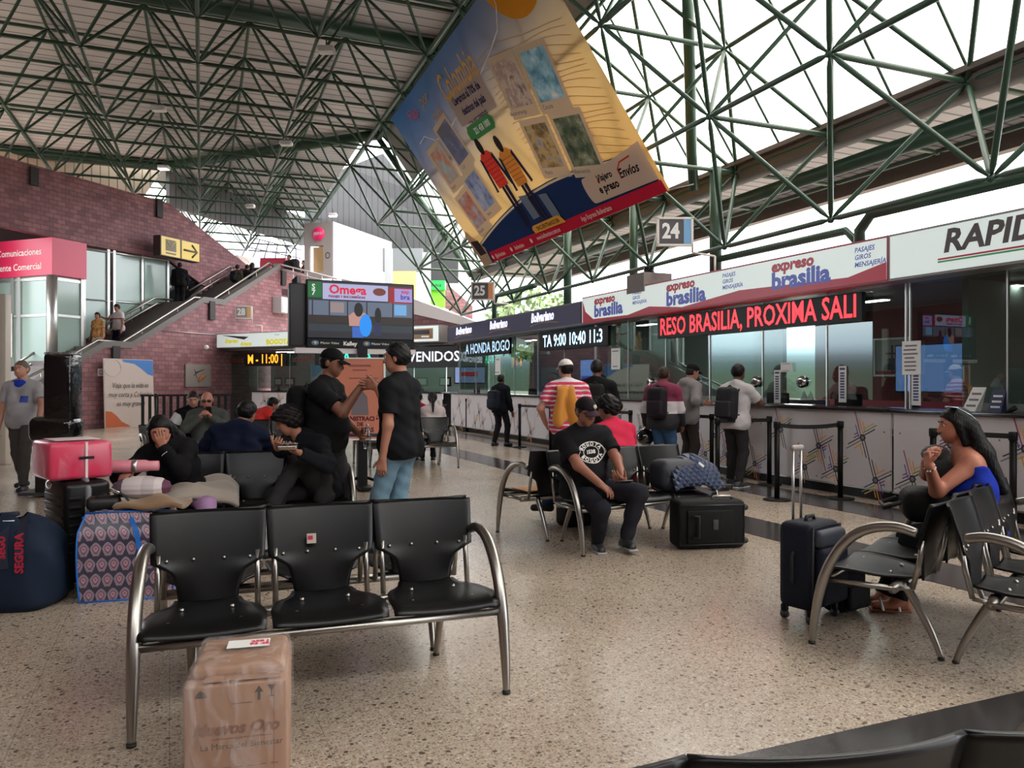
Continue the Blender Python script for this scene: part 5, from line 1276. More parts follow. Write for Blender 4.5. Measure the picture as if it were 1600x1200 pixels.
def make_bench(name, label, group):
    t = thing(name, label, 'bench', group=group)
    for cx in (-.54, 0, .54):
        seat_mb(cx).build('seat', [M_SHELL, M_STEEL], t); back_mb(cx).build('backrest', [M_SHELL, M_STEEL], t)
    m = MB(); m.cyl((-.81, -.312, .380), (.81, -.312, .380), .019, 12); m.build('front_rail', M_STEEL, t)
    m = MB(); m.cyl((-.80, .05, .385), (.80, .05, .385), .027, 12); m.build('rear_rail', M_STEEL, t)
    for cx in (-.54, 0, .54):
        for s in (-1, 1):
            x = cx + s * .228; m = MB(); m.tube([(x, .14, .395), (x, .175, .55), (x, .19, .66)], .014, 8); m.tube([(x, .05, .385), (x, .14, .395)], .012, 6); m.build('back_post', M_STEEL, t)
    for s in (-1, 1):
        P = crom([(s * .80, .17, .700), (s * .805, .07, .722), (s * .81, -.06, .700), (s * .812, -.17, .630), (s * .815, -.255, .515), (s * .815, -.315, .37), (s * .815, -.35, .21), (s * .815, -.368, .09), (s * .815, -.375, .012)], 4)
        rs = [.0245 + .0045 * min(1, i / 10) - .013 * max(0, (i - 20) / 12) for i in range(len(P))]
        m = MB(); m.tube(P, rs, 14); a = m.build('arm_leg', M_STEEL, t)
        m = MB(); m.cyl((s * .815, -.375, 0), (s * .815, -.375, .016), .020, 10); m.build('foot_cap', M_CAP, a)
        P = crom([(s * .62, .06, .385), (s * .62, .13, .27), (s * .62, .20, .13), (s * .62, .245, .01)], 4)
        m = MB(); m.tube(P, [.026 - .011 * i / (len(P) - 1) for i in range(len(P))], 12); a = m.build('rear_leg', M_STEEL, t)
        m = MB(); m.cyl((s * .62, .245, 0), (s * .62, .245, .014), .018, 10); m.build('foot_cap', M_CAP, a)
        m = MB(); m.tube([(s * .79, -.312, .380), (s * .79, .05, .385)], .016, 8); m.build('side_bar', M_STEEL, t)
    return t
bench0 = None
def bench(x, y, rot, label):
    global bench0
    if bench0 is None: b = bench0 = make_bench('waiting_bench', label, 'steel and black waiting benches')
    else: b = copy_tree(bench0)
    b.location = (x, y, 0); b.rotation_euler = (0, 0, R(rot)); b['label'] = label
    return b
bench(-.92, 3.78, 19.4, 'empty three-seat black bench in front with a wrapped cardboard box before it')
bench(-1.106, 4.32, 199.4, 'black bench standing back to back behind the empty bench with the cardboard box')
bench(-2.28, 6.86, 19.4, 'black bench holding the woman hiding her face and the young man eating')
bench(-2.47, 7.40, 199.4, 'black bench with the person in the navy hoodie facing away')
bench(1.13, 7.33, 30, 'black bench with the capped man and a bag under a quilted jacket')
bench(.75, 7.75, 210, 'black bench back to back with the capped man, a cardboard sheet on its seat')
bench(2.54, 4.77, 228.7, 'black bench of the long-haired woman, its near arm curving over the suitcase')
bench(2.96, 4.40, 48.7, 'empty black bench at the right edge, back to back with the long-haired woman')
bench(.525, 1.596, 190, 'black bench whose back rims poke up at the bottom edge of the view')
bench(-1.83, 13.49, 19.4, 'small looking empty bench behind the man in jeans, in front of the woman in white')
bench(-2.02, 14.05, 199.4, 'bench far behind the man in jeans where the woman in white sits')
bench(-4.30, 12.80, 19.4, 'far bench with an empty black back beside the bright red shirt')
bench(-4.50, 13.36, 199.4, 'far bench where the person in the bright red shirt sits')
bench(-4.78, 11.75, 38, 'far bench of the bald man and his neighbour')
# sticker on the middle back of the front bench
p = Vector((-.92, 3.78, 0)) + Matrix.Rotation(R(19.4), 3, 'Z') @ Vector((-.05, .175, .70))
m = MB(); m.box((0, 0, 0), (.046, .002, .05)); m.box((-.006, -.002, .004), (.024, .002, .02), 1); o = m.build('sticker', [mat('sticker_pale', (176, 160, 150), .6), INK['red']]); o.location = p; o.rotation_euler = (R(-12), 0, R(19.4)); tag(o, 'small torn sticker on the middle backrest of the front bench', 'sticker')
q = Vector((.75, 7.75, 0)) + Matrix.Rotation(R(210), 3, 'Z') @ Vector((.54, -.08, .452))
m = MB(); m.box((0, 0, .004), (.40, .30, .008)); o = m.build('cardboard_sheet', mat('kraft', (170, 128, 92), .8, noise=.1)); o.location = q; o.rotation_euler = (0, 0, R(210)); tag(o, 'flat tan cardboard sheet lying on the seat behind the capped man', 'cardboard')

# ================================================================ luggage
M_KRAFT = mat('box_kraft', (150, 112, 86), .75, noise=.10, nscale=5)
M_KINK = mat('box_ink', (120, 78, 56), .7); M_KDARK = mat('box_ink_dark', (66, 58, 48), .7)
def wrap_mat(name, tint, fac, rough=.22, bump=.9, scale=14):
    "crumpled stretch film"
    m = bpy.data.materials.new(name); m.use_nodes = True; nt = m.node_tree; N = nt.nodes; L = nt.links; N.clear()
    o = N.new('ShaderNodeOutputMaterial'); mx = N.new('ShaderNodeMixShader'); t = N.new('ShaderNodeBsdfTransparent'); g = N.new('ShaderNodeBsdfPrincipled')
    g.inputs['Base Color'].default_value = srgb(*tint); g.inputs['Roughness'].default_value = rough; g.inputs['Specular IOR Level'].default_value = 1.0
    tc = N.new('ShaderNodeTexCoord'); mp = N.new('ShaderNodeMapping'); mp.inputs['Scale'].default_value = (1, 1, .35); n = N.new('ShaderNodeTexNoise'); n.inputs['Scale'].default_value = scale; n.inputs['Detail'].default_value = 5; n.inputs['Distortion'].default_value = 1.2
    L.new(tc.outputs['Object'], mp.inputs[0]); L.new(mp.outputs[0], n.inputs['Vector'])
    bp = N.new('ShaderNodeBump'); bp.inputs['Strength'].default_value = bump; bp.inputs['Distance'].default_value = .03; L.new(n.outputs['Fac'], bp.inputs['Height']); L.new(bp.outputs[0], g.inputs['Normal'])
    r = N.new('ShaderNodeMapRange'); r.inputs[1].default_value = .42; r.inputs[2].default_value = .72; r.inputs[3].default_value = fac * .5; r.inputs[4].default_value = min(1, fac * 2.2); L.new(n.outputs['Fac'], r.inputs[0])
    L.new(r.outputs[0], mx.inputs[0]); L.new(t.outputs[0], mx.inputs[1]); L.new(g.outputs[0], mx.inputs[2]); L.new(mx.outputs[0], o.inputs[0])
    return m
M_FILM = wrap_mat('stretch_film', (222, 210, 206), .16, .10, 1.0, 16)
t = thing('cardboard_box', 'cardboard egg box wrapped in clear film before the front bench', 'box', (-1.02, 2.90, 0), R(14))
m = MB(); m.rbox((0, 0, .22), (.345, .42, .44), .006, 2); m.rbox((0, .03, .452), (.32, .34, .05), .022, 3); m.build('carton', M_KRAFT, t)
m = MB(); m.box((.02, -.10, .443), (.26, .20, .004), M=Matrix.Rotation(R(-4), 3, 'X')); m.build('lid_flap', M_KRAFT, t)
m = MB(); m.rbox((0, 0, .228), (.365, .44, .456), .03, 4); m.rbox((0, .03, .458), (.34, .37, .062), .03, 4); m.build('film_wrap', M_FILM, t)
m = MB(); m.box((.02, .06, .492), (.155, .085, .002)); l = m.build('paper_label', M_PAPER, t)
for k in range(2): m = MB(); text_on(m, ('258 J', '93 46')[k], Matrix.Translation((.06, .075 - .03 * k, .4935)), .032, bold=.002); m.build('handwriting', mat('ink_pink', (214, 60, 90), .6), l)
FY = -.2108
for s_, x, z, sz, mm, k in (('Huevos Oro', .0, .285, .056, M_KINK, dict(shear=.25, bold=.003)), ('La Marca del Bienestar', .02, .225, .030, M_KDARK, dict()), ('LA', .01, .25, .018, M_KDARK, dict())):
    m = MB(); text_on(m, s_, upright(x, FY, z), sz, **k); m.build('lettering', mm, t)
m = MB(); m.box((.02, FY, .252), (.20, .001, .004)); m.box((.02, FY, .372), (.07, .001, .004)); m.box((-.115, FY, .285), (.02, .001, .03)); m.build('print', M_KINK, t)
for k in range(7): m = MB(); m.box((-.11 + .04 * k, FY, .15), (.025, .001, .004)); m.build('print', M_KINK, t)
m = MB(); m.add([(.062, FY, .405), (.092, FY, .405), (.077, FY, .428)], [(0, 1, 2)]); m.box((.077, FY, .392), (.010, .001, .03)); m.build('arrow_mark', M_KDARK, t)
m = MB(); m.add([(.105, FY, .428), (.135, FY, .428), (.122, FY, .408), (.118, FY, .408)], [(3, 2, 1, 0)]); m.box((.12, FY, .398), (.004, .001, .02)); m.box((.12, FY, .388), (.018, .001, .004)); m.build('glass_mark', M_KDARK, t)
m = MB(); m.add([(-.135, FY, .40), (-.095, FY, .40), (-.10, FY, .415), (-.115, FY, .426), (-.13, FY, .415)], [tuple(range(5))]); m.build('egg_mark', M_KDARK, t)
m = MB(); m.box((.128, FY + .0002, .22), (.002, .001, .44)); m.build('seam', M_KINK, t)

def ribbed_case(name, label, loc, rot, w, d, h, m_body, ribs=9):
    t = thing(name, label, 'suitcase', loc, R(rot))
    m = MB(); m.rbox((0, 0, .05 + (h - .05) / 2), (w, d, h - .05), .045, 4); m.build('shell', m_body, t)
    m = MB()
    for k in range(ribs): z = .14 + (h - .26) * k / (ribs - 1); m.rbox((0, -d / 2, z), (w * .86, .014, .035), .006, 2); m.rbox((0, d / 2, z), (w * .86, .014, .035), .006, 2); m.rbox((w / 2, -d * .28, z), (.012, d * .26, .03), .005, 2); m.rbox((w / 2, d * .28, z), (.012, d * .26, .03), .005, 2)
    m.build('ribs', m_body, t, kind='stuff')
    m = MB(); P = []
    for x, z in ((-w / 2 + .05, .06), (w / 2 - .05, .06), (w / 2, .11), (w / 2, h - .06), (w / 2 - .05, h), (-w / 2 + .05, h), (-w / 2, h - .06), (-w / 2, .11)): P.append((x * 1.004, 0, .05 + (z - .05) * 1.003))
    m.tube(P, .022, 6, closed=True); m.build('zip_band', mat('zip_grey', (112, 110, 112), .5), t)
    for sx in (-1, 1):
        for sy in (-1, 1):
            x, y = sx * (w / 2 - .06), sy * (d / 2 - .05)
            m = MB(); m.rbox((x, y, .062), (.06, .05, .03), .01, 2); a = m.build('wheel_housing', M_BLACK, t); m = MB(); m.cyl((x - .012, y, .03), (x + .012, y, .03), .029, 14); m.build('wheel', M_DARK, a)
    return t
M_CASE = mat('case_black', (13, 13, 14), .38, spec=.35)
t = ribbed_case('suitcase', 'large black ribbed hard suitcase carrying a pink wrapped package', (-3.25, 5.74, 0), -44, .50, .31, .78, M_CASE)
m = MB(); m.ball((-.12, -.15, .735), (.07, .02, .035), 12); m.build('corner_guard', M_CHROME, t); m = MB(); m.rbox((.256, 0, .55), (.012, .05, .10), .01, 2); m.build('lock', M_ALU, t)
t = thing('wrapped_package', 'bright pink case wrapped in clear film lying on the black suitcase', 'package', (-3.30, 5.76, .787), R(45))
m = MB(); m.rbox((0, 0, .14), (.42, .47, .27), .03, 3); m.build('case', mat('case_pink', (206, 22, 72), .3), t)
m = MB(); m.rbox((0, 0, .142), (.435, .485, .284), .035, 3); m.build('film_wrap', wrap_mat('film_pink', (236, 180, 196), .13, .12, 1.0, 9), t)
m = MB(); m.box((.03, -.246, .16), (.10, .004, .02)); m.build('handle', M_BLACK, t); m = MB(); m.box((.0, 0, .288), (.30, .3, .003)); m.box((.03, -.2455, .14), (.016, .003, .27)); m.build('clear_tape', mat('tape_white', (226, 206, 206), .3), t)
# dark blue duffel at the left edge
t = thing('duffel_bag', 'dark blue upright duffel bag with red SEGURA strap at the left edge', 'bag', (-3.36, 5.16, 0), R(8))
M_DUF = mat('duffel_blue', (22, 34, 52), .7, spec=.2, bump=.5, bscale=9)
def duf(u, v):
    a = u * 2 * math.pi; z = v * .60
    k = interp([(0, .80), (.04, .97), (.3, 1.0), (.42, .95), (.52, .72), (.58, .42), (.62, .10)], z)
    r = k * (1 + .03 * math.sin(5 * a + 6 * v)); c, s = math.cos(a), math.sin(a)
    return (.33 * r * math.copysign(abs(c) ** .6, c), .24 * r * math.copysign(abs(s) ** .6, s), z + .02 * math.sin(3 * a) * v)
m = MB(); m.sheet(duf, 40, 20); m.add([(.33 * .8 * math.cos(a * .2618), .24 * .8 * math.sin(a * .2618), 0) for a in range(24)], [tuple(range(24))]); m.build('body', M_DUF, t)
def strap(t, pts, w, name='strap', mm=None, up=(0, 0, 1)):
    pts = crom(pts, 4); V = []
    for i, p in enumerate(pts):
        d = pts[min(i + 1, len(pts) - 1)] - pts[max(i - 1, 0)]; n = d.cross(Vector(up)).normalized() * w / 2; V += [p + n, p - n]
    N_ = len(pts); m = MB(); off = Vector(up).normalized() * .004
    m.add(V + [p + off for p in V], [(2 * i, 2 * i + 1, 2 * i + 3, 2 * i + 2) for i in range(N_ - 1)] + [(len(V) + 2 * i + 2, len(V) + 2 * i + 3, len(V) + 2 * i + 1, len(V) + 2 * i) for i in range(N_ - 1)], 0, True)
    return m.build(name, mm or M_BELT, t)
for x in (.06, .16):
    s_ = strap(t, [(x - .06, -.05, .60), (x - .02, -.17, .53), (x, -.245, .42), (x + .01, -.25, .30)], .055, mm=mat('strap_navy', (22, 30, 52), .6), up=(0, -1, .3))
m = MB(); text_on(m, 'SEGURA', Matrix.Translation((.165, -.258, .40)) @ Matrix.Rotation(R(90), 4, 'X') @ Matrix.Rotation(R(90), 4, 'Z'), .07, bold=.003); m.build('lettering', INK['red'], t)
m = MB(); text_on(m, 'SEGU', Matrix.Translation((.06, -.256, .44)) @ Matrix.Rotation(R(90), 4, 'X') @ Matrix.Rotation(R(90), 4, 'Z'), .06, bold=.003); m.build('lettering', INK['red'], t)
m = MB(); m.rbox((.0, -.02, .615), (.10, .06, .03), .01, 2); m.build('handle_wrap', mat('strap_navy', (22, 30, 52), .6), t); m = MB(); m.rbox((.03, -.09, .585), (.07, .05, .006), .003, 2); m.build('tag', M_PAPER, t)
# patterned tote
def tote_mat():
    m = bpy.data.materials.new('tote_print'); m.use_nodes = True; nt = m.node_tree; N = nt.nodes; L = nt.links; b = N['Principled BSDF']; b.inputs['Roughness'].default_value = .35
    tc = N.new('ShaderNodeTexCoord'); sp = N.new('ShaderNodeSeparateXYZ'); L.new(tc.outputs['Object'], sp.inputs[0])
    def M2(op, a, bb, c=None):
        q = N.new('ShaderNodeMath'); q.operation = op
        for i, v in enumerate((a, bb, c)):
            if v is None: continue
            if isinstance(v, (int, float)): q.inputs[i].default_value = v
            else: L.new(v, q.inputs[i])
        return q.outputs[0]
    x = M2('ADD', sp.outputs['X'], M2('MULTIPLY', sp.outputs['Y'], .9))
    # ogee drops: nested rings in staggered cells
    gx = M2('MULTIPLY', x, 13.5); gz = M2('MULTIPLY', sp.outputs['Z'], 9.5)
    row = M2('FLOOR', gz, 0); gx2 = M2('ADD', gx, M2('MULTIPLY', M2('MODULO', row, 2), .5))
    fx = M2('SUBTRACT', M2('FRACT', gx2, 0), .5); fz = M2('SUBTRACT', M2('FRACT', gz, 0), .5)
    ax = M2('ABSOLUTE', fx, 0); az = M2('ABSOLUTE', fz, 0)
    d = M2('ADD', M2('POWER', M2('MULTIPLY', ax, 1.9), 1.6), M2('POWER', M2('MULTIPLY', M2('ADD', az, M2('MULTIPLY', fz, .25)), 1.8), 1.3))
    r = N.new('ShaderNodeValToRGB'); r.color_ramp.interpolation = 'CONSTANT'; L.new(d, r.inputs[0])
    st = [(0, (150, 96, 108)), (.10, (176, 150, 160)), (.20, (140, 92, 108)), (.32, (66, 60, 76)), (.42, (166, 154, 166)), (.50, (136, 100, 116)), (.68, (160, 152, 166)), (.80, (58, 54, 70))]
    for i, (p, c) in enumerate(st):
        e = r.color_ramp.elements[i] if i < 2 else r.color_ramp.elements.new(p)
        e.position = p; e.color = srgb(*c)
    L.new(r.outputs[0], b.inputs['Base Color'])
    n = N.new('ShaderNodeTexNoise'); n.inputs['Scale'].default_value = 7; L.new(tc.outputs['Object'], n.inputs['Vector']); bp = N.new('ShaderNodeBump'); bp.inputs['Strength'].default_value = .4; bp.inputs['Distance'].default_value = .05; L.new(n.outputs['Fac'], bp.inputs['Height']); L.new(bp.outputs[0], b.inputs['Normal'])
    return m
t = thing('tote_bag', 'large shopping tote with purple drop pattern and bright blue edging', 'bag', (-2.70, 5.46, 0), R(16))
def tote(u, v):
    a = u * 4; k = int(a) % 4; f = a - int(a); W2, D2 = .29, .19; bul = 1 + .06 * math.sin(v * 3.0)
    c = [(-W2, -D2), (W2, -D2), (W2, D2), (-W2, D2)]; p, q = c[k], c[(k + 1) % 4]; top = 1 - .10 * max(0, v - .8) / .2
    x = (p[0] + (q[0] - p[0]) * f) * bul * top; y = (p[1] + (q[1] - p[1]) * f) * bul * (1 - .35 * max(0, v - .75) / .25)
    return (x, y, .60 * v + .012 * math.sin(a * 6) * v)
m = MB(); m.sheet(tote, 48, 14); m.add([(-.29, -.19, .001), (.29, -.19, .001), (.29, .19, .001), (-.29, .19, .001)], [(0, 3, 2, 1)]); m.sheet(lambda u, v: (-.26 + .52 * u, -.13 + .26 * v, .585 + .03 * math.sin(u * 9) * math.sin(v * 5)), 10, 6); m.build('body', tote_mat(), t)
M_PIPE = mat('tote_blue', (30, 104, 190), .4)
m = MB()
for (x, y) in ((-.29, -.19), (.29, -.19)): m.tube([(x * (1 + .06 * math.sin(v * .3)) * (1 - .1 * max(0, v - 8) / 2), y * (1 + .06 * math.sin(v * .3)) * (1 - .35 * max(0, v - 7.5) / 2.5), .06 * v) for v in range(11)], .007, 6)
m.tube([(-.265, -.128, .60), (.265, -.128, .60)], .007, 6); m.tube([(-.29, -.19, .006), (.29, -.19, .006)], .007, 6); m.tube([(-.29, -.19, .006), (-.29, .19, .006)], .007, 6); m.tube([(-.265, -.125, .55), (-.30, -.08, .56), (-.29, .12, .56)], .007, 6); m.build('edging', M_PIPE, t)
strap(t, [(.02, -.155, .56), (.06, -.205, .48), (.08, -.21, .38), (.10, -.215, .30)], .032, 'strap', M_PIPE, (0, -1, 0)); strap(t, [(.16, -.15, .60), (.24, -.18, .56), (.27, -.19, .50)], .032, 'strap', M_PIPE, (0, -1, 0))
m = MB(); m.rbox((.105, -.222, .275), (.035, .006, .05), .004, 2); m.build('strap_tag', M_PAPER, t)
# things heaped on the tote
t = thing('travel_pillow', 'round striped grey and plum pillow lying on the patterned tote', 'pillow', (-2.66, 5.52, .665), R(12))
M_STRIPE = ramp_mat('pillow_stripe', 'X', [(-.2, (92, 74, 92)), (-.11, (196, 184, 184)), (.02, (176, 164, 164)), (.10, (196, 184, 182)), (.15, (90, 46, 66)), (.22, (90, 46, 66))])
m = MB()
def pil(u, v):
    a = u * 2 * math.pi; b = (v - .5) * math.pi; g = 1 + .025 * math.cos(14 * b)
    return (.20 * math.cos(b) ** .8 * math.cos(a) * g, .13 * math.cos(b) ** .8 * math.sin(a) * g, .078 + .078 * math.sin(b) * g)
m.sheet(pil, 32, 24); m.build('cushion', M_STRIPE, t)
o = MB(); o.sheet(lambda u, v: ((u - .5) * .46, (v - .5) * .26, .05 + .06 * math.sin(u * 3.14) * math.sin(v * 3.14) + .014 * math.sin(9 * u + 5 * v)), 18, 10, 0, .03)
o = o.build('folded_garment', mat('cloth_brown', (128, 100, 70), .8, noise=.15, sheen=.3)); o.location = (-2.55, 5.46, .59); o.rotation_euler = (0, 0, R(8)); tag(o, 'brown folded garment between the striped pillow and the tote', 'garment')
t = thing('shoulder_bag', 'small black shoulder bag with a silver clasp on the patterned tote', 'bag', (-2.87, 5.40, .60), R(25))
m = MB(); m.rbox((0, 0, .05), (.22, .12, .10), .04, 3); m.build('body', mat('bag_black', (24, 22, 24), .5), t); strap(t, [(-.05, -.04, .10), (.06, -.07, .14), (.14, -.09, .09), (.22, -.10, -.04), (.27, -.12, -.14)], .018, 'strap', M_BELT, (0, -.5, 1)); m = MB(); m.rbox((.07, -.08, .14), (.07, .014, .02), .004, 2, M=Matrix.Rotation(R(30), 3, 'Y')); m.build('clasp', M_CHROME, t)
def bottle_h(name, label, loc, rotz, L, r, mm, band):
    t = thing(name, label, 'bottle', loc, rotz); M_ = Matrix.Rotation(R(90), 3, 'Y')
    m = MB(); m.lathe([(0, 0), (r, 0), (r * 1.02, .02), (r, L * .72), (r * .8, L * .8), (r * .8, L), (0, L)], (-L / 2, 0, r), 20, M=M_); m.build('body', mm, t); m = MB(); m.cyl((-L * .05, 0, r), (L * .06, 0, r), r * 1.05, 20); m.build('band', band, t)
bottle_h('thermos', 'pink thermos with a grey band lying by the hand of the woman hiding her face', (-2.92, 5.95, .80), R(12), .34, .048, mat('bottle_pink', (214, 136, 148), .35), M_ALU)
# quilted jacket on a bag on the capped man's bench
bb_ = Vector((1.13, 7.33, 0)) + Matrix.Rotation(R(30), 3, 'Z') @ Vector((.50, -.12, .455))
t = thing('travel_bag', 'dark grey travel bag standing on the bench beside the capped man', 'bag', bb_, R(24))
m = MB(); m.rbox((-.03, 0, .15), (.50, .30, .30), .09, 4); m.build('body', mat('bag_grey', (44, 46, 54), .6, bump=.4, bscale=10), t); strap(t, [(-.12, -.15, .26), (-.06, -.19, .15), (.06, -.22, .04), (.2, -.24, -.02)], .04, 'strap', mat('strap_grey', (58, 58, 62), .6), (0, -1, .2)); m = MB(); text_on(m, 'LN', upright(-.2, -.153, .17), .07, bold=.003, shear=.2); m.build('lettering', M_BLACK, t)
def quilt_mat():
    m = bpy.data.materials.new('quilted_navy'); m.use_nodes = True; nt = m.node_tree; N = nt.nodes; L = nt.links; b = N['Principled BSDF']; b.inputs['Base Color'].default_value = srgb(52, 62, 88); b.inputs['Roughness'].default_value = .45
    tc = N.new('ShaderNodeTexCoord'); sp = N.new('ShaderNodeSeparateXYZ'); L.new(tc.outputs['Object'], sp.inputs[0])
    def wv(sg):
        a = N.new('ShaderNodeMath'); a.operation = 'MULTIPLY_ADD'; a.inputs[1].default_value = sg; L.new(sp.outputs['Z'], a.inputs[0]); L.new(sp.outputs['X'], a.inputs[2])
        p = N.new('ShaderNodeMath'); p.operation = 'PINGPONG'; p.inputs[1].default_value = .035; L.new(a.outputs[0], p.inputs[0]); return p.outputs[0]
    mn = N.new('ShaderNodeMath'); mn.operation = 'MINIMUM'; L.new(wv(1.0), mn.inputs[0]); L.new(wv(-1.0), mn.inputs[1])
    bp = N.new('ShaderNodeBump'); bp.inputs['Strength'].default_value = 1; bp.inputs['Distance'].default_value = .6; L.new(mn.outputs[0], bp.inputs['Height']); L.new(bp.outputs[0], b.inputs['Normal']); return m
t = thing('quilted_jacket', 'navy quilted jacket with a white tag thrown over the travel bag', 'jacket', bb_ + Vector((.06, .02, .16)), R(24))
def qj(u, v):
    a = (u - .5) * 2; b = (v - .5) * 2; r2 = min(1, a * a * .6 + b * b * .7); fall = max(0, b - .0) if False else 0
    return (.28 * a + .02 * math.sin(5 * v), -.20 + .36 * v - .05 * (1 - v), .19 - .16 * r2 - .10 * (1 - v) ** 3 * 1.6 + .016 * math.sin(7 * u + 4 * v) + .012 * math.sin(13 * u))
m = MB(); m.sheet(qj, 26, 18, 0, .02); m.build('body', quilt_mat(), t); m = MB(); m.box((.02, -.235, .10), (.07, .006, .022), M=Matrix.Rotation(R(35), 3, 'Y')); m.build('tag', M_PAPER, t)
t = thing('cabin_suitcase', 'black soft cabin suitcase lying on its side before the quilted jacket', 'suitcase', (1.77, 6.98, 0), R(8))
M_SOFT = mat('soft_black', (11, 11, 12), .65, spec=.2, bump=.3, bscale=40)
m = MB(); m.rbox((0, 0, .225), (.64, .26, .43), .05, 4); m.build('body', M_SOFT, t)
m = MB(); m.rbox((-.02, -.135, .21), (.44, .03, .30), .03, 3); m.build('pocket', M_SOFT, t); m = MB(); m.tube([(-.30, -.13, .05), (.30, -.13, .05), (.30, -.13, .40), (-.30, -.13, .40)], .007, 6, closed=True); m.build('piping', M_DARK, t)
m = MB(); m.tube([(-.2, -.155, .12), (-.14, -.175, .12), (-.14, -.175, .31), (-.2, -.155, .31)], .012, 6); m.build('handle', M_BELT, t); m = MB(); m.rbox((.02, -.155, .23), (.05, .006, .09), .004, 2); m.build('badge', M_DARK, t)
for z in (.06, .36): m = MB(); m.rbox((.33, 0, z), (.05, .09, .06), .012, 2); a = m.build('wheel_housing', M_BLACK, t); m = MB(); m.cyl((.35, -.05, z), (.35, .05, z), .026, 12); m.build('wheel', M_DARK, a)
m = MB(); m.tube([(.02, -.05, .44), (.04, -.05, .47), (.20, -.05, .47), (.22, -.05, .44)], .010, 6); m.build('top_handle', M_STEEL, t)
t = thing('black_bag', 'black bag on the floor under the bench of the capped man', 'bag', (.70, 8.05, 0), R(30)); m = MB(); m.rbox((0, 0, .16), (.45, .26, .32), .06, 3); m.build('body', M_SOFT, t); m = MB(); m.tube([(-.1, 0, .31), (-.08, 0, .37), (.08, 0, .37), (.1, 0, .31)], .012, 6); m.build('handle', M_BELT, t)
# navy trolley case with pulled-out handle
t = thing('trolley_case', 'navy soft trolley suitcase with its long steel handle pulled out', 'suitcase', (1.90, 4.90, 0), R(38))
M_NAVY = mat('case_navy', (22, 26, 38), .65, spec=.2, bump=.35, bscale=50)
m = MB(); m.rbox((0, 0, .35), (.36, .24, .54), .05, 4); m.build('body', M_NAVY, t); m = MB(); m.rbox((0, -.145, .30), (.30, .08, .36), .035, 3); m.build('lower_pocket', M_NAVY, t); m = MB(); m.rbox((0, -.135, .53), (.30, .07, .11), .03, 3); m.build('upper_pocket', mat('pocket_grey', (52, 56, 66), .6), t)
m = MB(); m.tube([(-.16, -.115, .10), (.16, -.115, .10), (.16, -.115, .60), (-.16, -.115, .60)], .008, 6, closed=True); m.build('piping', M_DARK, t); m = MB(); m.tube([(-.185, -.0, .25), (-.205, 0, .27), (-.205, 0, .42), (-.185, 0, .44)], .011, 6); m.build('side_handle', M_BELT, t); m = MB(); m.tube([(-.05, .0, .615), (-.04, 0, .645), (.04, 0, .645), (.05, 0, .615)], .012, 6); m.build('top_handle', M_BELT, t)
for sx in (-1, 1): m = MB(); m.cyl((sx * .045, .09, .60), (sx * .045, .09, 1.06), .009, 8); m.build('handle_rod', M_ALU, t)
m = MB(); m.rbox((0, .09, 1.075), (.13, .034, .035), .015, 3); m.build('grip', mat('grip_grey', (150, 140, 134), .4), t)
for sx in (-1, 1):
    for sy in (-1, 1): x, y = sx * .14, sy * .09; m = MB(); m.rbox((x, y, .07), (.04, .04, .05), .01, 2); a = m.build('wheel_housing', M_BLACK, t); m = MB(); m.cyl((x - .012, y, .028), (x + .012, y, .028), .027, 12); m.build('wheel', M_DARK, a)
t = thing('backpack', 'black backpack on the floor between the navy trolley case and the sandals', 'backpack', (2.17, 5.04, 0), R(30)); m = MB(); m.rbox((0, 0, .17), (.30, .20, .34), .08, 4); m.build('body', M_SOFT, t); m = MB(); m.rbox((0, -.11, .12), (.22, .05, .16), .03, 3); m.build('front_pocket', M_SOFT, t); m = MB(); m.tube([(-.04, 0, .335), (0, 0, .365), (.04, 0, .335)], .01, 6); m.build('top_loop', M_BELT, t)
# tall package wrapped in black film that the porter pushes
M_BFILM = mat('film_black', (8, 8, 9), .16, spec=.7, bump=1.0, bscale=9)
t = thing('wrapped_tower', 'tall odd-shaped load wrapped in shiny black film beside the porter', 'package', (-6.08, 10.15, 0), R(6))
m = MB(); m.rbox((.10, 0, .38), (.46, .46, .72), .07, 4); m.build('lower_load', M_BFILM, t); m = MB(); m.rbox((.06, 0, .88), (.56, .44, .34), .10, 4); m.build('middle_load', M_BFILM, t); m = MB(); m.rbox((.14, 0, 1.42), (.36, .36, .92), .06, 4); m.build('upper_load', M_BFILM, t); m = MB(); m.rbox((.14, 0, 1.87), (.34, .34, .04), .02, 3); m.build('top_cap', wrap_mat('film_grey', (120, 118, 118), 1.0, .15, 1.0, 12), t)
m = MB(); m.box((0, 0, .05), (.62, .46, .04)); m.build('dolly', M_DARK, t)
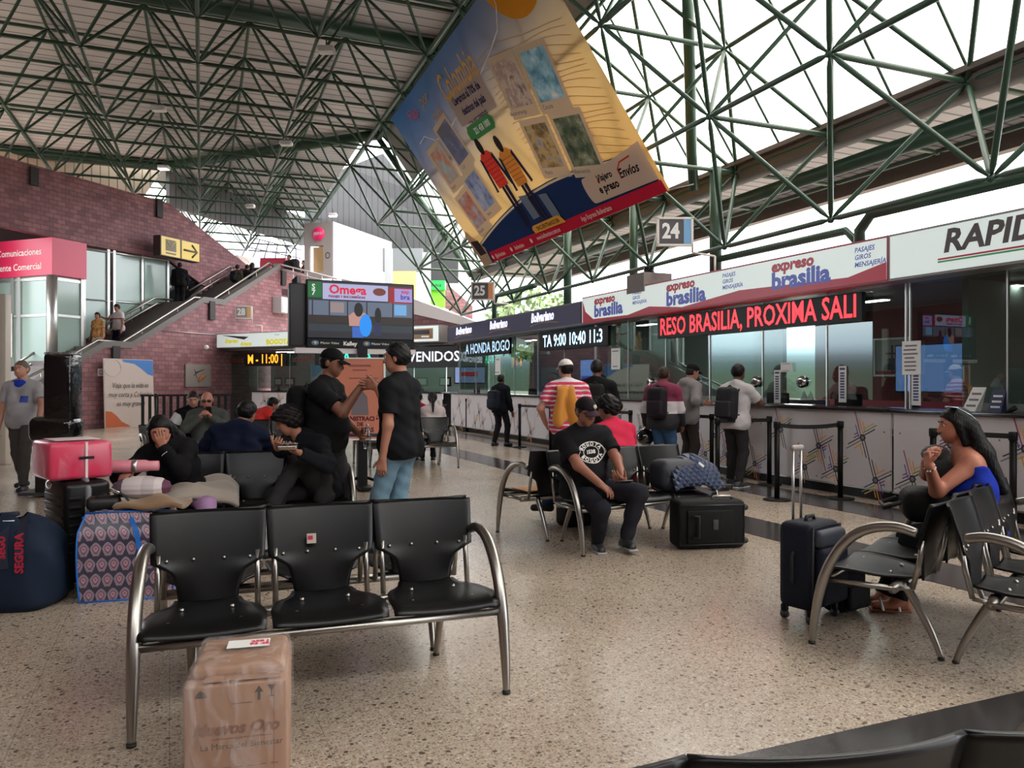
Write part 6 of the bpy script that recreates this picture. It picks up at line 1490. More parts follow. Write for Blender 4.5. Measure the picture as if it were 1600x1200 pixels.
# ================================================================ figures: smooth bodies from blended limbs
V3 = lambda *a: np.array(a[0] if len(a) == 1 else a, float)
def unit(v): return v / (np.linalg.norm(v) + 1e-12)
def rot3(yaw, pitch, roll):
    "columns right, forward, up of a frame turned yaw (ccw), pitched forward/down, rolled to its right; degrees"
    return np.array(Matrix.Rotation(R(yaw), 3, 'Z') @ Matrix.Rotation(R(-pitch), 3, 'X') @ Matrix.Rotation(R(roll), 3, 'Y'))
class Pr:
    __slots__ = ('f', 'lo', 'hi', 'k', 'sub')
    def __init__(s, f, lo, hi, k, sub=False): s.f = f; s.lo = lo; s.hi = hi; s.k = k; s.sub = sub
def cone(a, b, ra, rb, k=.02, cut=None, sub=False):
    a = V3(a); b = V3(b)
    if np.linalg.norm(b - a) < 1e-4: b = a + V3(0, 0, 1e-3)
    ba = b - a; l2 = ba @ ba; rr = ra - rb; a2 = max(l2 - rr * rr, 1e-9); il = 1 / l2; u = ba / math.sqrt(l2)
    def f(p):
        pa = p - a; y = pa @ ba; z = y - l2
        x2 = ((pa * l2 - np.outer(y, ba)) ** 2).sum(1); y2 = y * y * l2; z2 = z * z * l2; kk = np.sign(rr) * rr * rr * x2
        d = (np.sqrt(x2 * a2 * il) + y * rr) * il - ra
        c1 = np.sign(z) * a2 * z2 > kk; c2 = np.sign(y) * a2 * y2 < kk
        d = np.where(c2, np.sqrt(x2 + y2) * il - ra, d); d = np.where(c1, np.sqrt(x2 + z2) * il - rb, d)
        if cut == 'b' or cut == 'ab': d = np.maximum(d, (p - b) @ u)
        if cut == 'a' or cut == 'ab': d = np.maximum(d, -((p - a) @ u))
        return d
    m = max(ra, rb) + .09
    return Pr(f, np.minimum(a, b) - m, np.maximum(a, b) + m, k, sub)
def ell(c, F, r, k=.02, sub=False, plane=None):
    "ellipsoid with axes = columns of F; plane=(point, normal): keep the side the normal points to"
    c = V3(c); r = V3(r)
    def f(p):
        q = (p - c) @ F; k0 = np.sqrt(((q / r) ** 2).sum(1)) + 1e-9; k1 = np.sqrt(((q / (r * r)) ** 2).sum(1)) + 1e-9
        d = k0 * (k0 - 1) / k1
        if plane is not None: d = np.maximum(d, -((p - plane[0]) @ plane[1]))
        return d
    m = r.max() + .08
    return Pr(f, c - m, c + m, k, sub)
def ev(prims, P, amp=0.0, freq=30.0):
    D = np.full(len(P), 9.0)
    for pr in prims:
        i = np.nonzero(((P > pr.lo) & (P < pr.hi)).all(1))[0]
        if not len(i): continue
        d = pr.f(P[i]); o = D[i]; k = pr.k
        if pr.sub: h = np.maximum(k - np.abs(o + d), 0) / k; D[i] = np.maximum(o, -d) + h * h * k / 4
        else: h = np.maximum(k - np.abs(o - d), 0) / k; D[i] = np.minimum(o, d) - h * h * k / 4
    if amp:
        D = D + amp * (np.sin(P @ V3(.7, .3, .65) * freq) * np.sin(P @ V3(-.5, .8, .4) * freq * .83 + 1) + .6 * np.sin(P @ V3(.3, -.6, .9) * freq * 1.9 + 2))
    return D
def nets(prims, h, amp=0.0, freq=30.0):
    lo = np.min([p.lo for p in prims if not p.sub], 0); hi = np.max([p.hi for p in prims if not p.sub], 0)
    B = 4; H = h * B
    n = np.ceil((hi - lo) / H).astype(int) + 1
    g = np.stack(np.meshgrid(*[np.arange(k) for k in n], indexing='ij'), -1).reshape(-1, 3)
    d = ev(prims, lo + (g + .5) * H)
    g = g[np.abs(d) < H * 1.05 + amp * 2 + .006]
    off = np.stack(np.meshgrid(*[np.arange(B)] * 3, indexing='ij'), -1).reshape(-1, 3)
    cells = (g[:, None, :] * B + off[None]).reshape(-1, 3)
    S = (n * B + 2).astype(np.int64)
    key = lambda c: (c[:, 0].astype(np.int64) * S[1] + c[:, 1]) * S[2] + c[:, 2]
    C8 = np.array([(i, j, k) for i in (0, 1) for j in (0, 1) for k in (0, 1)])
    ck = np.stack([key(cells + c) for c in C8], 1)
    uk, inv = np.unique(ck, return_inverse=True); inv = inv.reshape(ck.shape)
    co = np.stack([uk // (S[1] * S[2]), uk // S[2] % S[1], uk % S[2]], 1)
    D = ev(prims, lo + co * h, amp, freq)
    d8 = D[inv]; act = (d8.min(1) < 0) & (d8.max(1) >= 0)
    cells = cells[act]; d8 = d8[act]
    acc = np.zeros((len(cells), 3)); cnt = np.zeros(len(cells))
    for a in range(8):
        for b in range(a + 1, 8):
            if bin(a ^ b).count('1') != 1: continue
            s = (d8[:, a] < 0) != (d8[:, b] < 0); t = np.where(s, d8[:, a] / np.where(s, d8[:, a] - d8[:, b], 1), 0)
            acc += s[:, None] * (C8[a] + t[:, None] * (C8[b] - C8[a])); cnt += s
    verts = lo + (cells + acc / cnt[:, None]) * h
    kk = key(cells); o = np.argsort(kk); ks = kk[o]
    faces = []
    for ax in range(3):
        u, v = [(1, 2), (2, 0), (0, 1)][ax]
        e1 = 1 << (2 - ax); s0 = d8[:, 0] < 0; s1 = d8[:, e1] < 0; m = s0 != s1
        c = cells[m]; fl = s0[m]; q = []; ok = np.ones(len(c), bool)
        for du, dv in ((0, 0), (-1, 0), (-1, -1), (0, -1)):
            w = c.copy(); w[:, u] += du; w[:, v] += dv; kq = key(w); p = np.clip(np.searchsorted(ks, kq), 0, len(ks) - 1); ok &= (ks[p] == kq); q.append(o[p])
        q = np.stack(q, 1); q[~fl] = q[~fl][:, ::-1]; faces.append(q[ok])
    return verts, np.concatenate(faces)
def sdf_obj(name, prims, h, m, parent, amp=0.0, freq=30.0, label=None):
    v, f = nets(prims, h, amp, freq)
    me = bpy.data.meshes.new(name); me.from_pydata(v.tolist(), [], f.tolist()); me.materials.append(m)
    me.polygons.foreach_set('use_smooth', [True] * len(f)); me.update()
    o = bpy.data.objects.new(name, me); COL.objects.link(o)
    if parent is not None: o.parent = parent
    return tag(o, label)
def ik(a, t, l1, l2, hint):
    d = t - a; L = np.linalg.norm(d); L2 = min(L, (l1 + l2) * .999); u = d / max(L, 1e-6)
    x = (l1 * l1 - l2 * l2 + L2 * L2) / (2 * L2); x = max(-l1 * .99, min(l1 * .99, x)); y = math.sqrt(max(l1 * l1 - x * x, 0))
    w = hint - u * (hint @ u); w = unit(w)
    return a + u * x + w * y, a + u * L2
SKIN = lambda t: mat('skin_%d_%d_%d' % t, t, .5, spec=.35)
CLOTH = {}
def cloth(rgb, rough=.85, sheen=.2):
    k = 'cloth_%d_%d_%d' % rgb
    return mat(k, tuple(int(c * (.85 if max(rgb) < 80 else .94)) for c in rgb), rough, spec=.12, noise=.12, nscale=9, bump=.25, bscale=18)
M_EYEW = mat('eye_white', (225, 220, 214), .3); M_EYED = mat('eye_dark', (30, 20, 16), .2); M_LIP = {}
def hand_prims(w, dr, pn, side, curl, s=1.0, spread=.15):
    "w wrist, dr direction of the fingers, pn palm normal, side = direction of the thumb"
    dr = unit(dr); side = unit(side - dr * (side @ dr)); pn = unit(pn - dr * (pn @ dr) - side * (pn @ side)); out = []
    K = w + dr * .088 * s
    for i in range(4):
        o = side * (.030 - .020 * i) * s
        out.append(cone(w + o * .55 + dr * .012, K + o, .0165 * s, .0125 * s, .016))
    for i, (L, b) in enumerate(((.070, .0), (.079, .006), (.073, .003), (.057, -.008))):
        p = K + side * (.030 - .020 * i) * s + dr * b * s; a = curl * (1 + .08 * i); d = unit(dr + side * spread * (.5 - i * .33) * (1 - curl))
        for j, (fr, r) in enumerate(((.45, .0093), (.30, .0084), (.25, .0076))):
            an = a * (1.15, 1.35, 1.0)[j]; d = unit(d * math.cos(an) + pn * math.sin(an)); pn2 = unit(pn - d * (pn @ d)); q = p + d * L * fr * s
            out.append(cone(p, q, r * s, r * .92 * s, .005)); p = q
    p = w + side * .022 * s + dr * .022 * s; d = unit(dr * .65 + side * .75 + pn * (.25 + .5 * curl))
    for L, r in ((.042, .0125), (.033, .0105), (.026, .0088)):
        q = p + d * L * s; out.append(cone(p, q, r * s, r * .9 * s, .009)); p = q; d = unit(d + dr * .25 + pn * .3 * curl)
    return out
class Fig: pass
def hair_mat(c):
    n = 'hair_%d_%d_%d' % c
    if n in MATS: return MATS[n]
    m = mat(n, c, .5, spec=.25); nt = m.node_tree; b = nt.nodes['Principled BSDF']
    tc = nt.nodes.new('ShaderNodeTexCoord'); mp = nt.nodes.new('ShaderNodeMapping'); mp.inputs['Scale'].default_value = (110, 110, 9); t = nt.nodes.new('ShaderNodeTexNoise'); t.inputs['Scale'].default_value = 1; t.inputs['Detail'].default_value = 3
    bp = nt.nodes.new('ShaderNodeBump'); bp.inputs['Strength'].default_value = .45; bp.inputs['Distance'].default_value = .015
    nt.links.new(tc.outputs['Object'], mp.inputs[0]); nt.links.new(mp.outputs[0], t.inputs['Vector']); nt.links.new(t.outputs['Fac'], bp.inputs['Height']); nt.links.new(bp.outputs[0], b.inputs['Normal'])
    return m
def person(label, loc, heading, H=1.70, pel=None, sp=(0, 0, 1), sp2=None, twist=0, ptwist=0, head=(0, 0, 0), hr=None, hl=None, er=(.6, -.7, -.3), el=(-.6, -.7, -.3),
           fr=None, fl=None, kr=(0, 1, .1), kl=(0, 1, .1), toe=(8, 8), curl=(.35, .35), hdr=None, hdl=None, pnr=None, pnl=None, belly=0.0, girth=1.0, fem=False, skin=(150, 104, 84),
           top=('tee', (40, 40, 42)), top_mat=None, bottom=(48, 50, 56), bottom_mat=None, shoe=(28, 28, 30), sole=None, hair=('short', (24, 20, 20)), cap=None, face=True, group=None, h=None, hood=False, wrinkle=.0035, sandal=False, name='person', collar=None):
    F = Fig(); d_cam = loc[1]
    root = thing(name, label, 'person', loc, R(heading), group); F.root = root
    Mi = np.array((Matrix.Translation(loc) @ Matrix.Rotation(R(heading), 4, 'Z')).inverted())
    tl = lambda t: (Mi @ np.append(np.array(t), 1))[:3] if isinstance(t, Vector) else V3(t)
    F.local = tl; s = H / 1.70
    h = h or min(.013, max(.0062, d_cam * .00105))
    P = V3(pel if pel is not None else (0, 0, .93 * s)); u1 = unit(V3(sp)); u2 = unit(V3(sp2)) if sp2 is not None else u1
    pr0 = rot3(ptwist, 0, 0)[:, 0]; f0 = unit(np.cross(u1, pr0)); r0 = np.cross(f0, u1)
    tw = rot3(twist, 0, 0)[:, 0]; f2 = unit(np.cross(u2, tw)); r2 = np.cross(f2, u2)
    C = P + u1 * .26 * s; T = C + u2 * .17 * s; NB = C + u2 * .255 * s
    sw = (.168 if fem else .188) * s * (1 + (girth - 1) * .5)
    shR = C + u2 * .185 * s + r2 * sw; shL = C + u2 * .185 * s - r2 * sw
    HF = rot3(head[0], head[1], head[2]); hx, hy, hz = HF[:, 0], HF[:, 1], HF[:, 2]
    HC = NB + unit(u2 * .5 + hz * .8) * .175 * s + hy * .025
    F.HC = HC; F.HF = HF; F.C = C; F.T = T; F.r2 = r2; F.f2 = f2; F.u2 = u2; F.P = P; F.NB = NB; F.sh = (shR, shL)
    hipR = P + r0 * .09 * s - u1 * .02; hipL = P - r0 * .09 * s - u1 * .02
    tR = tl(fr) if fr is not None else V3(.10, 0, .085); tL = tl(fl) if fl is not None else V3(-.10, 0, .085)
    kR, aR = ik(hipR, tR, .43 * s, .42 * s, V3(kr)); kL, aL = ik(hipL, tL, .43 * s, .42 * s, V3(kl))
    wR = hr(HC, HF) if callable(hr) else tl(hr) if hr is not None else V3(.27, .06, .80 * s); wL = hl(HC, HF) if callable(hl) else tl(hl) if hl is not None else V3(-.27, .06, .80 * s)
    eR, wR = ik(shR, wR, .29 * s, .26 * s, V3(er)); eL, wL = ik(shL, wL, .29 * s, .26 * s, V3(el))
    F.w = (wR, wL); F.e = (eR, eL); F.k = (kR, kL); F.a = (aR, aL); g = girth
    def torso(grow=0.0, k=.05):
        o = []
        for sg in (1, -1):
            q = [(P + r0 * sg * .075 * s, .112 * g), (P + u1 * .12 * s + r0 * sg * .06 * s, (.098 if fem else .106) * g), (C + r2 * sg * .075 * s, .108 * g), (T + r2 * sg * .095 * s, .088 * g)]
            for (a, ra), (b, rb) in zip(q, q[1:]): o.append(cone(a, b, ra * s + grow, rb * s + grow, k))
            o.append(cone(T + u2 * .01, shR if sg > 0 else shL, .075 * s + grow, .058 * s + grow, k))
            o.append(cone(NB + u2 * .01, (shR if sg > 0 else shL) - r2 * sg * .03, .055 * s + grow, .05 * s + grow, k))
            o.append(ell(P - f0 * .045 + r0 * sg * .075 - u1 * .03, np.eye(3), V3(.10, .10, .11) * s * g + grow, k))
            if fem: o.append(ell(C + u2 * .06 * s + f2 * .085 + r2 * sg * .075, np.eye(3), V3(.062, .06, .06) * s + grow, .04))
        if belly: o.append(ell(P + u1 * .13 * s + f0 * (.05 + belly * .5), np.eye(3), V3(.135, .10 + belly, .14) * s + grow, .07))
        return o
    def arm(i, grow=0.0, cut=1.0, k=.03):
        sh_, e_, w_ = ((shR, eR, wR), (shL, eL, wL))[i]; o = []
        if cut <= .55: return [cone(sh_, sh_ + (e_ - sh_) * cut / .55, .054 * s * g + grow, (.047 + .006) * s * g + grow, k, 'b')]
        o.append(cone(sh_, e_, .052 * s * g + grow, .040 * s * g + grow, k)); q = e_ + (w_ - e_) * min(1, (cut - .55) / .45)
        o.append(cone(e_, q, .041 * s * g + grow, .028 * s * g + grow * .8, k, 'b' if grow else None)); return o
    def leg(i, grow=0.0, cut=True, k=.04):
        h_, k_, a_ = ((hipR, kR, aR), (hipL, kL, aL))[i]; back = unit(np.cross(np.cross(k_ - h_, V3(kr if i == 0 else kl)), a_ - k_)) if False else -unit(V3(kr if i == 0 else kl))
        o = [cone(h_, k_, .088 * s * g + grow, .056 * s * g + grow, k), cone(k_, a_, .055 * s * g + grow, .038 * s + grow * 1.3, k, 'b' if grow else None)]
        o.append(cone(k_ + (a_ - k_) * .15 + back * .012, k_ + (a_ - k_) * .5 + back * .015, .045 * s + grow * .8, .042 * s + grow * .8, .04))
        return o
    def foot(i, grow=0.0):
        a_ = (aR, aL)[i]; y = rot3(-toe[0] if i == 0 else toe[1], 0, 0)[:, 1]; b = a_ - V3(0, 0, .045)
        return [cone(b - y * .045, b + y * .135 - V3(0, 0, .008), .038 + grow, .028 + grow, .02), cone(a_, b + y * .03, .036 + grow, .034 + grow, .02)], y, b
    # head
    hp = lambda x, y, z: HC + hx * x * s + hy * y * s + hz * z * s
    hd = [ell(hp(0, -.008, .028), HF, V3(.076, .096, .088) * s, .02), cone(hp(0, .032, -.02), hp(0, .055, -.085), .062 * s, .031 * s, .035), cone(hp(.022, .052, -.05), hp(-.022, .052, -.05), .036 * s, .036 * s, .03), cone(NB - u2 * .02, hp(0, -.018, -.05), .058 * s * (.85 if fem else 1), .052 * s * (.85 if fem else 1), .03)]
    hd += [cone(hp(0, .086, .014), hp(0, .108, -.024), .009 * s, .0135 * s, .012), ell(hp(.014, .095, -.026), HF, V3(.010, .010, .008) * s, .008), ell(hp(-.014, .095, -.026), HF, V3(.010, .010, .008) * s, .008)]
    hd += [ell(hp(sg * .032, .094, .014), HF, V3(.019, .014, .012) * s, .012, True) for sg in (1, -1)]
    hd += [cone(hp(.045, .078, .034), hp(-.045, .078, .034), .010 * s, .010 * s, .016), cone(hp(.020, .082, -.056), hp(-.020, .082, -.056), .008 * s, .008 * s, .010), cone(hp(.016, .080, -.066), hp(-.016, .080, -.066), .0085 * s, .0085 * s, .010)]
    hd += [ell(hp(sg * .079, -.008, -.004), HF, V3(.011, .020, .031) * s, .008) for sg in (1, -1)]
    body = torso() + leg(0) + leg(1) + foot(0)[0] + foot(1)[0] + arm(0) + arm(1) + hd
    for i in (0, 1):
        e_, w_ = (eR, eL)[i], (wR, wL)[i]; fd = unit(w_ - e_); dr = (hdr, hdl)[i]; dr = fd if dr is None else unit(V3(dr(HF) if callable(dr) else dr)); pn = (pnr, pnl)[i]; pn = pn(HF) if callable(pn) else pn
        sg = 1 if i == 0 else -1; pn = V3(pn) if pn is not None else V3(-sg * .8, .2, -.1)
        th = np.cross(pn, dr) * sg if False else None
        sd = np.cross(dr, pn) if i == 0 else np.cross(pn, dr)
        if np.linalg.norm(sd) < 1e-3: sd = V3(0, 1, 0)
        body += hand_prims(w_, dr, pn, sd, curl[i] * 1.0, s * (.92 if fem else 1))
    b = sdf_obj('body', body, h, SKIN(skin), root)
    F.torso = torso; F.arm = arm; F.leg = leg
    # clothing
    kind, rgb = top; tm = top_mat or cloth(rgb); slv = {'tee': .38, 'long': .985, 'jacket': 1.0, 'tank': 0}[kind]; gr = {'tee': .016, 'long': .020, 'jacket': .028, 'tank': .010}[kind]
    hem = P - u1 * (.045 if pel is not None and P[2] < .75 else .10)
    shirt = torso(gr)
    if slv: shirt += arm(0, gr + (.004 if kind == 'tee' else 0), slv) + arm(1, gr + (.004 if kind == 'tee' else 0), slv)
    if kind != 'tank': shirt += [ell(P - f0 * .045 + r0 * sg * .075 - u1 * .03, np.eye(3), V3(.10, .10, .11) * s * g + .027, .05) for sg in (1, -1)] + [cone(P + r0 * .078 * s, P - r0 * .078 * s, .122 * s * g + .014, .122 * s * g + .014, .05)]
    shirt.append(ell(hem - u1 * .5, np.stack([r0, f0, u1], 1), V3(.6, .6, .5), .004, True))
    if kind == 'tank': shirt += [ell(T + u2 * .27, np.eye(3), V3(.4, .4, .32), .01, True)]
    else: shirt.append(ell(NB + u2 * .10 + f2 * .02, np.eye(3), V3(.062, .066, .10) * s, .01, True))
    if hood: shirt += [ell(NB - f2 * .08 + u2 * .0, np.stack([r2, f2, u2], 1), V3(.12, .07, .07) * s, .03)]
    F.shirt_prims = shirt
    F.shirt = sdf_obj('jacket' if kind == 'jacket' or hood else 'shirt', shirt, h, tm, root, wrinkle, 34)
    bm_ = bottom_mat or cloth(bottom)
    tr = [cone(P + r0 * .075 * s, P - r0 * .075 * s, .122 * s * g, .122 * s * g, .05)]
    tr += [ell(P - f0 * .045 + r0 * sg * .075 - u1 * .03, np.eye(3), V3(.10, .10, .11) * s * g + .011, .05) for sg in (1, -1)] + [cone(P + r0 * sg * .075 * s, P + u1 * .12 * s + r0 * sg * .06 * s, .112 * g * s + .009, .104 * g * s + .009, .05) for sg in (1, -1)]
    if belly: tr.append(ell(P + f0 * belly * .4 + u1 * .03, np.eye(3), V3(.13, .11 + belly * .5, .09) * s, .05))
    tr.append(ell(P + u1 * (.075 + .5), np.stack([r0, f0, u1], 1), V3(.6, .6, .5), .004, True))
    tr += [p for i in (0, 1) for p in leg(i, .015)]
    sdf_obj('trousers', tr, h, bm_, root, .004, 30)
    for i in (0, 1):
        fp, y, bq = foot(i, .011); z0 = (aR, aL)[i][2] - .083
        fp.append(ell(V3(bq[0], bq[1], z0 - .5), np.eye(3), V3(.8, .8, .5), .003, True))
        if sandal:
            m = MB(); x = np.cross(y, V3(0, 0, 1)); Mx = Matrix((x, y, (0, 0, 1))).transposed(); m.rbox(tuple(bq + y * .05 - V3(0, 0, .034)), (.085, .25, .014), .006, 2, M=Mx); so = m.build('sandal', mat('sandal_sole', (120, 72, 56), .7), root)
            m = MB()
            for q in (.10, .0): m.tube([tuple(bq + y * q - x * .045 - V3(0, 0, .03)), tuple(bq + y * (q + .01) + V3(0, 0, .040)), tuple(bq + y * q + x * .045 - V3(0, 0, .03))], .009, 6)
            m.build('sandal_strap', M_PAPER, so)
            continue
        sh = sdf_obj('shoe', fp, min(h, .009), mat('shoe_%d_%d_%d' % shoe, shoe, .5), root)
        if sole: m = MB(); x = np.cross(y, V3(0, 0, 1)); m.rbox(tuple(bq + y * .05 - V3(0, 0, .026)), (.088, .285, .022), .010, 2, M=Matrix((x, y, (0, 0, 1))).transposed()); m.build('sole', mat('sole_%d_%d_%d' % sole, sole, .6), sh)
    # hair, cap, eyes
    st, hc = hair; hm = hair_mat(hc if st == 'buzz' else tuple(int(c * .62) for c in hc))
    if st != 'bald':
        gw = {'short': .010, 'buzz': .004, 'bushy': .030, 'long': .011, 'bun': .012, 'tail': .013}[st]
        pt = hp(0, .066, .052 if st != 'bushy' else .045); nn = unit(-hy * .70 + hz * .66); hh = [ell(hp(0, -.010, .030), HF, V3(.077 + gw, .097 + gw, .089 + gw) * s, .015, plane=(pt, nn))]
        hh.append(ell(hp(0, -.03, .0), HF, V3(.078 + gw * .6, .078 + gw * .8, .078) * s, .02, plane=(hp(0, .016, 0), -hy)))
        if st in ('bushy',): hh += [ell(hp(.045, .06, .085), HF, V3(.05, .05, .035) * s, .02), ell(hp(-.045, .065, .080), HF, V3(.05, .05, .035) * s, .02), ell(hp(0, -.07, -.03), HF, V3(.075, .04, .06) * s, .03)]
        if st == 'long':
            b0 = hp(0, -.075, -.02); b1 = NB - f2 * .10 - u2 * .02; b2 = C - f2 * .155 - u2 * .02
            for sg in (1, -1, 0): hh += [cone(b0 + hx * sg * .055, b1 + r2 * sg * .09, .055, .052, .04), cone(b1 + r2 * sg * .09, b2 + r2 * sg * .075, .052, .040, .04)]
            hh += [cone(hp(sg * .075, .01, .02), hp(sg * .082, -.02, -.12), .015, .020, .03) for sg in (1, -1)]
        if st == 'tail': hh += [cone(hp(0, -.10, .02), hp(0, -.12, -.06), .030, .03, .03), cone(hp(0, -.12, -.06), T - f2 * .13, .032, .014, .02)]
        if st == 'bun': hh += [ell(hp(0, -.115, .03), HF, V3(.045, .04, .045), .015)]
        sdf_obj('hair', hh, min(h, .008), hm, root, .006 if st == 'bushy' else .001 if st == 'long' else .0022, 90)
    if cap:
        cm, back = cloth(cap[0], .8), -1 if cap[1] else 1
        cp = [ell(hp(0, -.006, .040), HF, V3(.090, .110, .094) * s, .01, plane=(hp(0, 0, .042), unit(hz - hy * .10 * back)))]
        co = sdf_obj('cap', cp, min(h, .008), cm, root)
        m = MB()
        m.sheet(lambda a, q: tuple(hp((a - .5) * .15, back * (.085 + .085 * q * (1 - (2 * a - 1) ** 2 * .55)), .050 - .022 * q - .018 * (2 * a - 1) ** 2)), 10, 5, 0, .006)
        m.build('brim', cm if len(cap) < 3 else cloth(cap[2]), co)
    if face and d_cam < 16:
        for sg in (1, -1):
            m = MB(); m.ball(tuple(hp(sg * .032, .0775, .0135)), .0108 * s, 10); m.ball(tuple(hp(sg * .032, .0822, .0128)), .0074 * s, 8, 1); m.build('eye', [M_EYEW, M_EYED], root)
            m = MB(); m.tube([tuple(hp(sg * .016, .094, .034)), tuple(hp(sg * .034, .092, .040)), tuple(hp(sg * .050, .080, .034))], .0040, 5); m.build('eyebrow', hm, root)
        m = MB(); m.tube([tuple(hp(x, .089 - abs(x) * .25, -.061)) for x in (-.022, -.01, 0, .01, .022)], .0042, 6); m.build('lips', mat('lips_%d' % skin[0], (int(skin[0] * .82), int(skin[1] * .66), int(skin[2] * .66)), .5), root)
    F.hp = hp; F.s = s; F.hm = hm
    return F
def glasses(F, dark=True, up=False):
    m = MB(); z = .075 if up else .016; y = .085 if up else .098
    for sg in (1, -1):
        M_ = Matrix(F.HF); m.rbox(tuple(F.hp(sg * .033, y, z)), (.052, .008, .036), .004, 2, M=M_); m.tube([tuple(F.hp(sg * .06, y - .002, z)), tuple(F.hp(sg * .082, -.02, z))], .0025, 5)
    m.tube([tuple(F.hp(-.01, y, z + .006)), tuple(F.hp(.01, y, z + .006))], .003, 5); m.build('sunglasses', mat('lens_dark', (14, 14, 16), .1, spec=.9), F.root)
def worn_pack(F, label, rgb, w=.30, hgt=.44, dep=.17, drop=0.0, side=0.0, straps=True, name='backpack', pocket=None):
    "backpack on the wearer's back: a thing of its own"
    c = F.C + F.u2 * (.03 - drop) - F.f2 * (.115 + .026 + dep / 2) + F.r2 * side
    t = thing(name, label, 'backpack'); Mw = F.root.matrix_basis @ Matrix.LocRotScale(Vector(c), Matrix((F.r2, F.f2, F.u2)).transposed(), None); t.matrix_basis = Mw
    mm = cloth(rgb, .6); m = MB(); m.rbox((0, 0, 0), (w, dep, hgt), min(w, dep) * .42, 4); m.build('body', mm, t)
    m = MB(); m.rbox((0, -dep * .5, -hgt * .16), (w * .78, dep * .4, hgt * .48), dep * .16, 3); m.build('pocket', cloth(pocket or tuple(int(c_ * 1.15) for c_ in rgb), .6), t)
    m = MB(); m.tube([(-.04, dep * .3, hgt * .49), (0, dep * .3, hgt * .56), (.04, dep * .3, hgt * .49)], .010, 6); m.build('top_loop', M_BELT, t)
    if straps:
        for sg in (1, -1):
            x = sg * .105; y = dep / 2; m = MB(); m.tube(crom([(x, y, hgt * .36), (x, y + .05, hgt * .45), (x, y + .14, hgt * .46), (x, y + .275, hgt * .33), (x * 1.1, y + .29, hgt * .1), (x * 1.45, y + .17, -hgt * .22), (x * 1.2, y, -hgt * .32)], 3), .016, 6); m.build('shoulder_strap', M_BELT, t)
    return t
def held(name, label, cat, F, i, off=(0, 0, 0)):
    w = F.root.matrix_basis @ Vector(F.w[i] + unit(F.w[i] - F.e[i]) * .07 + V3(off)); return thing(name, label, cat, tuple(w), F.root.rotation_euler.z)
def conform(F, mb_fn, name, m, org, nrm, upv, lift=.003):
    "flat print (x right, y up seen from outside) laid onto the shirt surface"
    v, f = mb_fn; n = unit(V3(nrm)); up = unit(V3(upv) - n * (V3(upv) @ n)); rt = np.cross(up, n)
    P = V3(org) + n * .25 + np.outer([q[0] for q in v], rt) + np.outer([q[1] for q in v], up)
    for _ in range(40): P = P - n * np.clip(ev(F.shirt_prims, P, .0035, 34), -.02, .05)[:, None] * .8
    P = P + n * lift; me = bpy.data.meshes.new(name); me.from_pydata(P.tolist(), [], [tuple(q) for q in f]); me.materials.append(m)
    o = bpy.data.objects.new(name, me); COL.objects.link(o); o.parent = F.root; return o
# ================================================================ people
def pos(px, d, z=0.0): return ((px - 800) / 1200 * d, d, z)
SEAT = .545
# -- porter at the left
F = person('man in grey work shirt with blue collar walking beside the black wrapped load', pos(36, 10.7), 184, H=1.76, head=(-4, 4, 0), hl=(-.36, .30, .98), el=(-.7, -.6, -.4), hr=(.30, .06, .84), fr=(.11, -.22, .10), fl=(-.10, .18, .085), kr=(0, 1, 0), skin=(196, 142, 122), top=('tee', (178, 176, 180)), bottom=(84, 80, 78), hair=('buzz', (104, 88, 80)), belly=.02, curl=(.5, .7))
m = [cone(F.NB - F.u2 * .035 + F.f2 * .02, F.sh[0] - F.r2 * .015 + F.u2 * .016, .088, .076, .03), cone(F.NB - F.u2 * .035 + F.f2 * .02, F.sh[1] + F.r2 * .015 + F.u2 * .016, .088, .076, .03), ell(F.NB + F.u2 * .10 + F.f2 * .02, np.eye(3), V3(.064, .068, .10), .01, True), ell(F.NB - F.u2 * .62, np.eye(3), V3(.6, .6, .53), .01, True)]
sdf_obj('collar', m, .009, cloth((40, 70, 190)), F.root)
bd = ([(-.05 + .025 * i, -.045 + .0225 * j) for i in range(5) for j in range(5)], [(5 * i + j, 5 * i + 5 + j, 5 * i + 6 + j, 5 * i + 1 + j) for i in range(4) for j in range(4)])
conform(F, bd, 'badge', mat('badge_blue', (40, 70, 170), .5), F.C - F.r2 * .085 + F.u2 * .03, F.f2, F.u2)
m = MB(); m.ball(tuple(F.hp(0, .086, -.066)), (.014, .006, .013), 10); m.build('open_mouth', M_EYED, F.root)
# -- woman hiding her face
F = person('woman in black jacket and lilac trousers covering her face with one hand', (-2.84, 6.62, 0), 199.4, H=1.64, pel=(0, .02, SEAT), sp=(.22, .40, .90), sp2=(.30, .52, .90), twist=-6, head=(4, 26, 6), hl=lambda c, f: c + f[:, 1] * .128 - f[:, 2] * .085 - f[:, 0] * .012, el=(-.75, .1, -.9), hr=Vector(W(204, 738, 6.0)), er=(.7, -.3, -.5), hdl=lambda f: f[:, 2] + f[:, 0] * .12 - f[:, 1] * .06, pnl=lambda f: -f[:, 1], hdr=(.5, .8, -.3), pnr=(0, -.1, -1), fr=(.14, .42, .085), fl=(-.20, .40, .085), kr=(.2, .6, 1), kl=(-.2, .6, 1), fem=True, skin=(176, 122, 100), top=('jacket', (24, 23, 25)), bottom=(178, 140, 178), shoe=(200, 190, 190), hair=('long', (18, 15, 17)), curl=(.3, .12), h=.0060)
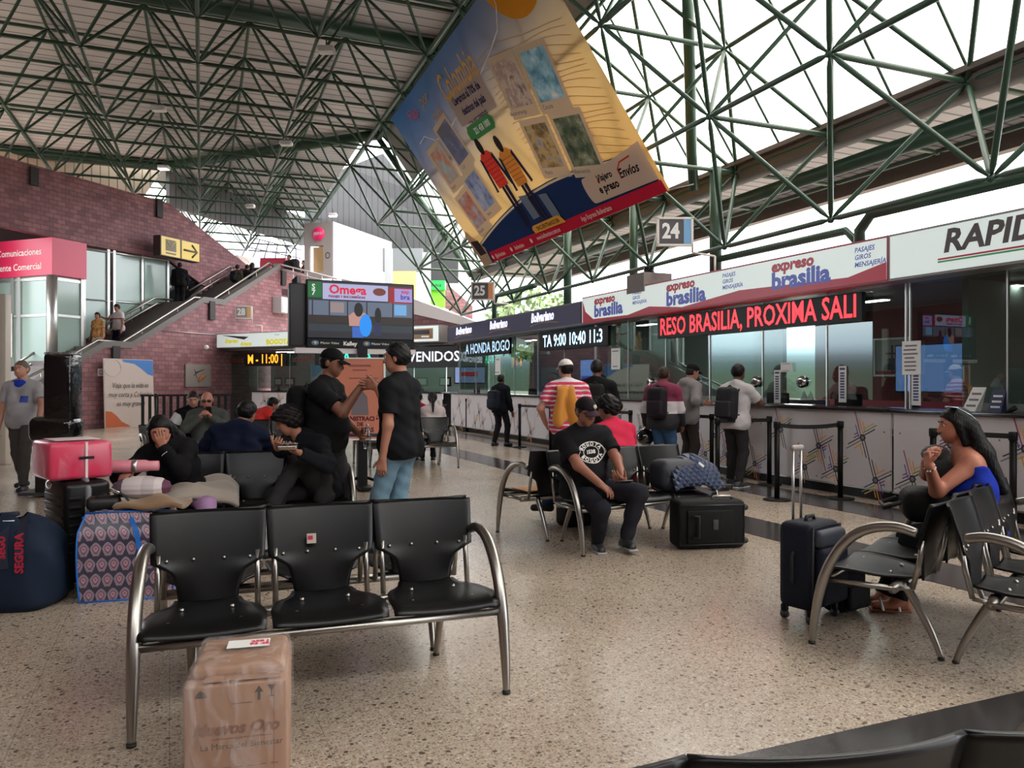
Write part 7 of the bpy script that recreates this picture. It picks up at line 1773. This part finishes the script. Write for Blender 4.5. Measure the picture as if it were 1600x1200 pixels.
m = MB(); w = F.w[1]; e = F.e[1]; u = unit(w - e); m.tube([tuple(w - u * .012 + .031 * (math.cos(a * .5236) * unit(np.cross(u, V3(0, 0, 1.))) + math.sin(a * .5236) * unit(np.cross(np.cross(u, V3(0, 0, 1.)), u)))) for a in range(12)], .008, 6, closed=True); mm = m.build('wrist_watch', mat('gold', (206, 168, 90), .25, metal=1), F.root)
m = MB(); m.ball(tuple(w - u * .012 - F.f2 * -.034), .017, 10); m.build('watch_face', MATS['gold'], mm)
for q in (.045, .062): m = MB(); m.tube([tuple(w - u * q + .048 * (math.cos(a * .3927) * unit(np.cross(u, V3(0, 0, 1.))) + math.sin(a * .3927) * unit(np.cross(np.cross(u, V3(0, 0, 1.)), u)))) for a in range(16)], .0045, 5, closed=True); m.build('cuff_stripe', M_PAPER, F.root)
k = [(F.root.matrix_basis @ Vector(q)) for q in F.k]
o = MB(); o.sheet(lambda a, b: ((a - .5) * .62, -.05 + b * .40, .10 - .10 * (2 * a - 1) ** 4 - .05 * b + .022 * math.sin(8 * a + 3 * b) + .016 * math.sin(15 * b + 4 * a) - .07 * max(0, b - .8) * 5), 30, 20, 0, .05)
o = o.build('blanket', mat('blanket_beige', (160, 148, 136), .9, noise=.1, sheen=.4)); o.location = (-2.68, 6.62, .575); o.rotation_euler = (0, 0, R(199.4)); tag(o, 'crumpled beige blanket over the lap of the woman hiding her face', 'blanket')
# -- navy hoodie seen from behind
F = person('person in a navy hoodie seated with their back turned behind the woman in black', (-2.70, 7.46, 0), 14, H=1.72, pel=(0, 0, SEAT), sp=(.04, .20, 1), sp2=(.14, .42, .9), head=(-25, 18, 10), hr=(.22, .42, .66), hl=(-.22, .42, .66), er=(1, -.2, -.4), el=(-1, -.2, -.4), fr=(.14, .46, .085), fl=(-.14, .46, .085), kr=(0, .5, 1), kl=(0, .5, 1), girth=1.18, skin=(150, 104, 84), top=('jacket', (24, 32, 56)), bottom=(40, 44, 60), hair=('short', (22, 19, 20)), hood=True, face=False, wrinkle=.007)
# -- young man eating
F = person('young man with bushy dark hair eating from a clear plastic container on the bench', (-1.74, 6.98, 0), 146, H=1.74, pel=(0, .02, SEAT), sp=(-.02, .20, 1), sp2=(.0, .62, .8), head=(-50, 26, -4), hr=Vector(W(432, 701, 6.32)), hl=Vector(W(470, 708, 6.36)), er=(.8, -.2, -.6), el=(-.8, -.2, -.7), hdr=(-.5, .4, .2), hdl=(.75, .4, .2), pnr=(-.4, -.2, .9), pnl=(.4, -.2, .9), curl=(.45, .45), fl=Vector(W(424, 790, 6.42)), kl=(.0, .3, 1), fr=(.02, .44, .085), kr=(.1, .6, 1), skin=(176, 122, 98), top=('jacket', (30, 31, 36)), bottom=(52, 50, 52), shoe=(24, 24, 26), hair=('bushy', (38, 29, 26)), h=.0062, wrinkle=.0055)
sdf_obj('inner_collar', [cone(F.NB + F.u2 * .005, F.NB + F.u2 * .05, .066, .064, .01, 'b')], .007, cloth((30, 130, 160)), F.root)
t = thing('food_container', 'clear plastic food container held by the young man with bushy hair', 'container', W(449, 703, 6.28) + Vector((0, 0, .0)), R(10))
M_CLEAR = glass_mat('clear_plastic', (232, 232, 230), .20, .12)
m = MB(); m.rbox((0, 0, .022), (.17, .12, .05), .02, 3); m.build('tub', M_CLEAR, t); m = MB(); m.rbox((0, .0, .055), (.18, .13, .012), .005, 2); m.build('lid', M_CLEAR, t); m = MB(); m.rbox((0, 0, .014), (.14, .09, .022), .01, 2); m.build('food', mat('food_rice', (190, 150, 110), .8, noise=.3, nscale=60), t, kind='stuff')
# -- two men shaking hands
hs = W(576, 603, 6.72)
F = person('smiling man in black cap and black T-shirt shaking hands', pos(508, 6.95), -106, H=1.76, sp=(0, .03, 1), twist=8, head=(6, 12, 0), hr=hs + Vector((-.075, .03, -.01)), er=(.3, -.3, -.9), hdr=(.1, .95, .2), pnr=(-1, .1, .0), hl=(-.16, .26, 1.03), el=(-.6, -.7, -.2), curl=(.45, .75), fr=(.12, -.06, .085), fl=(-.13, .10, .085), girth=1.14, belly=.045, skin=(134, 90, 72), top=('tee', (26, 26, 28)), bottom=(60, 58, 60), hair=('buzz', (20, 18, 18)), cap=((20, 21, 23), False), h=.0062)
m = MB(); m.tube([tuple(F.hp(x, .093 - abs(x) * .3, -.060 + abs(x) * .15)) for x in (-.02, -.01, 0, .01, .02)], .0045, 6); m.build('teeth', M_PAPER, F.root)
worn_pack(F, 'black backpack on the back of the smiling man in the black cap', (28, 28, 30), .32, .48, .20, drop=.04)
b = F.w[1] + V3(0, .08, -.02); t = thing('water_bottle', 'clear plastic water bottle in the lowered hand of the smiling man', 'bottle', F.root.matrix_basis @ Vector(b + V3(0, 0, -.12)), 0)
m = MB(); m.lathe([(0, 0), (.030, 0), (.034, .01), (.034, .06), (.031, .075), (.034, .09), (.034, .15), (.012, .195), (.012, .21)], n=18); m.build('body', M_CLEAR, t); m = MB(); m.lathe([(.015, .205), (.015, .225), (0, .227)], n=14); m.build('cap', mat('cap_aqua', (120, 170, 170), .4), t)
F = person('man in black T-shirt and faded blue jeans seen from the side shaking hands', pos(624, 6.55), 68, H=1.79, sp=(0, -.02, 1), head=(14, 4, 0), hr=hs + Vector((.075, -.03, -.01)), er=(.3, -.4, -.9), hdr=(.0, .95, .25), pnr=(-1, .1, .0), hl=(-.24, .02, .86), el=(-.4, -.8, 0), hdl=(.0, .1, -1), curl=(.45, .4), fr=(.10, -.05, .085), fl=(-.10, .14, .085), skin=(168, 116, 94), top=('tee', (28, 29, 32)), bottom=(96, 128, 146), bottom_mat=mat('denim_faded', (98, 128, 146), .85, noise=.22, nscale=5, bump=.3, bscale=20), hair=('short', (20, 17, 18)), h=.0060)
# -- far bench: bald man and neighbour
F = person('bald man with sunglasses in a dark grey jacket looking at his phone', (-4.53, 11.45, 0), 196, H=1.74, pel=(0, 0, SEAT), sp=(0, .06, 1), sp2=(0, .2, 1), head=(0, 18, 0), hr=(.07, .34, 1.0), hl=(-.07, .34, 1.0), er=(.8, -.3, -.6), el=(-.8, -.3, -.6), hdr=(-.3, .5, .5), hdl=(.3, .5, .5), curl=(.6, .6), fr=(.16, .46, .085), fl=(-.16, .46, .085), kr=(.2, .5, 1), kl=(-.2, .5, 1), girth=1.15, skin=(184, 124, 104), top=('jacket', (82, 86, 82)), bottom=(104, 124, 142), hair=('bald', (60, 50, 46)))
glasses(F); t = held('phone', 'phone held up in both hands by the bald man', 'phone', F, 0, (-.06, .02, .04)); m = MB(); m.rbox((0, 0, 0), (.075, .01, .15), .004, 2, M=Matrix.Rotation(R(-35), 3, 'X')); m.build('body', M_BLACK, t)
F = person('man with cropped hair in a black and white jacket beside the bald man', (-4.98, 12.0, 0), 206, H=1.74, pel=(0, 0, SEAT), sp=(0, .08, 1), head=(-6, 22, 0), hr=(.14, .40, .78), hl=(-.14, .40, .78), er=(1, -.2, -.5), el=(-1, -.2, -.5), fr=(.14, .46, .085), fl=(-.14, .46, .085), kr=(0, .5, 1), kl=(0, .5, 1), skin=(182, 132, 110), top=('jacket', (24, 24, 26)), bottom=(44, 64, 104), hair=('buzz', (40, 32, 30)))
m = arm_p = F.arm(0, .029, .50); sdf_obj('white_panel', m, .011, cloth((205, 205, 205)), F.root)
# -- bright red shirt
F = person('person in a bright red shirt hunched on the far bench', pos(396, 13.45), -38, H=1.66, pel=(0, 0, SEAT), sp=(.1, .25, 1), sp2=(.1, .7, .8), head=(-20, 30, 0), hr=(.2, .5, .7), hl=(-.2, .5, .7), fr=(.12, .46, .085), fl=(-.12, .46, .085), kr=(0, .5, 1), kl=(0, .5, 1), skin=(160, 110, 90), top=('long', (224, 58, 56)), hair=('short', (20, 17, 18)), face=False)
# -- bench behind the man in jeans
F = person('person in a red top beside the woman with the ponytail on the far bench', pos(655, 14.3), 30, H=1.66, pel=(0, 0, SEAT), sp=(.05, .12, 1), head=(20, 20, 0), hr=(.2, .42, .7), hl=(-.2, .42, .7), fr=(.12, .46, .085), fl=(-.12, .46, .085), kr=(0, .5, 1), kl=(0, .5, 1), skin=(160, 110, 90), top=('tee', (186, 46, 66)), hair=('short', (20, 17, 18)), face=False)
F = person('woman in a white top with a dark ponytail seated with her back turned', pos(676, 14.05), 12, H=1.62, pel=(0, 0, SEAT), sp=(0, .05, 1), head=(0, 8, 0), hr=(.2, .40, .66), hl=(-.2, .40, .66), fr=(.06, .48, .085), fl=(-.16, .40, .085), kr=(0, .5, 1), kl=(0, .5, 1), fem=True, skin=(170, 120, 100), top=('long', (208, 196, 196)), bottom=(40, 40, 46), hair=('tail', (26, 17, 18)), face=False, sole=(210, 210, 210))
# -- along the counters
F = person('man in dark clothes with a dark backpack waiting at the navy-sign counter', pos(782, 18.0), -40, H=1.64, head=(10, 0, 0), hr=(.27, .10, .80), hl=(-.25, .05, .80), fr=(.13, .08, .085), fl=(-.13, -.08, .085), skin=(104, 70, 58), top=('jacket', (24, 26, 34)), bottom=(36, 34, 38), hair=('buzz', (20, 17, 17)))
worn_pack(F, 'dark patterned backpack on the man waiting at the navy-sign counter', (34, 38, 50), .32, .46, .19, drop=.10)
M_STRP = ramp_mat('stripe_red_white', 'Z', sum([[(.80 + .062 * k, (196, 52, 84)), (.84 + .062 * k, (214, 200, 206))] for k in range(12)], [])[:24], .8, noise=.05, nscale=6)
F = person('man in a red and white striped shirt with a backward white cap', pos(886, 10.0), 8, H=1.75, head=(18, 6, 0), hl=(-.26, .14, .96), hr=(.22, .25, .98), el=(-.8, -.5, -.3), er=(.8, -.5, -.3), girth=1.12, belly=.04, skin=(180, 130, 112), top=('tee', (190, 120, 140)), top_mat=M_STRP, bottom=(26, 25, 28), shoe=(200, 200, 190), hair=('short', (24, 19, 20)), cap=((236, 230, 224), False))
def drape(a, b):
    base = F.T * (1 - b) + (F.C - F.u2 * (.26 + .06 * math.sin(a * 11))) * b; x = -.06 + (.22 + .10 * b) * (a - .5) + .02 * b
    yb = -(.135 + .035 * math.sin(a * 9) * (.3 + b) + .03 * (1 - abs(2 * a - 1)) + .05 * min(1, b * 3)) if b > .12 else .05 - 1.55 * b
    p = base + F.r2 * (x + .02 * math.sin(6 * b + 3 * a)) + F.f2 * yb + F.u2 * (.085 * (1 - b) + .02 * math.sin(a * 8) * b); return tuple(p)
m = MB(); m.sheet(drape, 24, 22, 0, .022); o = m.build('mustard_jacket', mat('cloth_mustard', (188, 122, 34), .85, noise=.15, nscale=7, sheen=.4)); o.location = F.root.location; o.rotation_euler = F.root.rotation_euler; tag(o, 'mustard jacket slung over the shoulder of the man in the striped shirt', 'jacket')
F = person('man in black with a black backpack standing close to the lit blue office', pos(932, 10.9), -14, H=1.78, head=(-4, 4, 0), hl=(-.2, .3, 1.05), hr=(.2, .3, 1.05), skin=(104, 72, 60), top=('long', (24, 24, 27)), bottom=(30, 30, 34), hair=('buzz', (22, 19, 19)), face=False, girth=1.08)
worn_pack(F, 'black backpack of the man close to the lit blue office', (36, 34, 36), .28, .40, .15)
# -- capped man with phone
F = person('man in black cap and printed black T-shirt sitting with a phone', (.66, 7.02, 0), 197, H=1.73, pel=(0, .03, SEAT), sp=(.05, .02, 1), sp2=(.08, .06, 1), twist=4, head=(12, 20, 4), hr=Vector(W(938, 757, 6.58)), hl=Vector(W(975, 752, 6.62)), er=(.85, -.2, -.5), el=(-.85, -.2, -.5), hdr=(-.55, .55, -.5), hdl=(.75, .45, .2), pnr=(-.2, -.1, -1), pnl=(.2, -.3, .9), curl=(.35, .5), fr=Vector(W(936, 866, 6.72)) + Vector((0, .12, .085)), fl=Vector(W(982, 862, 6.68)) + Vector((0, .14, .085)), kr=(.25, .5, 1), kl=(-.45, .5, 1), toe=(10, -4), belly=.06, girth=1.12, skin=(148, 98, 80), top=('tee', (30, 29, 31)), bottom=(44, 44, 52), shoe=(34, 34, 36), sole=(150, 148, 146), hair=('buzz', (44, 40, 40)), cap=((36, 30, 36), False, (72, 52, 60)), h=.0060)
glasses(F)
m = MB(); m.ball(tuple(F.hp(-.02, .098, .085)), (.020, .012, .022), 8); m.build('cap_emblem', mat('emblem', (196, 190, 170), .6), F.root)
po = F.C + F.u2 * .075
def ring(r0_, r1_, n_=36, sx=1.0, sy=1.0): return ([(r * sx * math.cos(2 * math.pi * k / n_), r * sy * math.sin(2 * math.pi * k / n_)) for k in range(n_) for r in (r0_, r1_)], [(2 * k, 2 * k + 1, (2 * k + 3) % (2 * n_), (2 * k + 2) % (2 * n_)) for k in range(n_)])
M_INKW = mat('shirt_print', (214, 210, 204), .8)
conform(F, ring(.100, .108, sx=1.25, sy=.85), 'print_ring', M_INKW, po, F.f2, F.u2, .006); conform(F, ring(.058, .063, sx=1.25, sy=.85), 'print_ring', M_INKW, po, F.f2, F.u2, .006)
def arc_text(s_, r, a0, a1, size, flip=False):
    vs, fs = [], []
    for i, ch in enumerate(s_):
        a = a0 + (a1 - a0) * i / (len(s_) - 1); v, f = text_geo(ch, size, bold=.002); an = a - math.pi / 2 if not flip else a + math.pi / 2; n0 = len(vs)
        for p in v: x, y = p.x * math.cos(an) - p.y * math.sin(an), p.x * math.sin(an) + p.y * math.cos(an); vs.append((1.25 * (r * math.cos(a)) + x, .85 * (r * math.sin(a)) + y))
        fs += [tuple(j + n0 for j in q) for q in f]
    return vs, fs
conform(F, arc_text('BOGOTA', .081, R(150), R(30), .042), 'print_lettering', M_INKW, po, F.f2, F.u2, .006); conform(F, arc_text('BOGOTA', .081, R(210), R(330), .042, True), 'print_lettering', M_INKW, po, F.f2, F.u2, .006)
conform(F, ([(p.x, p.y) for p in text_geo('1538', .045, bold=.002)[0]], text_geo('1538', .045, bold=.002)[1]), 'print_lettering', M_INKW, po, F.f2, F.u2, .006)
t = held('phone', 'dark phone in the hand of the seated man in the printed T-shirt', 'phone', F, 1, (.03, .03, .035)); m = MB(); m.rbox((0, 0, 0), (.15, .075, .010), .004, 2, M=Matrix.Rotation(R(25), 3, 'X')); m.build('body', mat('phone_case', (44, 40, 44), .3), t)
F = person('person with curly black hair in a coral red T-shirt seated facing away', (1.10, 7.95, 0), 34, H=1.72, pel=(0, 0, SEAT), sp=(0, .08, 1), sp2=(0, .25, 1), head=(22, 14, 0), hr=(.2, .40, .70), hl=(-.2, .40, .70), er=(1, -.2, -.5), el=(-1, -.2, -.5), fl=Vector(W(838, 806, 8.35)) + Vector((0, .05, .085)), fr=(.10, .46, .085), kr=(0, .5, 1), kl=(-.2, .5, 1), toe=(5, 40), skin=(140, 92, 76), top=('tee', (206, 48, 78)), bottom=(44, 62, 92), shoe=(20, 20, 22), hair=('bushy', (20, 17, 18)), face=False, girth=1.08)
# -- at the brasilia counter
M_HOOD = ramp_mat('hoodie_bands', 'Z', [(.4, (26, 25, 30)), (1.02, (26, 25, 30)), (1.03, (196, 190, 192)), (1.20, (196, 190, 192)), (1.21, (112, 34, 62)), (1.8, (112, 34, 62))], .85)
F = person('man in a maroon, white and black hoodie with a dark backpack at the counter', pos(1036, 11.4), -34, H=1.69, head=(-6, 4, 0), hl=(-.27, .02, .84), hr=(.22, .20, .86), skin=(120, 76, 62), top=('jacket', (110, 34, 60)), top_mat=M_HOOD, bottom=(56, 84, 116), hair=('buzz', (46, 32, 28)), hood=True, girth=1.1, face=False)
worn_pack(F, 'dark backpack of the man in the maroon hoodie', (40, 36, 42), .30, .46, .18, drop=.02)
t = held('motorcycle_helmet', 'black motorcycle helmet hanging from the hand of the maroon-hooded man', 'helmet', F, 1, (-.03, 0, -.10)); m = MB(); m.ball((0, 0, 0), (.13, .16, .135), 20); m.build('shell', mat('helmet_black', (18, 18, 20), .15, coat=.6), t); m = MB(); m.ball((-.03, .05, .01), (.112, .118, .06), 16); m.build('visor', mat('visor_grey', (70, 72, 76), .08), t)
F = person('man in a grey hoodie and black cap resting his hand on the counter', pos(1073, 12.15), -66, H=1.75, sp=(0, .08, 1), head=(-10, 16, 0), hr=Vector(W(1093, 616, 12.0)), er=(.5, -.3, -.8), hl=(-.12, .42, 1.16), el=(-.7, -.3, -.7), skin=(176, 124, 104), top=('jacket', (138, 134, 134)), bottom=(72, 64, 60), hair=('buzz', (30, 26, 26)), cap=((22, 21, 23), False), hood=True)
worn_pack(F, 'dark brown backpack hanging low behind the man in the grey hoodie', (52, 46, 42), .26, .42, .16, drop=.36, side=.0, straps=False)
t = thing('blue_bag', 'bright blue bag hanging between the grey hoodie and the counter', 'bag', W(1083, 668, 12.2), R(-60)); m = MB(); m.rbox((0, 0, .13), (.22, .10, .38), .04, 3); m.build('body', cloth((36, 62, 130)), t); m = MB(); m.tube([(-.05, 0, .32), (-.02, 0, .44), (.02, 0, .44), (.05, 0, .32)], .01, 6); m.build('strap', M_BELT, t)
F = person('man in a white T-shirt with a dark backpack leaning at the counter', pos(1149, 11.0), -48, H=1.72, sp=(0, .07, 1), head=(-2, 6, 0), hr=(.14, .42, 1.16), hl=(-.14, .42, 1.16), er=(.9, -.3, -.5), el=(-.9, -.3, -.5), fr=(.12, -.10, .085), fl=(-.16, .12, .085), skin=(96, 64, 54), top=('tee', (206, 200, 200)), bottom=(58, 56, 58), shoe=(58, 58, 62), sole=(206, 204, 200), hair=('short', (18, 16, 17)))
worn_pack(F, 'dark grey backpack of the man in the white T-shirt', (48, 48, 52), .32, .48, .19, drop=.06)
F = person('clerk in a white shirt bending over the desk behind the price strip', tuple(CW(at_c(1432, 1.1), 1.0, 0)), 150, H=1.68, pel=(0, -.05, .62), sp=(0, .45, 1), sp2=(.1, .8, .7), head=(0, 40, 0), hr=(.25, .5, .85), hl=(-.25, .5, .85), fr=(.12, .1, .085), fl=(-.12, .1, .085), skin=(170, 120, 100), top=('long', (190, 202, 200)), hair=('short', (20, 18, 18)), h=.012)
# -- long-haired woman at the right
F = person('long-haired woman in a royal blue top resting her chin on her hands', (3.06, 5.06, 0), 70, H=1.66, pel=(0, .0, SEAT), sp=(0, .10, 1), sp2=(.0, .20, 1), head=(8, 6, 0), hl=Vector(W(1452, 728, 4.78)), hr=Vector(W(1447, 722, 4.98)), el=(-.3, .95, -.9), er=(.3, .9, -.9), hdl=(.15, .15, .9), hdr=(-.2, -.2, .9), pnl=(.3, -1, .1), pnr=(-.2, -1, .1), curl=(.75, .75), fl=Vector(W(1384, 955, 4.98)) + Vector((.08, 0, .085)), fr=Vector(W(1362, 948, 5.15)) + Vector((.08, 0, .085)), kr=(.1, .6, 1), kl=(-.1, .6, 1), fem=True, girth=1.1, skin=(172, 112, 90), top=('tank', (30, 52, 160)), bottom=(24, 24, 26), sandal=True, hair=('long', (16, 13, 14)), h=.0058, wrinkle=.002)
m = MB()
for sg in (1, -1): m.tube(crom([tuple(F.T + F.r2 * sg * .09 + F.f2 * .112 - F.u2 * .03), tuple(F.T + F.r2 * sg * .10 + F.f2 * .05 + F.u2 * .075), tuple(F.T + F.r2 * sg * .10 - F.f2 * .06 + F.u2 * .05), tuple(F.T + F.r2 * sg * .085 - F.f2 * .125 - F.u2 * .04)], 4), .004, 5)
m.build('top_strap', mat('strap_dark', (24, 22, 28), .6), F.root)
w = F.w[1]; u = unit(w - F.e[1]); x_ = unit(np.cross(u, V3(0, 0, 1.))); y_ = np.cross(x_, u); m = MB()
for a in range(14): m.ball(tuple(w - u * .015 + .032 * (math.cos(a * .449) * x_ + math.sin(a * .449) * y_)), .0065, 6, a % 3 == 0)
m.build('bracelet', [M_PAPER, mat('bead_dark', (70, 50, 50), .3)], F.root)
M_ = Matrix(F.HF); m = MB()
for sg in (1, -1): m.rbox(tuple(F.hp(sg * .035, .01, .128)), (.058, .045, .010), .004, 2, M=M_ @ Matrix.Rotation(R(12), 3, 'X')); m.tube([tuple(F.hp(sg * .066, .0, .125)), tuple(F.hp(sg * .100, -.07, .07)), tuple(F.hp(sg * .098, -.11, .02))], .004, 5)
m.build('sunglasses', mat('lens_silver', (150, 170, 180), .1, metal=.7), F.root)
t = thing('black_bundle', 'soft black bundle tucked under the chin of the long-haired woman', 'bundle', F.root.matrix_basis @ Vector(F.HC + F.HF[:, 1] * .10 - V3(0, 0, .22)), R(70)); m = MB(); m.ball((0, .02, .04), (.085, .09, .065), 16); m.ball((0, .0, -.05), (.10, .09, .09), 16); m.build('body', mat('plush_black', (16, 15, 16), .9, sheen=.3, bump=.5, bscale=80), t); m = MB(); m.ball((-.095, .03, .05), .011, 8); m.build('stud', M_CHROME, t)
t = thing('lap_bag', 'large black bag on the lap of the long-haired woman', 'bag', F.root.matrix_basis @ Vector((0, .30, .58)), R(70)); m = MB(); m.rbox((0, 0, .10), (.36, .30, .22), .08, 4); m.build('body', M_SOFT, t); m = MB(); m.tube([(-.12, .16, .12), (-.12, .26, .08), (.12, .26, .08), (.12, .16, .12)], .015, 6); m.build('handle', M_BELT, t)
# -- people on the stairs and the upper floor
def onstair(px, py, y, label, heading, H=1.66, **k):
    "py: image row of the top of the head"
    t_, z_ = SP(px, py, y); q = SPW(t_, y, 0); return person(label, (q.x, q.y, z_ - H), heading, H=H, h=.016, face=False, **k)
M_PRINT = photo_mat('blouse_print', [(40, 60, 40), (150, 100, 50), (190, 140, 80), (120, 50, 50)], 9, 3)
onstair(153, 490, .8, 'woman in a patterned blouse coming down the stairs beside the white-shirted man', 165, H=1.58, top=('tee', (140, 100, 60)), top_mat=M_PRINT, bottom=(190, 170, 150), fem=True, hair=('tail', (26, 18, 18)), skin=(170, 116, 94), head=(20, 10, 0))
M_TS = ramp_mat('tee_band', 'Z', [(.5, (200, 196, 198)), (1.19, (200, 196, 198)), (1.20, (190, 140, 100)), (1.235, (120, 50, 50)), (1.26, (200, 196, 198)), (1.7, (200, 196, 198))])
onstair(185, 477, 1.0, 'man in a white striped T-shirt raising his hand on the stairs', 150, H=1.72, top=('tee', (200, 196, 198)), top_mat=M_TS, bottom=(26, 30, 48), hair=('short', (26, 20, 20)), skin=(168, 112, 92), hr=(.40, .42, 1.32), er=(.6, -.2, -1), head=(10, 20, 0))
onstair(281, 412, 1.2, 'person in black with a dark bag on the upper stair landing', 20, H=1.66, top=('jacket', (20, 20, 24)), bottom=(24, 24, 30), hair=('short', (20, 18, 18)), girth=1.2)
F = onstair(371, 415, 1.0, 'person with a dark backpack climbing the top flight of stairs', -20, H=1.68, top=('long', (70, 62, 52)), bottom=(40, 60, 84), hair=('short', (26, 22, 22))); worn_pack(F, 'dark backpack of the person climbing the top flight of stairs', (34, 32, 34), straps=False)
onstair(394, 412, 1.2, 'dark clothed person walking ahead at the very top of the stairs', -20, H=1.66, top=('long', (30, 28, 32)), bottom=(36, 36, 42), hair=('long', (20, 16, 16)), fem=True)
onstair(386, 415, .7, 'dark clothed person just left of the one at the very top of the stairs', -20, H=1.62, top=('long', (36, 33, 36)), bottom=(40, 40, 48), hair=('short', (22, 18, 18)))
zf_ = SP(440, 440)[1] - .3
F = person('person with a huge black backpack standing at the upper railing', tuple(W(452, 420, 35.6).xy) + (zf_,), 150, H=1.78, h=.016, face=False, top=('jacket', (34, 30, 32)), bottom=(36, 34, 38), hair=('short', (24, 20, 20)), girth=1.3); worn_pack(F, 'huge black backpack at the upper railing', (40, 34, 36), .50, .80, .36, straps=False)
person('woman in a dark red top leaning at the upper railing by the white kiosk', tuple(W(475, 420, 36.4).xy) + (zf_,), 120, H=1.66, h=.016, face=False, top=('tee', (84, 30, 46)), bottom=(200, 190, 190), hair=('bun', (24, 18, 18)), fem=True, skin=(190, 140, 120), hr=(.1, .4, 1.0), hl=(-.1, .4, 1.0))
